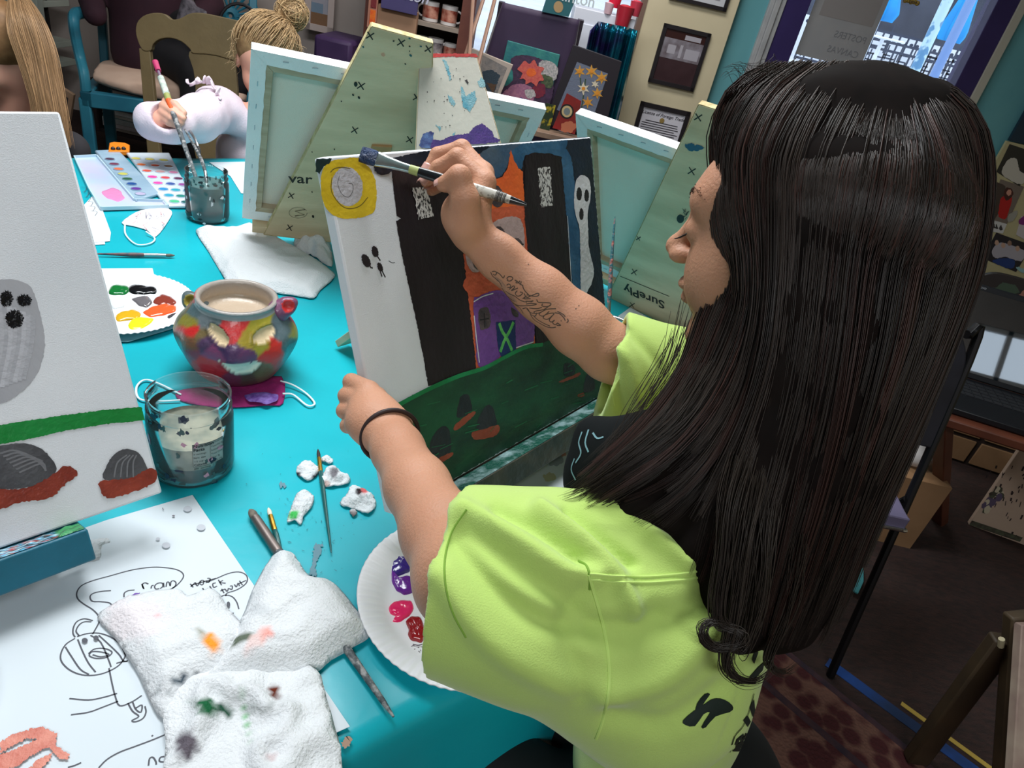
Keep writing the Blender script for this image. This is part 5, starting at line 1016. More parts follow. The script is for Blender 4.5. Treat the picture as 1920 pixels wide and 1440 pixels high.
# ---- framed things on the pilaster
def framed(px, label, w_, art, z_off=.075, mf=None, fw=.018, name='picture_frame', cat='picture frame', group=None):
    c = [ws(x, y, z_off) for x, y in px]; s0 = (c[0][0] + c[3][0]) / 2; s1 = (c[1][0] + c[2][0]) / 2; z1 = (c[0][1] + c[1][1]) / 2; z0 = (c[2][1] + c[3][1]) / 2
    t = thing(name, wpt((s0 + s1) / 2, z0, z_off), label, cat, group); mf = mf or mat('frame_black', s(34, 30, 34), rough=.4)
    g = G(); wallseg(g, s0, s0 + w_, z0, z1, fw, z_off + fw); wallseg(g, s1 - w_, s1, z0, z1, fw, z_off + fw); wallseg(g, s0, s1, z0, z0 + w_, fw, z_off + fw); wallseg(g, s0, s1, z1 - w_, z1, fw, z_off + fw); g.make('frame', mf, t, bevel=.001, smooth=False)
    g = G(); wallseg(g, s0 + w_ * .8, s1 - w_ * .8, z0 + w_ * .8, z1 - w_ * .8, .004, z_off + .008, 0); ms = [None]
    art(g, ms, s0 + w_, s1 - w_, z0 + w_, z1 - w_, z_off + .0085); g.make('picture', ms, t, smooth=False); return t
def art_photo(g, ms, s0, s1, z0, z1, o):
    ms[0] = mat('photo_dark', s(56, 38, 42), s(70, 50, 54), scale=8, rough=.25); ms += [mat('photo_sepia', s(104, 92, 98), s(150, 146, 156), scale=14, rough=.25), mat('photo_brown', s(58, 32, 30), rough=.25), mat('photo_light', s(176, 172, 182), rough=.25)]
    W = s1 - s0; H_ = z1 - z0; wallseg(g, s0 + .0, s1, z0 + H_ * .45, z0 + H_ * .85, .001, o + .001, 1); wallseg(g, s0, s1, z0 + H_ * .84, z1, .001, o + .0012, 2)
    for a, b, c, d in ((.5, .9, .86, .95), (.15, .35, .55, .72), (.45, .52, .5, .75), (.6, .95, .5, .7)): wallseg(g, s0 + W * a, s0 + W * b, z0 + H_ * c, z0 + H_ * d, .001, o + .0016, 3)
framed([(1244, 41), (1331, 64), (1300, 175), (1217, 150)], 'black-framed sepia photograph on the cream pilaster, above the certificate', .022, art_photo, group='black frames on the pilaster')
def art_cert(g, ms, s0, s1, z0, z1, o):
    ms[0] = mat('cert_paper', s(214, 212, 222), rough=.6); ms += [mat('cert_ink', s(60, 56, 66)), mat('cert_gold', s(150, 126, 70)), mat('cert_ink_grey', s(120, 118, 130))]
    W = s1 - s0; text_geo(g, 'License of Foreign Trade', .0265, wpt(s0 + W * .5, z1 - .036, o + .0012), WX, (0, 0, 1), 1, align='CENTER', shear=.3, bold=.01)
    wallseg(g, s0 + .008, s1 - .008, z1 - .008, z1 - .0065, .0005, o + .001, 3); R_ = random.Random(9)
    for k in range(9): wallseg(g, s0 + .012 + (.02 if k == 0 else 0), s1 - .012 - R_.uniform(0, .03), z1 - .074 - k * .0135, z1 - .0695 - k * .0135, .0005, o + .001, 1)
    c = wpt(s0 + W * .5, z1 - .056, o + .0025); g.lathe([(.014, 0), (.015, .0005), (.010, .001), (.004, .0012)], tuple(c), 18, 2, axis=tuple(WN), capt=True)
framed([(1205, 183), (1293, 216), (1252, 345), (1166, 310)], 'black-framed certificate with a gold seal on the cream pilaster, partly behind a canvas', .026, art_cert, group='black frames on the pilaster')
framed([(1275, -110), (1385, -80), (1366, 26), (1262, -3)], 'black-framed white-matted print at the very top edge, above the sepia photograph', .02, lambda g, ms, s0, s1, z0, z1, o: (ms.__setitem__(0, mat('print_white', s(206, 208, 214), rough=.4)), ms.append(mat('print_grey', s(150, 150, 160))), wallseg(g, s0 + .03, s1 - .03, z0 + .025, z1 - .03, .001, o + .001, 1)), group='black frames on the pilaster')
# ---- cream notice board with photographs, right of the window
sN = ws(1846, 265)[0]; zN = ws(1885, 262)[1]; t = thing('notice_board', wpt(sN + .4, .35, .04), 'cream board of family photographs on the aqua wall at the right edge', 'notice board')
zTop = ws(1886, 264, .04)[1]; sN = ws(1890, 262, .04)[0]; g = G(); g.box(wpt(sN, .2, .04), WX * .9, WN * -.02, A(0, 0, zTop - .2)); g.make('board', mat('board_cream', s(190, 182, 142), s(180, 172, 132), scale=4, rough=.7), t, smooth=False)
g = G(); g.box(wpt(sN + .01, zTop + .005, .04), WX * .9, WN * -.02, A(0, 0, .5)); g.make('dark_banner', mat('banner_navy', s(26, 50, 68), rough=.5), t, smooth=False)
pn = Plane(wpt(0, 0, .0405), WN)
def snap(px, label, base, patches):
    P = pn.at(px, .0005); tt = thing('photo_print', P.mean(0) * A(1, 1, 0) + A(0, 0, P[:, 2].min()), label, 'photograph', 'photographs on the notice board'); g = G(); g.prism([p for p in P], WN * .0012, 0); ms = [base]
    for k, (px2, m_) in enumerate(patches):
        if m_ not in ms: ms.append(m_)
        pn.poly(g, jag(cr(px2, 3, True), .4, k), ms.index(m_), off=.0024 + .0001 * k)
    g.make('print', ms, tt, smooth=False)
pc1 = lambda r, g_, b: mat('photo_%d_%d_%d' % (r, g_, b), s(r, g_, b), rough=.35)
snap([(1893, 270), (1935, 284), (1912, 350), (1868, 322)], 'black and white photograph at the top of the cream board', pc1(44, 44, 42), [([(1878, 322), (1890, 300), (1906, 298), (1912, 320), (1925, 330), (1915, 346), (1890, 336)], pc1(196, 192, 182))])
snap([(1876, 336), (1920, 350), (1888, 420), (1850, 412)], 'photograph of a dark-haired person in a red dress on the cream board', pc1(120, 108, 100), [([(1862, 345), (1885, 350), (1880, 380), (1866, 410), (1862, 395)], pc1(70, 58, 54)), ([(1878, 370), (1890, 366), (1898, 372), (1890, 400), (1886, 410), (1872, 406), (1874, 385)], pc1(180, 26, 30)), ([(1882, 362), (1888, 352), (1897, 354), (1900, 364), (1894, 372), (1886, 376)], pc1(70, 34, 32)), (ell(1892, 361, 4.5, 6, 20, 10).tolist(), pc1(206, 150, 130)), ([(1892, 402), (1908, 395), (1902, 412), (1890, 416)], pc1(160, 158, 150))])
snap([(1854, 410), (1888, 420), (1880, 438), (1850, 432)], 'white strip with handwriting below the red-dress photograph', pc1(206, 206, 206), [([(1862, 424), (1864, 418), (1866, 426), (1868, 420), (1871, 428), (1869, 429), (1866, 428), (1863, 428)], pc1(60, 56, 60)), ([(1873, 428), (1877, 422), (1880, 430), (1876, 432)], pc1(60, 56, 60))])
snap([(1915, 405), (1940, 414), (1926, 452), (1905, 440)], 'white photograph with a purple flower at the right edge of the cream board', pc1(198, 192, 196), [([(1911, 412), (1922, 405), (1924, 420), (1912, 420)], pc1(126, 40, 120))])
snap([(1868, 436), (1935, 460), (1905, 510), (1842, 484)], 'group photograph of people in white, lowest on the cream board', pc1(36, 34, 44), [([(1860, 470), (1872, 456), (1890, 458), (1920, 470), (1915, 490), (1885, 482), (1866, 484)], pc1(176, 172, 184)), ([(1868, 486), (1890, 484), (1903, 490), (1896, 504), (1862, 492)], pc1(34, 62, 126)), (ell(1869, 455, 4, 5).tolist(), pc1(196, 160, 140)), (ell(1881, 460, 4, 5).tolist(), pc1(196, 160, 140)), (ell(1893, 456, 4, 5).tolist(), pc1(150, 120, 104)), (ell(1908, 466, 4, 5).tolist(), pc1(196, 160, 140)), ([(1905, 500), (1930, 508), (1916, 512)], pc1(150, 190, 196))])
# ================================================================== behind the table, centre
def P_(x, y, yy): return PL(x, y, A(0, yy, 0), A(0, -1, 0))
def wallquad(px, off): return [PL(x, y, WP + WN * off, WN) for x, y in px]
def panel_thing(name, px, off, th, m, label, cat, group=None, arts=None, bev=.002):
    P = wallquad(px, off); t = thing(name, np.mean(P, 0) * A(1, 1, 0) + A(0, 0, min(p[2] for p in P)), label, cat, group); g = G(); g.prism(P, WN * -th); g.make('panel' if not arts else 'backing', m, t, bevel=bev, smooth=False)
    if arts:
        for nm, ms, fn in arts: g = G(); pl = Plane(WP + WN * off, WN); fn(pl, g); g.make(nm, ms, t, smooth=False)
    return t
# display panel under dark purple cloth
off = .75
P = wallquad([(941, 4), (1090, 38), (1064, 130), (1040, 262), (868, 240), (905, 120)], off)
t = thing('draped_stand', np.mean(P, 0) * A(1, 1, 0), 'tall display stand draped in dark purple cloth, left of the cream pilaster', 'display panel')
g = G(); n = 34; m_ = 30; TLp, TRp, BRp, BLp_ = [P[0], P[1], PL(1030, 330, WP + WN * off, WN), PL(846, 300, WP + WN * off, WN)]; Q = np.zeros((n, m_, 3))
for i in range(n):
    for j in range(m_):
        u = i / (n - 1); v = j / (m_ - 1); p = (TLp * (1 - u) + TRp * u) * (1 - v) + (BLp_ * (1 - u) + BRp * u) * v; edge = min(u, 1 - u)
        p = p + WN * (.006 * math.sin(u * 70 + 3 * v) * math.exp(-edge * 9) * (.3 + v) - .05 * max(0, .03 - edge) / .03); Q[i, j] = p
g.grid(Q); g.make('purple_drape', mat('drape_purple', s(46, 30, 62), s(54, 34, 66), scale=6, rough=.6, sheen=.3), t, solid=.01, auto=0)
g = G(); g.bar(TLp - WN * .03, A(TLp[0], TLp[1], 0) - WN * .2, .03, .03); g.bar(TRp - WN * .03, A(TRp[0], TRp[1], 0) - WN * .2, .03, .03); g.make('stand', mat('stand_dark', s(50, 40, 50)), t)
FLW = [('painted_flowers', [P_orange, paint('fl_coral', 214, 106, 90, 200, 80, 80, sc=90), paint('fl_crimson', 130, 40, 58, 106, 34, 60, sc=90), paint('fl_pink', 176, 118, 140, 150, 96, 130, sc=90), paint('fl_white', 206, 196, 196, 150, 150, 150, sc=110), paint('fl_teal', 40, 120, 130, 60, 144, 136, sc=30), paint('fl_vase_blue', 44, 70, 130), paint('fl_plum', 80, 54, 84, 60, 44, 66, sc=60), paint('fl_olive', 96, 108, 76, 60, 76, 56, sc=80)], lambda pl, g: [
    pl.poly(g, jag(cr(a, 3, True), .5, i), mi_, off=.001 + .0004 * i) for i, (a, mi_) in enumerate((
        ([(962, 150), (958, 110), (990, 104), (1030, 120), (1038, 160), (1028, 200), (1000, 200), (940, 190), (935, 170)], 7), ([(1010, 118), (1030, 114), (1046, 128), (1040, 150), (1018, 150)], 4), ([(1014, 140), (1036, 146), (1034, 165), (1016, 160)], 8),
        ([(938, 182), (960, 160), (985, 158), (1002, 170), (998, 190), (970, 196), (945, 194)], 3), ([(1002, 160), (1020, 158), (1022, 176), (1008, 184), (996, 176)], 2), ([(984, 170), (1000, 168), (1004, 180), (990, 184)], 4), ([(972, 184), (994, 188), (992, 200), (970, 198)], 6),
        ([(976, 122), (984, 114), (992, 120), (1002, 112), (1008, 124), (1020, 128), (1014, 138), (1020, 150), (1010, 152), (1006, 162), (996, 154), (986, 158), (984, 148), (974, 148), (980, 138), (970, 130)], 1), (ell(996, 136, 9, 8).tolist(), 0)))])]
panel_thing('flower_painting', [(952, 76), (1050, 103), (1027, 208), (925, 190)], off + .03, .02, paint('fl_bg_teal', 60, 136, 128, 40, 110, 118, sc=16), 'teal painting of a coral dahlia bouquet leaning on the purple display panel', 'painting', arts=FLW)
DF = lambda pl, g: ([pl.poly(g, [(1082, 116), (1140, 138), (1108, 232), (1044, 206)], 0, off=.001)] + [pl.poly(g, jag([(x + r * math.cos(a) * (1 if k % 2 else .42), y + r * math.sin(a) * (1 if k % 2 else .42)) for k, a in enumerate(np.linspace(0, 2 * PI, 12, endpoint=False))], .3, int(x)), c, off=.0016 + .0003 * i) for i, (x, y, r, c) in enumerate(((1087, 134, 12, 1), (1109, 134, 13, 1), (1128, 146, 13, 1), (1094, 166, 13, 2), (1120, 175, 12, 1), (1102, 192, 12, 1), (1116, 158, 8, 2)))] + [pl.poly(g, ell(x, y, 3.4, 3.4), 3, off=.004) for x, y in ((1087, 134), (1109, 134), (1128, 146), (1094, 166), (1120, 175), (1102, 192))] + [pl.stroke(g, [(1098, 148), (1094, 180), (1090, 205)], .006, 4, off=.0013), pl.stroke(g, [(1088, 146), (1090, 170)], .006, 4, off=.0013)])
panel_thing('daffodil_picture', [(1075, 84), (1166, 116), (1130, 262), (1022, 232)], off + .09, .03, mat('frame_dark_mat', s(38, 32, 40), rough=.6), 'yellow daffodil painting in a wide black frame, right of the purple panel', 'painting', arts=[('daffodils', [paint('daf_grey_blue', 110, 118, 138), paint('daf_yellow', 218, 164, 70, 206, 140, 60, sc=80), paint('daf_cream', 220, 206, 180), paint('daf_orange', 224, 146, 50), paint('daf_leaf', 60, 80, 56)], DF)])
RC = lambda pl, g: [pl.poly(g, ell(1063, 209, 13, 14), 0, off=.001), pl.poly(g, ell(1063, 209, 10, 11), 1, off=.0014), pl.poly(g, ell(1063, 209, 6, 7), 2, off=.0018), pl.poly(g, jag([(1052, 232), (1068, 226), (1082, 236), (1072, 250), (1052, 246)], 1), 3, off=.001)]
panel_thing('red_card', [(1063, 175), (1090, 190), (1078, 252), (1036, 240)], off + .14, .006, mat('card_red', s(150, 34, 34), s(120, 40, 34), scale=20, rough=.5), 'red card with a black and cream round emblem, in front of the daffodil picture', 'card', arts=[('emblem', [mat('emblem_black', s(30, 28, 28)), mat('emblem_cream', s(200, 176, 130)), mat('emblem_grey', s(120, 130, 130)), mat('emblem_peach', s(190, 110, 80))], RC)], bev=0)
panel_thing('price_card', [(1010, 203), (1022, 206), (1018, 240), (1000, 236)], off + .1, .003, mat('card_note', s(176, 170, 166), rough=.7), 'small handwritten note card at the foot of the flower painting', 'card', bev=0)
panel_thing('sunflower_card', [(1024, 193), (1042, 198), (1030, 245), (1012, 240)], off + .12, .004, mat('card_green', s(40, 56, 34), s(180, 160, 40), scale=22, rough=.5, lo=.5, hi=.58), 'small dark card with yellow flowers between the flower painting and the red card', 'card', bev=0)
SF = lambda pl, g: [pl.poly(g, [(905, 103), (951, 127), (928, 186), (895, 178)], 0, off=.001), pl.poly(g, jag([(905, 134), (920, 130), (938, 142), (926, 175), (905, 165)], .8), 1, off=.0014), pl.poly(g, jag([(912, 155), (930, 158), (924, 176)], .8), 2, off=.0018)]
panel_thing('landscape_picture', [(884, 90), (962, 122), (932, 192), (880, 180)], off + .16, .02, mat('frame_pale_wood', s(188, 172, 160), rough=.5), 'small landscape in a pale frame behind the white red-topped easel', 'painting', arts=[('landscape', [paint('ls_grey', 120, 116, 116, 150, 140, 134), paint('ls_slate', 52, 66, 78), paint('ls_brown', 90, 66, 50)], SF)])
panel_thing('teal_booklet', [(1030, -20), (1082, -8), (1066, 32), (1016, 22)], off + .02, .012, mat('booklet_teal', s(40, 96, 104), rough=.5), 'teal booklet with a gold head emblem on top of the purple panel', 'booklet', arts=[('emblem', [mat('booklet_gold', s(170, 140, 100)), mat('booklet_text', s(196, 206, 210))], lambda pl, g: [pl.poly(g, ell(1047, 13, 9, 11), 0, off=.001), text_geo(g, 'Clinton', .07, PL(1033, -4, WP + WN * (off + .022), WN), WX, (0, 0, 1), 1, bold=.01)])], bev=0)
dz = PL(1010, 240, WP + WN * (off + .12), WN)[2]; d0, d1 = ws(960, 240, off + .1)[0], ws(1110, 240, off + .1)[0]
t = thing('display_table', wpt((d0 + d1) / 2, 0, off + .06), 'narrow tan display table under the flower and daffodil paintings', 'table'); g = G(); wallseg(g, d0, d1, dz - .03, dz - .002, .12, off + .19); g.make('table_top', mat('display_tan', s(150, 124, 104), s(128, 104, 88), scale=9, rough=.6), t, bevel=.003)
for a in (d0 + .01, d1 - .05):
    for b in (off + .18, off + .11): g = G(); wallseg(g, a, a + .035, 0, dz - .03, .035, b); g.make('leg', mat('display_tan', s(150, 124, 104)), t)
# white box and teal foil cloth by the pilaster
o2 = .55
P = wallquad([(1080, 8), (1148, 28), (1120, 108), (1078, 84)], o2 - .1); t = thing('white_cabinet', np.mean(P, 0) * A(1, 1, 0), 'white cabinet catching the daylight behind the purple panel', 'cabinet')
sa = ws(1078, 20, o2 - .1); sb = ws(1200, 40, o2 - .1); g = G(); wallseg(g, sa[0], sb[0] - .02, 0, sa[1] + .02, .3, o2 - .12); g.make('body', mat('cabinet_white', s(222, 226, 238), rough=.4), t, bevel=.004); g = G(); wallseg(g, sa[0] + .02, sb[0] - .04, .1, sa[1] - .05, .008, o2 - .113); g.make('door', mat('cabinet_white', s(222, 226, 238)), t, bevel=.002)
t = thing('foil_cloth', wpt((ws(1120, 60, o2)[0] + ws(1195, 60, o2)[0]) / 2, 0, o2), 'shiny teal and violet foil cloth hanging beside the cream pilaster', 'cloth')
g = G(); n = 60; m_ = 26; top = [(1106, 58), (1122, 40), (1150, 46), (1180, 52), (1197, 58)]; bot = [(1040, 390), (1055, 425), (1070, 450), (1085, 470), (1100, 486)]
Q = np.zeros((n, m_, 3))
for i in range(n):
    u = i / (n - 1); a = [np.interp(u, np.linspace(0, 1, 5), [p[k] for p in top]) for k in (0, 1)]; b = [np.interp(u, np.linspace(0, 1, 5), [p[k] for p in bot]) for k in (0, 1)]
    for j in range(m_):
        v = j / (m_ - 1); fo = .035 * math.sin(u * 22 + 2 * math.sin(v * 3)) + .02 * math.sin(u * 47 + v * 5); Q[i, j] = PL(a[0] + (b[0] - a[0]) * v, a[1] + (b[1] - a[1]) * v, WP + WN * (o2 + .03 + fo), WN)
g.grid(Q); g.make('foil', mat('foil_teal', s(10, 110, 130), s(44, 40, 96), scale=5, rough=.2, metal=.75, lo=.45, hi=.6), t, solid=.003, auto=0)
# pink-red candle pots on the cabinet
for i, (x, y, r, c_, lab) in enumerate(((1165, 48, 16, (176, 40, 56), 'clear tub of red petals standing on the white cabinet'), (1150, 14, 13, (224, 40, 70), 'bright red pot at the top edge, on the white cabinet'), (1188, 30, 12, (190, 60, 80), 'pink tub right of the tub of red petals'), (1139, 26, 9, (214, 180, 190), 'small pale pink ornament left of the tub of red petals'))):
    dpt = 3.95 if i != 1 else 4.05; b = D(x, y, 3.62); t = thing('gift_tub', b, lab, 'tub', 'small tubs on the white cabinet'); R_t = r / 1290 * 3.62
    g = G(); g.lathe([(R_t * .8, 0), (R_t, R_t * 2.0), (R_t * .92, R_t * 2.0), (R_t * .72, R_t * .1)], tuple(b), 24); g.make('tub', mat('tub_%d' % i, s(*c_), rough=.3), t); g = G(); g.ball(b + A(0, 0, R_t * 1.9), (R_t * .8, R_t * .8, R_t * .3)); g.make('filling', mat('tub_fill_%d' % i, s(min(255, c_[0] + 20), c_[1], c_[2]), rough=.6), t)
# ---- shelf unit with mugs and the Clinton sign
o3 = .5
a0 = ws(695, 20, o3)[0]; a1 = ws(752, 0, o3)[0]; a2 = ws(880, 20, o3)[0]; zt_ = 1.5
t = thing('shelf_unit', wpt((a0 + a2) / 2, 0, o3), 'wooden shelf unit of mugs behind the plywood easel', 'shelf')
g = G(); wallseg(g, a0 - .03, a0 + .02, 0, zt_, .3, o3); wallseg(g, a2 - .04, a2 + .03, 0, zt_, .3, o3); g.make('side_panel', mat('shelf_brown', s(110, 62, 50), s(92, 50, 42), scale=8, rough=.6), t, smooth=False)
g = G(); wallseg(g, a0, a2, 0, zt_, .01, o3 - .29); g.make('back_panel', mat('shelf_back', s(70, 50, 44), rough=.7), t, smooth=False)
zs_ = [ws(800, 42, o3)[1], ws(800, 108, o3)[1], ws(800, -30, o3)[1], .35]
for z_ in zs_: g = G(); wallseg(g, a0, a2, z_ - .02, z_, .29, o3 - .002); g.make('shelf_board', mat('shelf_wood_grey', s(150, 136, 124), rough=.6), t, smooth=False)
cb = thing('kraft_box', wpt((a0 + a1) / 2, 0, o3), 'tan cardboard-coloured box front beside the mugs', 'box'); b0 = ws(705, 40, o3 + .06)[0]; b1 = ws(779, 60, o3 + .06)[0]; g = G(); wallseg(g, b0, b1, .3, ws(740, 14, o3 + .06)[1], .05, o3 + .06); g.make('box_body', mat('kraft', s(176, 138, 110), s(166, 128, 102), scale=5, rough=.8), cb, bevel=.003, smooth=False)
sg = thing('wooden_sign', wpt((b0 + b1) / 2, ws(740, 20, o3 + .09)[1], o3 + .09), 'slate-purple sign with white script lettering at the top edge', 'sign'); z_s = ws(748, 22, o3 + .09)[1]; c0 = ws(714, 8, o3 + .09)[0]; c1 = ws(783, 14, o3 + .09)[0]
g = G(); wallseg(g, c0, c1, z_s, z_s + .2, .015, o3 + .09); g.make('board', mat('sign_slate', s(76, 68, 116), s(66, 60, 104), scale=6, rough=.6), sg, bevel=.002, smooth=False)
g = G(); text_geo(g, 'Clinton', .075, wpt(c0 + .008, z_s + .062, o3 + .092), WX, (0, 0, 1), 0, bold=.012, shear=.3); g.make('lettering', mat('sign_white', s(196, 196, 214)), sg, smooth=False)
or_ = thing('orange_picture', wpt(ws(695, 20, o3 + .05)[0], 0, o3 + .05), 'narrow orange painted canvas left of the tan box', 'painting'); g = G(); d0 = ws(690, 20, o3 + .08)[0]; d1 = ws(707, 20, o3 + .08)[0]; wallseg(g, d0, d1, ws(697, 52, o3 + .08)[1], zt_, .02, o3 + .08, 0); wallseg(g, d0 + .012, d1 - .006, ws(697, 48, o3 + .08)[1], ws(697, 18, o3 + .08)[1], .003, o3 + .083, 1); wallseg(g, d0 + .012, d1 - .006, ws(697, 14, o3 + .08)[1], zt_, .003, o3 + .083, 2); g.make('canvas_panel', [mat('orange_frame', s(176, 120, 100)), paint('orange_red_art', 226, 84, 30, 240, 130, 40, sc=40), paint('maroon_art', 120, 40, 44)], or_, smooth=False)
def mug(x, y, zshelf, r, h, c, label, band=None, hs=1):
    q = ws(x, y, o3 - .08); b = wpt(q[0], zshelf, o3 - .08); t = thing('mug', b, label, 'mug', 'mugs on the shelf unit')
    g = G(); g.lathe([(r * .9, 0), (r, .004), (r, h), (r * .94, h), (r * .92, .01), (.001, .008)], tuple(b), 28); g.make('mug_body', mat('mug_' + c, s(*{'white': (214, 208, 206), 'red': (150, 40, 44)}[c]), rough=.25), t)
    if band: g = G(); g.lathe([(r + .0008, h * .2), (r + .001, h * .8)], tuple(b), 28, capb=False); g.make('printed_band', band, t)
    g = G(); th = np.linspace(-PI / 2, PI / 2, 9); g.tube([b + WX * hs * (r + .028 * math.cos(a)) + A(0, 0, h / 2 + .028 * math.sin(a)) for a in th], .005, 8); g.make('handle', mat('mug_white', s(214, 208, 206)), t)
Mb = mat('mug_print_red', s(140, 56, 44), s(206, 150, 130), scale=30, rough=.3)
Md = mat('mug_print_dark', s(50, 44, 60), s(170, 160, 160), scale=24, rough=.3)
mug(808, 20, zs_[0], .042, .095, 'white', 'white mug with a red print on the upper shelf, left', Mb, -1)
mug(843, 26, zs_[0], .042, .095, 'white', 'white mug with a dark red print on the upper shelf, right', Mb)
mug(792, 60, zs_[1], .036, .09, 'white', 'plain white mug on the middle shelf, left', None)
mug(818, 72, zs_[1], .042, .095, 'white', 'white mug with a dark print on the middle shelf, centre', Md)
mug(846, 76, zs_[1], .034, .085, 'white', 'white mug with a small print on the middle shelf, right', Mb, -1)
zlow = ws(830, 130, o3)[1] 
g = G(); wallseg(g, a0, a2, zlow - .04, zlow - .02, .29, o3 - .002); g.make('shelf_board', mat('shelf_wood_grey', s(150, 136, 124)), bpy.data.objects['shelf_unit'], smooth=False)
mug(826, 96, zlow - .02, .04, .09, 'white', 'white mug just above the red-topped easel, left of its neighbour', Mb, -1); mug(850, 100, zlow - .02, .036, .075, 'white', 'pinkish white mug just above the red-topped easel, right of its neighbour', None)
# studio easel poles in front of the bright window
t = thing('studio_easel', A(*D(895, 100, 3.2)[:2], 0), 'slim wooden studio easel in front of the bright left window', 'easel')
for a, b in (((909, -10), (874, 100)), ((930, -10), (912, 60)), ((886, 12), (883, 60))):
    Pa = D(*a, 3.2); Pb = D(*b, 3.15); d = Pb - Pa; Pc = Pa + d * ((0.02 - Pa[2]) / d[2]) if abs(d[2]) > .05 else Pb; g = G(); g.tube([Pa - d * .3, Pc], .009, 8); g.make('leg', mat('easel_wood', s(150, 116, 98), rough=.5), t)
# ================================================================== left background
o4 = .05
framed([(575, -60), (630, -48), (627, 62), (572, 56)], 'pale framed seascape on the back wall, right of the little girl\'s hair bun', .035, lambda g, ms, s0, s1, z0, z1, o: (ms.__setitem__(0, paint('sea_pinkgrey', 176, 164, 172, 150, 156, 168, sc=6)), ms.append(paint('sea_brown', 130, 96, 70)), ms.append(paint('sea_blue', 120, 140, 160)), wallseg(g, s0, s1, z0, z0 + .06, .001, o + .001, 1), wallseg(g, s0, s1 - .03, z0 + .06, z0 + .11, .001, o + .001, 2)), z_off=.1, mf=mat('frame_pale_pink', s(196, 178, 172), rough=.5), name='picture_frame')
# purple-clothed small table
b0 = P_(592, 62, 3.85); b1 = P_(664, 70, 3.85); zt2 = b0[2]; t = thing('side_table', ((b0[0] + b1[0]) / 2, 3.97, 0), 'small side table with a purple cloth and sea-green legs, right of the little girl', 'table')
g = G(); g.box((b0[0], 3.82, zt2 - .17), (b1[0] - b0[0], 0, 0), (0, .3, 0), (0, 0, .17)); g.make('purple_cloth', mat('cloth_purple_small', s(66, 44, 84), s(56, 36, 76), scale=12, rough=.6), t, bevel=.02)
for x in (b0[0] + .03, b1[0] - .06):
    for y in (3.85, 4.08): g = G(); g.lathe([(.022, 0), (.03, .1), (.02, .3), (.032, zt2 * .7), (.024, zt2 - .17)], (x, y, 0), 14); g.make('leg', mat('sea_green_wood', s(80, 140, 130), rough=.5), t)
# teal carved armchair with seated adult
M_teal = mat('teal_painted_wood', s(38, 104, 126), s(48, 122, 142), scale=6, rough=.4)
ZS = .45; fl = Z(158, 172, ZS); fr_ = Z(470, 214, ZS); fx = U((fr_ - fl) * A(1, 1, 0)); fy = A(-fx[1], fx[0], 0); cw = float(np.linalg.norm(fr_ - fl)); cd = .52
if fy @ FWD < 0: fy = -fy
ch = thing('armchair', (fl + fr_) / 2 * A(1, 1, 0) + fy * cd / 2, 'teal painted armchair with cream cushion and pierced sunburst back, behind the little girl', 'armchair')
def cl(u, v, z): return fl * A(1, 1, 0) + fx * u + fy * v + A(0, 0, z)
g = G(); g.box(cl(-.02, 0, ZS - .07), fx * (cw + .04), fy * .05, A(0, 0, .07)); g.box(cl(-.02, 0, ZS - .07), fx * .05, fy * cd, A(0, 0, .07)); g.box(cl(cw - .03, 0, ZS - .07), fx * .05, fy * cd, A(0, 0, .07)); g.make('seat_rail', M_teal, ch, bevel=.006)
for u, v in ((.0, .02), (cw, .02), (0, cd), (cw, cd)):
    g = G(); g.box(cl(u - .03, v - .02, 0), fx * .05, fy * .05, A(0, 0, ZS - .03)); g.make('leg', M_teal, ch, bevel=.008)
S_ = G(); P = np.zeros((14, 14, 3))
g = G(); S1 = SDF(cl(-.2, -.3, ZS - .1), cl(cw + .2, cd + .3, ZS + .2), .012) if False else None
lo = np.minimum.reduce([cl(a, b, ZS - .05) for a in (-.1, cw + .1) for b in (-.1, cd + .1)]); hi = np.maximum.reduce([cl(a, b, ZS + .2) for a in (-.1, cw + .1) for b in (-.1, cd + .1)])
S1 = SDF(lo, hi, .012); S1.ell(cl(cw / 2, cd / 2, ZS + .045), (cw * .56, cd * .58, .065), [fx, fy, (0, 0, 1)], .02); S1.cutplane(cl(0, 0, ZS + .0), (0, 0, -1)); 
for n_, pt in ((-fx, cl(.02, 0, 0)), (fx, cl(cw - .02, 0, 0)), (-fy, cl(0, .0, 0)), (fy, cl(0, cd, 0))): S1.cutplane(pt, n_)
v, f = S1.mesh(); np_obj('cushion', v, f, mat('cushion_cream', s(206, 176, 156), s(196, 164, 144), scale=8, rough=.85), ch, 2)
for sd, u in ((-1, .0), (1, cw)):
    g = G(); g.tube(cr([cl(u, .03, ZS - .05), cl(u - .02 * 0, .04, ZS + .06), cl(u + .02 * sd, .10, ZS + .12), cl(u + .03 * sd, .11, ZS + .2), cl(u + .03 * sd, .10, ZS + .27), cl(u + .03 * sd, .16, ZS + .30), cl(u, .32, ZS + .30), cl(u - .02 * sd, cd, ZS + .33)], 6), .026, 10, flat=.8); g.make('armrest', M_teal, ch)
g = G()
for u in (0, cw): g.bar(cl(u, cd, ZS - .03), cl(u, cd + .12, 1.05), .045, .04, upv=tuple(fx))
g.bar(cl(0, cd + .115, 1.02), cl(cw, cd + .115, 1.02), .05, .04); g.make('back_frame', M_teal, ch, bevel=.006)
g = G(); by = cd + .09; zc_ = float(PL(300, 6, cl(0, by, 0), fy)[2]); uc_ = float((PL(300, 6, cl(0, by, 0), fy) - cl(0, by, 0)) @ fx) % .34
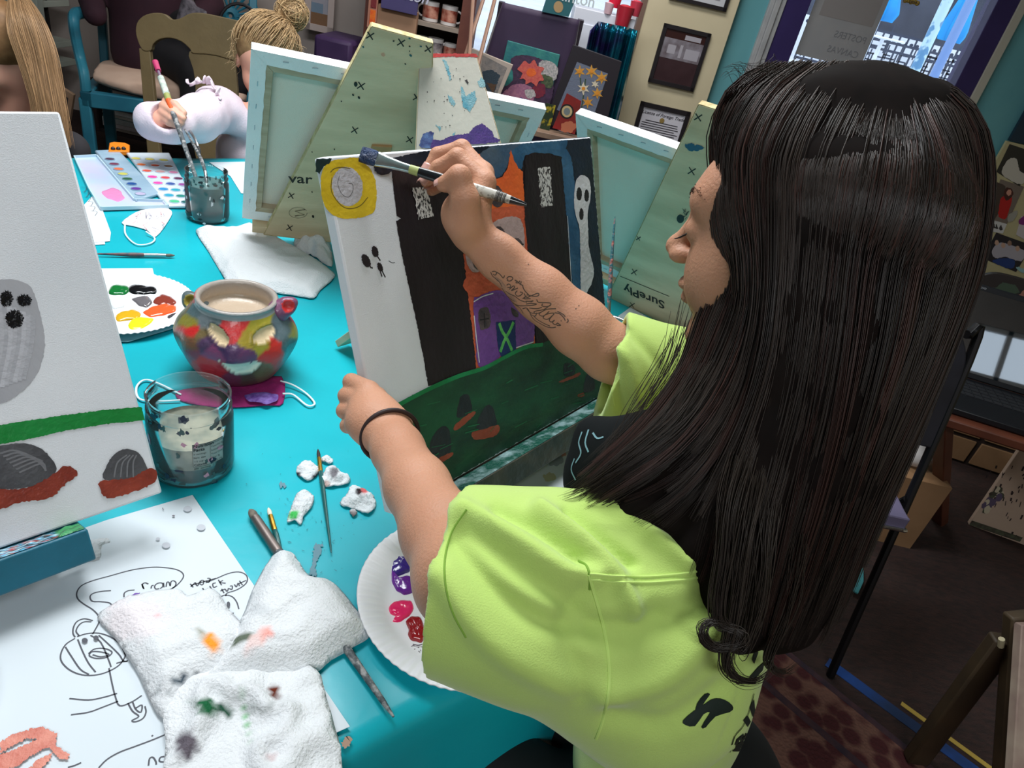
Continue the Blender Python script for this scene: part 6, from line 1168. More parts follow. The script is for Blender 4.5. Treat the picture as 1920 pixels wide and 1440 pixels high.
for cx_ in np.arange(uc_ if uc_ > .12 else uc_ + .34, cw, .34):                 # pierced sunbursts as spokes and rings
    for r_ in (.028, .145):
        pts = [cl(cx_ + r_ * math.cos(a), by, zc_ + r_ * math.sin(a)) for a in np.linspace(0, 2 * PI, 25)]; g.tube(pts, .008 if r_ > .1 else .02, 6)
    for k in range(20): a = 2 * PI * k / 20; g.tube([cl(cx_ + .02 * math.cos(a), by, zc_ + .02 * math.sin(a)), cl(cx_ + .145 * math.cos(a), by, zc_ + .145 * math.sin(a))], [.004, .011], 6)
g.make('pierced_back', M_teal, ch)
# seated adult (legs and lap only in view)
ad = thing('person', cl(cw * .42, cd * .5, ZS), 'seated adult in a maroon top and black trousers on the teal armchair', 'person')
lo = cl(cw * .4, 0, 0) - A(.75, .9, 0); hi = cl(cw * .4, 0, 0) + A(.85, .9, 1.5)
B = SDF(lo, hi, .012); hip = cl(cw * .34, cd * .62, ZS + .17); sh = hip + A(0, 0, .5) + fy * .05
B.chain([hip, hip + (sh - hip) * .5, sh], [.15, .14, .16], .05); B.cone(sh + fx * .17, sh - fx * .17, .07, .07, .05); B.cone(sh, sh + A(0, 0, .14), .05, .05, .03); B.ell(sh + A(0, 0, .26), (.08, .1, .12), k=.03)
v, f = B.mesh(); body = np_obj('torso_and_head', v, f, mat('skin_adult', s(196, 150, 128), rough=.6), ad, 2)
B = SDF(lo, hi, .012); B.chain([hip - A(0, 0, .02), hip + (sh - hip) * .5, sh], [.175, .165, .18], .05); B.cone(sh + fx * .2, sh - fx * .2, .085, .085, .05)
B.chain([sh - fx * .2, sh - fx * .26 - A(0, 0, .26), sh - fx * .2 - fy * .2 - A(0, 0, .36)], [.07, .06, .05], .03); B.chain([sh + fx * .2, sh + fx * .28 - A(0, 0, .26), sh + fx * .2 - fy * .26 - A(0, 0, .34)], [.07, .06, .05], .03)
v, f = B.mesh(); np_obj('maroon_top', v + np.array([[0, 0, 0]]), f, mat('fabric_maroon', s(52, 24, 36), s(44, 20, 32), scale=10, rough=.9), ad, 2)
B = SDF(lo, hi, .012); kn = cl(cw * .68, -.02, ZS + .15); B.chain([hip + fx * .08, cl(cw * .5, .2, ZS + .17), kn], [.13, .10, .085], .04); B.chain([kn, cl(cw * .66, -.10, .3), cl(cw * .64, -.06, .08)], [.085, .06, .045], .03)
kn2 = cl(cw * .8, .05, ZS + .3); B.chain([hip + fx * .12, cl(cw * .62, .22, ZS + .28), kn2], [.13, .11, .09], .04); B.chain([kn2, cl(cw * .72, -.05, ZS + .12), cl(cw * .6, -.12, ZS - .08)], [.09, .07, .05], .03)
v, f = B.mesh(); np_obj('black_trousers', v, f, mat('fabric_black', s(24, 22, 26), rough=.85), ad, 2)
B = SDF(lo, hi, .008); hb = cl(cw * .62, .12, ZS + .42); B.chain([sh + fx * .18 - fy * .26 - A(0, 0, .34), hb], [.04, .035], .02); 
for k in range(4): B.chain([hb, hb + fx * .07 + A(0, 0, -.01 - .012 * k) - fy * .02], [.016, .011], .006)
v, f = B.mesh(); np_obj('pale_hand_and_sleeve', v, f, mat('grey_print_sleeve', s(110, 104, 112), s(60, 56, 62), scale=40, rough=.8), ad, 2)
bg_ = thing('black_bag', cl(cw * .86, cd * .4, ZS), 'slouchy black bag beside the seated adult, seen through the wooden chair back', 'bag'); B = SDF(cl(cw * .8, 0, ZS) - A(.4, .4, .1), cl(cw * .8, 0, ZS) + A(.4, .4, .5), .012); B.ell(cl(cw * .93, cd * .42, ZS + .2), (.14, .12, .17), k=.02); B.ell(cl(cw * .86, cd * .42, ZS + .10), (.13, .13, .09), k=.04); v, f = B.mesh(); np_obj('bag_body', v, f, mat('fabric_black', s(24, 22, 26)), bg_, 2)
g = G(); g.tube([cl(cw * .93 + .1 * math.cos(a), cd * .42, ZS + .34 + .12 * math.sin(a)) for a in np.linspace(0, PI, 12)], .008, 8); g.make('strap', mat('strap_black', s(30, 28, 32), rough=.5), bg_)
# white window-like frame and leaning frame at the far left
t = thing('white_shelving', (*P_(40, 60, 3.95)[:2], 0), 'white open shelving with dark contents behind the blonde girl', 'shelf'); 
pa, pb2 = P_(68, 0, 3.9), P_(88, 150, 3.9); g = G(); xx = pa[0]; g.box((xx - .02, 3.86, 0), (.05, 0, 0), (0, .05, 0), (0, 0, 1.6)); g.make('post', mat('shelving_white', s(170, 176, 166), rough=.5), t, bevel=.003)
for z_ in (P_(30, -2, 3.9)[2], P_(78, 86, 3.9)[2], P_(78, 122, 3.9)[2]): g = G(); g.box((xx - .9, 3.86, z_ - .02), (.9, 0, 0), (0, .3, 0), (0, 0, .03)); g.make('shelf_board', mat('shelving_white', s(170, 176, 166)), t, bevel=.002)
g = G(); g.box((xx - .9, 4.0, .0), (.88, 0, 0), (0, .01, 0), (0, 0, 1.6)); g.make('dark_back', mat('shelving_dark', s(24, 22, 22), rough=.8), t)
panel_thing('leaning_frame', [(90, 148), (138, 178), (130, 228), (70, 190)], 1.0, .02, mat('frame_tan', s(150, 122, 98), s(136, 108, 86), scale=12, rough=.6), 'tan wooden frame leaning between the blonde girl and the teal armchair', 'frame', arts=[('dark_picture', [paint('lf_dark', 44, 42, 46)], lambda pl, g: pl.poly(g, [(100, 166), (128, 184), (124, 212), (90, 190)], 0, off=.001))])
# low shelf of books and canvases
BY = 3.98; s0 = P_(188, 240, BY)[0]; s1 = P_(475, 270, BY)[0]; t = thing('low_bookcase', ((s0 + s1) / 2, BY + .1, 0), 'low dark bookcase under the window side, stacked with books, behind the wooden chair', 'bookcase')
zt3 = P_(230, 176, BY)[2] + .02; g = G(); g.box((s0 - .05, BY, 0), (.04, 0, 0), (0, .26, 0), (0, 0, zt3)); g.make('side_panel', mat('bookcase_dark', s(44, 36, 38), rough=.6), t); g = G(); g.box((s1, BY, 0), (.04, 0, 0), (0, .26, 0), (0, 0, zt3)); g.make('side_panel', mat('bookcase_dark', s(44, 36, 38)), t); g = G(); g.box((s0 - .05, BY, zt3), (s1 - s0 + .09, 0, 0), (0, .26, 0), (0, 0, .02)); g.make('top_board', mat('bookcase_dark', s(44, 36, 38)), t); g = G(); g.box((s0 - .05, BY + .25, 0), (s1 - s0 + .09, 0, 0), (0, .01, 0), (0, 0, zt3)); g.make('back_panel', mat('bookcase_dark', s(44, 36, 38)), t)
g = G(); g.box((s0 - .01, BY + .01, 0), (s1 - s0 + .01, 0, 0), (0, .24, 0), (0, 0, .02)); g.make('bottom_board', mat('bookcase_dark', s(44, 36, 38)), t)
bc = [('dark maroon', (70, 50, 58)), ('white and pink', (190, 186, 190)), ('grey-white', (176, 184, 186)), ('sea-green', (120, 150, 146)), ('white', (196, 200, 200)), ('charcoal', (74, 76, 84)), ('pale grey', (166, 170, 174)), ('slate green', (104, 130, 130)), ('cream', (196, 186, 170)), ('blue-grey', (96, 116, 136)), ('orange', (214, 92, 56)), ('navy', (46, 62, 116)), ('white-and-blue', (180, 196, 212)), ('steel blue', (70, 110, 150)), ('salmon', (200, 140, 130)), ('deep blue', (44, 66, 110)), ('brown', (104, 76, 76))]
z_ = .021; R_ = random.Random(11); k = 0
while z_ < zt3 - .03:
    th = R_.choice((.018, .022, .026)); nm, c_ = bc[k % len(bc)]; x0_ = s0 + R_.uniform(.0, .03); wd = (s1 - s0) * R_.uniform(.86, .95); b = thing('book', (x0_ + wd / 2, BY + .1, z_), 'flat %s book, number %s from the bottom of the bookcase stack' % (nm, ['one', 'two', 'three', 'four', 'five', 'six', 'seven', 'eight', 'nine', 'ten', 'eleven', 'twelve', 'thirteen', 'fourteen', 'fifteen', 'sixteen', 'seventeen', 'eighteen', 'nineteen', 'twenty', 'twenty-one', 'twenty-two'][k]), 'book', 'books stacked in the low bookcase')
    y0_ = BY + R_.uniform(.005, .02); g = G(); g.box((x0_ + .003, y0_ + .004, z_ + .0025), (wd - .006, 0, 0), (0, .2, 0), (0, 0, th - .005)); g.make('pages', mat('page_block', s(196, 194, 188), s(176, 174, 170), scale=60, rough=.8, stretch=(.1, 1, 6)), b)
    g = G(); mc = mat('cover_' + nm.replace(' ', '_'), s(*c_), s(*[int(q * .8) for q in c_]), scale=8, rough=.5); g.box((x0_, y0_, z_), (wd, 0, 0), (0, .2, 0), (0, 0, .003)); g.box((x0_, y0_, z_ + th - .003), (wd, 0, 0), (0, .2, 0), (0, 0, .003)); 
    if k % 3: g.box((x0_, y0_ - .001, z_), (wd, 0, 0), (0, .003, 0), (0, 0, th))
    g.make('cover', mc, b, smooth=False); z_ += th + .0015; k += 1
# ---- wooden chair of the little girl
M_ow = mat('olive_painted_wood', s(112, 96, 66), s(98, 84, 58), scale=6, rough=.5, bump=.4, bscale=60)
dch = 2.5; pc4 = Plane(D(340, 120, dch), U(A(.10, -1, .20)))
cht = thing('wooden_chair', (*D(370, 290, dch)[:2], 0), 'olive-brown painted wooden chair with scalloped top rail, behind the little girl', 'chair')
top = [(255, 66), (256, 44), (268, 30), (288, 24), (308, 26), (322, 36), (338, 34), (356, 25), (378, 24), (410, 30), (470, 44), (520, 58), (520, 130), (405, 104), (362, 100), (356, 92), (340, 78), (318, 71), (298, 74), (286, 84), (282, 95), (266, 93)]
g = G(); P = pc4.at(cr(top, 3, True)); g.prism(P, pc4.n * -.024); g.make('top_rail', M_ow, cht, bevel=.003, smooth=False)
g = G(); P = pc4.at([(260, 90), (281, 93), (301, 300), (277, 300)], -.003); v = P.copy(); d1 = P[3] - P[0]; d2 = P[2] - P[1]; k1 = (0 - P[0][2]) / d1[2]; k2 = (0 - P[1][2]) / d2[2]; P[3] = P[0] + d1 * k1; P[2] = P[1] + d2 * k2; g.prism(P, pc4.n * -.022); g.make('back_post', M_ow, cht, bevel=.003, smooth=False)
g = G(); P = pc4.at([(500, 120), (520, 120), (540, 300), (518, 300)], -.003); d1 = P[3] - P[0]; d2 = P[2] - P[1]; P[3] = P[0] + d1 * ((0 - P[0][2]) / d1[2]); P[2] = P[1] + d2 * ((0 - P[1][2]) / d2[2]); g.prism(P, pc4.n * -.022); g.make('back_post', M_ow, cht, bevel=.003, smooth=False)
g = G(); P = pc4.at(cr([(355, 96), (405, 104), (440, 112), (440, 300), (368, 300), (366, 200), (366, 160), (362, 130)], 3, True), -.004); g.prism(P, pc4.n * -.016); g.make('centre_splat', M_ow, cht, bevel=.002, smooth=False)
sc0 = pc4.at([(277, 330)])[0]; q0 = pc4.at([(290, 300)])[0]; q1 = pc4.at([(530, 300)])[0]; zf = .45; q0 = q0 * A(1, 1, 0) + A(0, 0, zf); q1 = q1 * A(1, 1, 0) + A(0, 0, zf); q1 = q0 + U(q1 - q0) * .44; fw_ = U(A(.05, -1, 0)); 
g = G(); g.box(q0 - A(0, 0, .03), q1 - q0, fw_ * .40, A(0, 0, .03)); g.make('seat', M_ow, cht, bevel=.006)
for q in (q0, q1): g = G(); b = q + fw_ * .37 + (U(q1 - q0) * (.02 if q is q0 else -.05)); g.box(b * A(1, 1, 0), U(q1 - q0) * .035, fw_ * .03, A(0, 0, zf - .03)); g.make('leg', M_ow, cht, bevel=.003)
# ================================================================== right side: floor, chairs, laptop
r0, r1 = Z(1540, 1274, 0), Z(1746, 1440, 0); rd = U(r1 - r0); rn = A(rd[1], -rd[0], 0)
if rn @ (A(0, 0, 0) - r0) < 0: rn = -rn
rug = thing('patterned_rug', r0 + rn * .6, 'worn red and pink patterned rug at the woman\'s chair', 'rug')
g = G(); g.box(r0 - rd * .9 + A(0, 0, .0005), rd * 2.4, rn * 1.5, A(0, 0, .006)); g.make('rug_pile', None or mat('rug_pattern', s(70, 28, 30), s(112, 78, 66), scale=22, rough=.95, bump=1.5, bscale=120, lo=.42, hi=.66, kind='voronoi'), rug)
g = G()
for a, w in ((.0, .018), (.14, .02), (.35, .02)): g.box(r0 - rd * .9 + rn * a + A(0, 0, .0062), rd * 2.4, rn * w, A(0, 0, .001))
g.make('border_bands', mat('rug_band', s(44, 34, 46), s(70, 46, 50), scale=30, rough=.95), rug)
t0, t1 = Z(1560, 1258, 0), Z(1812, 1445, 0); td = U(t1 - t0); tn = A(-td[1], td[0], 0)
g = G(); a = t0 - td * .02; g.box(a + A(0, 0, .0004), td * 1.4, tn * .034, A(0, 0, .0012)); g.make('floor_tape', mat('tape_blue', s(28, 74, 150), s(30, 50, 84), scale=6, rough=.5, lo=.4, hi=.62), label='strip of blue tape on the dark floor beside the rug', cat='tape')
g = G(); a = Z(1680, 1338, 0) + tn * .036; g.box(a + A(0, 0, .0004), td * .9, tn * .014, A(0, 0, .0012)); g.make('floor_tape', mat('tape_yellow', s(176, 150, 70), rough=.5), label='narrow yellow tape running along the blue floor tape', cat='tape')
# black folding chair
M_bl = mat('black_vinyl', s(26, 26, 32), s(34, 34, 42), scale=12, rough=.35)
M_bs = mat('black_steel', s(22, 22, 24), rough=.3, metal=.5)
F_ = Z(1556, 1268, 0); T_ = Z(1832, 640, .86); wv = A(-1, 0, 0); fc = thing('folding_chair', F_ + wv * .2, 'black folding chair with a scuffed rounded back, right of the woman\'s hair', 'chair')
for k, u in enumerate((0, .40)):
    g = G(); mid = F_ + (T_ - F_) * .5; g.tube(cr([F_ + wv * u, F_ + (T_ - F_) * .95 + wv * u, T_ + wv * (u + (.03 if u == 0 else -.03)) + A(0, 0, .01)], 6), .0125, 10, flat=.8); g.make('leg', M_bs, fc)
    st_ = F_ + (T_ - F_) * .56; g = G(); fwd2 = U(np.cross(wv, A(0, 0, 1))); fwd2 = fwd2 if fwd2 @ A(0, -1, 0) > 0 else -fwd2; R2 = F_ - fwd2 * .42; g.tube([R2 + wv * u, st_ + wv * u + fwd2 * .0], .011, 10); g.make('leg', M_bs, fc)
pb_ = T_ - A(0, 0, .0); ud = U(T_ - F_)
outl = [(.0, -.26), (.0, -.10), (.02, -.02), (.08, .03), (.2, .045), (.32, .03), (.38, -.02), (.40, -.10), (.40, -.26)]
g = G(); g.prism([T_ + wv * a + ud * b - fwd2 * .006 for a, b in cr(outl, 4, False)], fwd2 * .014); g.make('backrest', M_bl, fc, bevel=.004, smooth=False)
sc_ = Z(1690, 975, .45); g = G(); sa_ = sc_ + wv * .012 - fwd2 * .06; g.prism([sa_ + wv * a + fwd2 * b for a, b in cr([(.0, -.16), (.0, .07), (.03, .1), (.33, .1), (.36, .07), (.36, -.16)], 4, False)], A(0, 0, .035)); g.make('seat', mat('seat_mauve_vinyl', s(104, 98, 124), rough=.35), fc, bevel=.008, smooth=False)
g = G(); g.tube([sa_ + wv * a + fwd2 * b + A(0, 0, .002) for a, b in cr([(-.002, -.165), (-.003, .07), (.03, .103), (.33, .103)], 6, False)], .005, 8); g.make('seat_rim', mat('chrome', s(200, 200, 206), rough=.15, metal=1), fc)
# ---- wooden stool with a laptop
ZL = .58; hl = Z(1740, 690, ZL); hr = Z(1935, 750, ZL); lx_ = U(hr - hl); ly_ = A(-lx_[1], lx_[0], 0); ly_ = ly_ if ly_ @ A(0, -1, 0) > 0 else -ly_
st = thing('wooden_stool', hl + lx_ * .24, 'dark reddish wooden stool carrying the laptop', 'stool')
M_rw = mat('reddish_wood', s(96, 52, 36), s(76, 40, 28), scale=9, rough=.45)
g = G(); g.box(hl - lx_ * .04 - ly_ * .1 + A(0, 0, -.045), lx_ * .5, ly_ * .38, A(0, 0, .03)); g.make('seat', M_rw, st, bevel=.006)
fB = Z(1762, 978, 0); 
for k, (a, b) in enumerate(((hl + lx_ * .02 + ly_ * .22, fB), (hl + lx_ * .40 + ly_ * .22, fB + lx_ * .5), (hl + lx_ * .02 - ly_ * .04, fB - ly_ * .42), (hl + lx_ * .40 - ly_ * .04, fB + lx_ * .5 - ly_ * .42))):
    g = G(); a = a.copy(); a[2] = ZL - .045; b = b.copy(); b[2] = 0; g.bar(b, a, .04, .035); g.make('leg', M_rw, st, bevel=.003)
lt = thing('laptop', hl + lx_ * .2 + A(0, 0, -.012), 'open black laptop with a dark glossy screen on the wooden stool', 'laptop')
M_lb = mat('laptop_black', s(22, 24, 28), rough=.35); zb_ = A(0, 0, -.013)
g = G(); g.box(hl + zb_, lx_ * .40, ly_ * .25, A(0, 0, .02)); g.make('base', M_lb, lt, bevel=.004)
g = G()
for r_ in range(5):
    for c_ in range(14): g.box(hl + lx_ * (.02 + .026 * c_) + ly_ * (.03 + .023 * r_) + A(0, 0, .007), lx_ * .022, ly_ * .019, A(0, 0, .003))
g.make('keyboard', mat('key_black', s(34, 36, 40), rough=.5), lt, kind='stuff', smooth=False)
us_ = U(A(0, 0, 1) * math.cos(.28) - ly_ * math.sin(.28)); g = G(); g.box(hl + A(0, 0, .006), lx_ * .40, us_ * .27, np.cross(lx_, us_) * .012 * (1 if np.cross(lx_, us_) @ ly_ < 0 else -1)); g.make('screen_lid', M_lb, lt, bevel=.004)
nn = np.cross(lx_, us_); nn = nn if nn @ ly_ > 0 else -nn
g = G(); g.box(hl + A(0, 0, .006) + lx_ * .012 + us_ * .018 + nn * .0006, lx_ * .376, us_ * .235, nn * .0006); g.make('screen', mat('screen_glass', s(12, 22, 26), rough=.02, spec=1, coat=1, ior=1.9), lt, smooth=False)
g = G(); text_geo(g, 'lenovo', .012, hl + lx_ * .02 + us_ * .258 + nn * .0012 + A(0, 0, .006), lx_, us_); g.make('lid_lettering', mat('lettering_grey', s(140, 144, 150)), lt, smooth=False)
# black chair with painted flowers behind the laptop
bq = Z(1905, 610, .55); bq = D(1880, 580, 3.05); t = thing('painted_chair', (bq[0], bq[1], 0), 'black chair with faint painted flowers behind the laptop', 'chair'); pk = Plane(bq, U(A(-.35, -1, .1)))
o = [(1786, 640), (1800, 560), (1822, 526), (1860, 512), (1900, 518), (1950, 535), (2010, 570), (2040, 700), (1786, 700)]
g = G(); P = pk.at(cr(o, 4, True)); g.prism(P, pk.n * -.03); g.make('backrest', mat('chair_back_black', s(36, 30, 28), rough=.4), t, bevel=.004, smooth=False)
g = G(); pk.poly(g, jag([(1858, 545), (1880, 530), (1904, 534), (1912, 548), (1890, 556), (1870, 556)], .6), 0, off=.001); pk.poly(g, jag([(1902, 560), (1920, 544), (1940, 556), (1940, 580), (1910, 582)], .6), 1, off=.001); g.make('painted_flowers', [mat('leaf_dim', s(50, 66, 50)), mat('rose_dim', s(130, 90, 76))], t, smooth=False)
g = G(); g.box((bq[0] - .2, bq[1] + .0, .40), (.42, 0, 0), (0, .3, 0), (0, 0, .04)); g.make('seat', mat('chair_back_black', s(36, 30, 28)), t, bevel=.005)
for x in (-.17, .2):
    for y in (.03, .27): g = G(); g.box((bq[0] + x - .015, bq[1] + y - .015, 0), (.03, 0, 0), (0, .03, 0), (0, 0, .4)); g.make('leg', mat('chair_back_black', s(36, 30, 28)), t)
# tan crate behind the folding chair
cq = Z(1815, 868, 0.02); t = thing('drawer_crate', cq + A(.06, .3, -.02), 'low tan crate with dark gaps behind the folding chair', 'crate'); cx_, cy_ = lx_, -ly_
g = G(); g.box(cq * A(1, 1, 0) - cx_ * .25 + cy_ * .02, cx_ * .5, cy_ * .3, A(0, 0, .36)); g.make('crate_body', mat('crate_dark', s(40, 30, 26), rough=.7), t)
for r_ in range(3):
    for c_ in range(2): g = G(); g.box(cq * A(1, 1, 0) - cx_ * (.24 - .25 * c_) + cy_ * .012 + A(0, 0, .012 + .118 * r_), cx_ * .23, cy_ * .02, A(0, 0, .10)); g.make('drawer_front', mat('crate_tan', s(150, 116, 84), s(136, 104, 74), scale=8, rough=.6), t, bevel=.002)
wq = Z(1715, 850, .3); g = G(); B = SDF(wq - A(.15, .15, .1), wq + A(.15, .15, .12), .006); B.ell(wq, (.06, .05, .04), k=.02); B.ell(wq + A(.03, .03, .02), (.04, .04, .035), k=.02); v, f = B.mesh()
bk = thing('cloth_bundle', wq * A(1, 1, 0), 'small bundle of white cloth on a low box behind the folding chair', 'cloth'); np_obj('bundle', v, f, mat('bundle_white', s(190, 186, 184), rough=.9), bk, 2); g = G(); g.box(wq - A(.1, .1, .3), (.2, 0, 0), (0, .2, 0), (0, 0, .265)); g.make('low_box', mat('crate_tan', s(150, 116, 84)), bk)
# white paint-marked board leaning at the right edge
b1_, b2_ = Z(1816, 984, 0), Z(1990, 1048, 0); tl_ = Z(1915, 838, .34); t = thing('paint_board', (b1_ + b2_) / 2, 'white paint-splashed board standing on the floor at the right edge', 'board')
u1 = b2_ - b1_; v1 = tl_ - b1_; nb_ = U(np.cross(u1, v1)); nb_ = nb_ if nb_ @ (C0 - b1_) > 0 else -nb_
g = G(); g.prism([b1_, b2_, b2_ + v1, tl_], nb_ * -.02); g.make('board', mat('board_white_dirty', s(196, 172, 152), s(184, 160, 142), scale=5, rough=.6), t, bevel=.002)
pq = Plane(b1_, nb_); g = G(); R_ = random.Random(8)
for k in range(40): x = R_.uniform(1850, 1930); y = R_.uniform(870, 1010); pq.stroke(g, [(x, y), (x - R_.uniform(1, 4), y + R_.uniform(3, 10))], R_.uniform(.002, .006), 0)
for k in range(18): x = R_.uniform(1838, 1880); y = 960 - (x - 1838) * 1.0 + R_.uniform(-12, 12); pq.poly(g, jag(ell(x, y, R_.uniform(3, 7), R_.uniform(4, 11), 30, 10), .8, k), 1 + k % 3)
pq.stroke(g, [(1820, 980), (1915, 1012)], .02, 1); g.make('paint_splashes', [mat('splash_dark', s(50, 40, 40)), mat('splash_green', s(84, 90, 70), s(60, 50, 46), scale=60), mat('splash_violet', s(96, 84, 110)), mat('splash_cream', s(206, 196, 170))], t, smooth=False)
# A-frame stool leg and painted plank in the lower right corner
M_dw = mat('aged_dark_wood', s(66, 52, 34), s(50, 40, 27), scale=8, rough=.6)
t = thing('wooden_trestle', Z(1740, 1430, 0), 'old wooden trestle with a paint-marked top in the lower right corner', 'trestle')
f1 = Z(1716, 1424, 0.012); h1 = D(1884, 1196, 1.38); g = G(); g.bar(f1, h1, .05, .03, upv=tuple(FWD)); g.make('leg', M_dw, t, bevel=.005)
f2 = Z(1880, 1560, 0.012); h2 = D(1912, 1150, 1.36); g = G(); g.bar(f2, h2, .05, .03, upv=tuple(FWD)); g.make('leg', M_dw, t, bevel=.005)
g = G(); e0 = D(1920, 1130, 1.30); g.prism([D(1916, 1172, 1.33), D(2080, 1172, 1.33), D(2080, 1560, 1.22), D(1896, 1500, 1.24)], FWD * .022); g.make('painted_top', mat('trestle_top', s(160, 146, 128), s(120, 96, 90), scale=10, rough=.7), t, bevel=.002)
g = G(); g.tube([D(1876, 1212, 1.37), D(1878, 1198, 1.36)], .006, 8); g.make('peg', mat('peg_pale', s(170, 160, 130)), t)
g = G(); P = [Z(x, y, .30) for x, y in ((1588, 1100), (1594, 1082), (1618, 1066), (1620, 1092), (1610, 1114))]; g.prism([Z(x, y, .012) for x, y in ((1588, 1104), (1598, 1080), (1618, 1066), (1618, 1092), (1608, 1114))], A(0, 0, .004)); g.make('teal_scrap', mat('scrap_teal', s(60, 130, 136), rough=.5), label='scrap of teal plastic on the dark floor behind the folding chair leg', cat='plastic scrap')
# ================================================================== the painting woman
from mathutils.bvhtree import BVHTree
M_skin = mat('skin_woman', s(196, 145, 117), s(186, 135, 108), scale=9, rough=.5, sss=.12, bump=.35, bscale=420, spec=.35)
Fh = U(A(-.83, .48, 0)) * math.cos(math.radians(15)) + A(0, 0, -math.sin(math.radians(15))); Lh = U(np.cross(A(0, 0, 1), Fh)); Uh = np.cross(Fh, Lh); HX = [Fh, Lh, Uh]
Hc = D(1251, 450, .585) - Fh * .115 + Uh * .022
def HL(f, l, u): return Hc + Fh * f + Lh * l + Uh * u
woman = thing('person', (.33, .46, .45), 'woman with long dark hair in a lime green T-shirt, painting the haunted house canvas', 'person')
NB = A(.218, .515, 1.055); SL = A(.148, .385, 1.003); SR = A(.315, .655, 1.02)
WRi = D(884, 438, .745); ERi = D(1142, 660, .768); WLe = D(729, 812, .695); ELe = D(875, 1085, .50)
SK = SDF((-.25, .24, .86), (.44, .84, 1.40), .002)
# head
SK.ell(HL(-.012, 0, .008), (.083, .070, .066), HX, .01); SK.ell(HL(.032, 0, -.04), (.056, .055, .074), HX, .03); SK.ell(HL(.074, 0, -.098), (.016, .019, .014), HX, .022)
for sd in (-1, 1): SK.ell(HL(.050, sd * .030, -.040), (.030, .027, .034), HX, .02); SK.cone(HL(.082, sd * .008, .014), HL(.070, sd * .036, .016), .009, .008, .014)
SK.ell(HL(.054, 0, .026), (.026, .042, .030), HX, .03)
for sd in (-1, 1): SK.ell(HL(.098, sd * .029, -.004), (.016, .016, .010), HX, .010, True); SK.ell(HL(.0745, sd * .029, -.005), (.0125, .0135, .0115), HX, .004)
SK.cone(HL(.084, 0, .008), HL(.101, 0, -.022), .0055, .0085, .010); SK.ell(HL(.105, 0, -.026), (.0105, .0095, .009), HX, .006)
for sd in (-1, 1): SK.ell(HL(.097, sd * .0105, -.031), (.011, .0065, .007), HX, .005)
SK.ell(HL(.089, 0, -.0535), (.010, .021, .0065), HX, .008); SK.ell(HL(.087, 0, -.066), (.0095, .017, .0065), HX, .006); SK.cone(HL(.103, -.022, -.0598), HL(.103, .022, -.0598), .0035, .0035, .003, True)
for sd in (-1, 1): SK.ell(HL(-.008, sd * .075, -.012), (.018, .007, .028), HX, .006)
# neck, chest, arms
SK.chain([HL(-.022, 0, -.06), NB + A(0, 0, .03), NB], [.047, .046, .055], .02); SK.ell(NB - A(0, 0, .08), (.10, .07, .07), k=.04)
SK.chain([NB - A(0, 0, .03), SL], [.045, .046], .03); SK.chain([NB - A(0, 0, .03), SR], [.045, .046], .03)
SK.chain([SR, (SR + ERi) / 2 + A(0, .0, -.01), ERi], [.042, .034, .0315], .02)
fr = lambda a, b, t: a + (b - a) * t
SK.chain([ERi, fr(ERi, WRi, .22) , fr(ERi, WRi, .5), fr(ERi, WRi, .8), WRi], [.0310, .0325, .0285, .0232, .0208], .012)
SK.chain([SL, (SL + ELe) / 2, ELe], [.047, .043, .038], .02)
SK.chain([ELe, fr(ELe, WLe, .25), fr(ELe, WLe, .55), fr(ELe, WLe, .85), WLe], [.036, .0315, .0275, .0240, .0230], .012)
# right hand holding the brush
rad_f = (.0098, .0086, .0078, .0066)
fing = {'index': [(908, 342, .735), (858, 295, .742), (822, 314, .748), (804, 336, .752)], 'middle': [(905, 325, .752), (866, 279, .762), (820, 290, .766), (805, 314, .766)],
        'ring': [(900, 328, .768), (866, 296, .782), (824, 318, .784), (799, 341, .776)], 'pinky': [(893, 344, .782), (862, 326, .796), (830, 346, .794), (809, 358, .784)]}
wr = [(878, 430, .730), (884, 432, .742), (886, 432, .756), (886, 434, .768)]
for (nm, P_f), w_ in zip(fing.items(), wr):
    P3 = [D(*q) for q in P_f]; SK.cone(D(*w_), P3[0], .0150, .0128, .014)
for i, (nm, P_f) in enumerate(fing.items()):
    P3 = [D(*q) for q in P_f]; kf = (1, 1, .95, .85)[i]; SK.chain(P3, [.0112 * kf, .0094 * kf, .0083 * kf, .0070 * kf], .0022); SK.ell(P3[1], (.0098 * kf,) * 3, k=.004)
th_ = [D(874, 420, .725), D(872, 374, .710), D(861, 331, .7035), D(832, 345, .712)]
SK.chain(th_, [.0185, .0142, .0112, .0084], .006); SK.ell(D(858, 400, .735), (.018, .018, .022), k=.012)
# left hand gripping the canvas edge
lf = {'index': [(692, 733, .722), (659, 716, .738), (664, 722, .790), (684, 728, .800)], 'middle': [(682, 750, .716), (650, 742, .734), (657, 746, .788), (680, 750, .798)],
      'ring': [(674, 772, .712), (646, 770, .730), (656, 772, .784), (680, 774, .794)], 'pinky': [(672, 796, .706), (652, 798, .722), (662, 798, .770), (684, 800, .784)]}
wl = [(742, 795, .700), (735, 802, .695), (726, 812, .69), (718, 822, .688)]
for i, ((nm, P_f), w_) in enumerate(zip(lf.items(), wl)):
    P3 = [D(*q) for q in P_f]; SK.cone(D(*w_), P3[0], .0150, .0112, .010); kf = (1, 1, .95, .88)[i]; SK.chain(P3, [.0112 * kf, .0094 * kf, .0082 * kf, .0072 * kf], .0015)
SK.chain([D(740, 806, .712), D(722, 770, .735), D(706, 745, .745), D(692, 742, .752)], [.0155, .0125, .0105, .009], .006)
SK.ell(D(700, 790, .700), (.022, .022, .02), k=.02)
v, f = SK.mesh(); skin = np_obj('body', v, f, M_skin, woman, 3); del SK
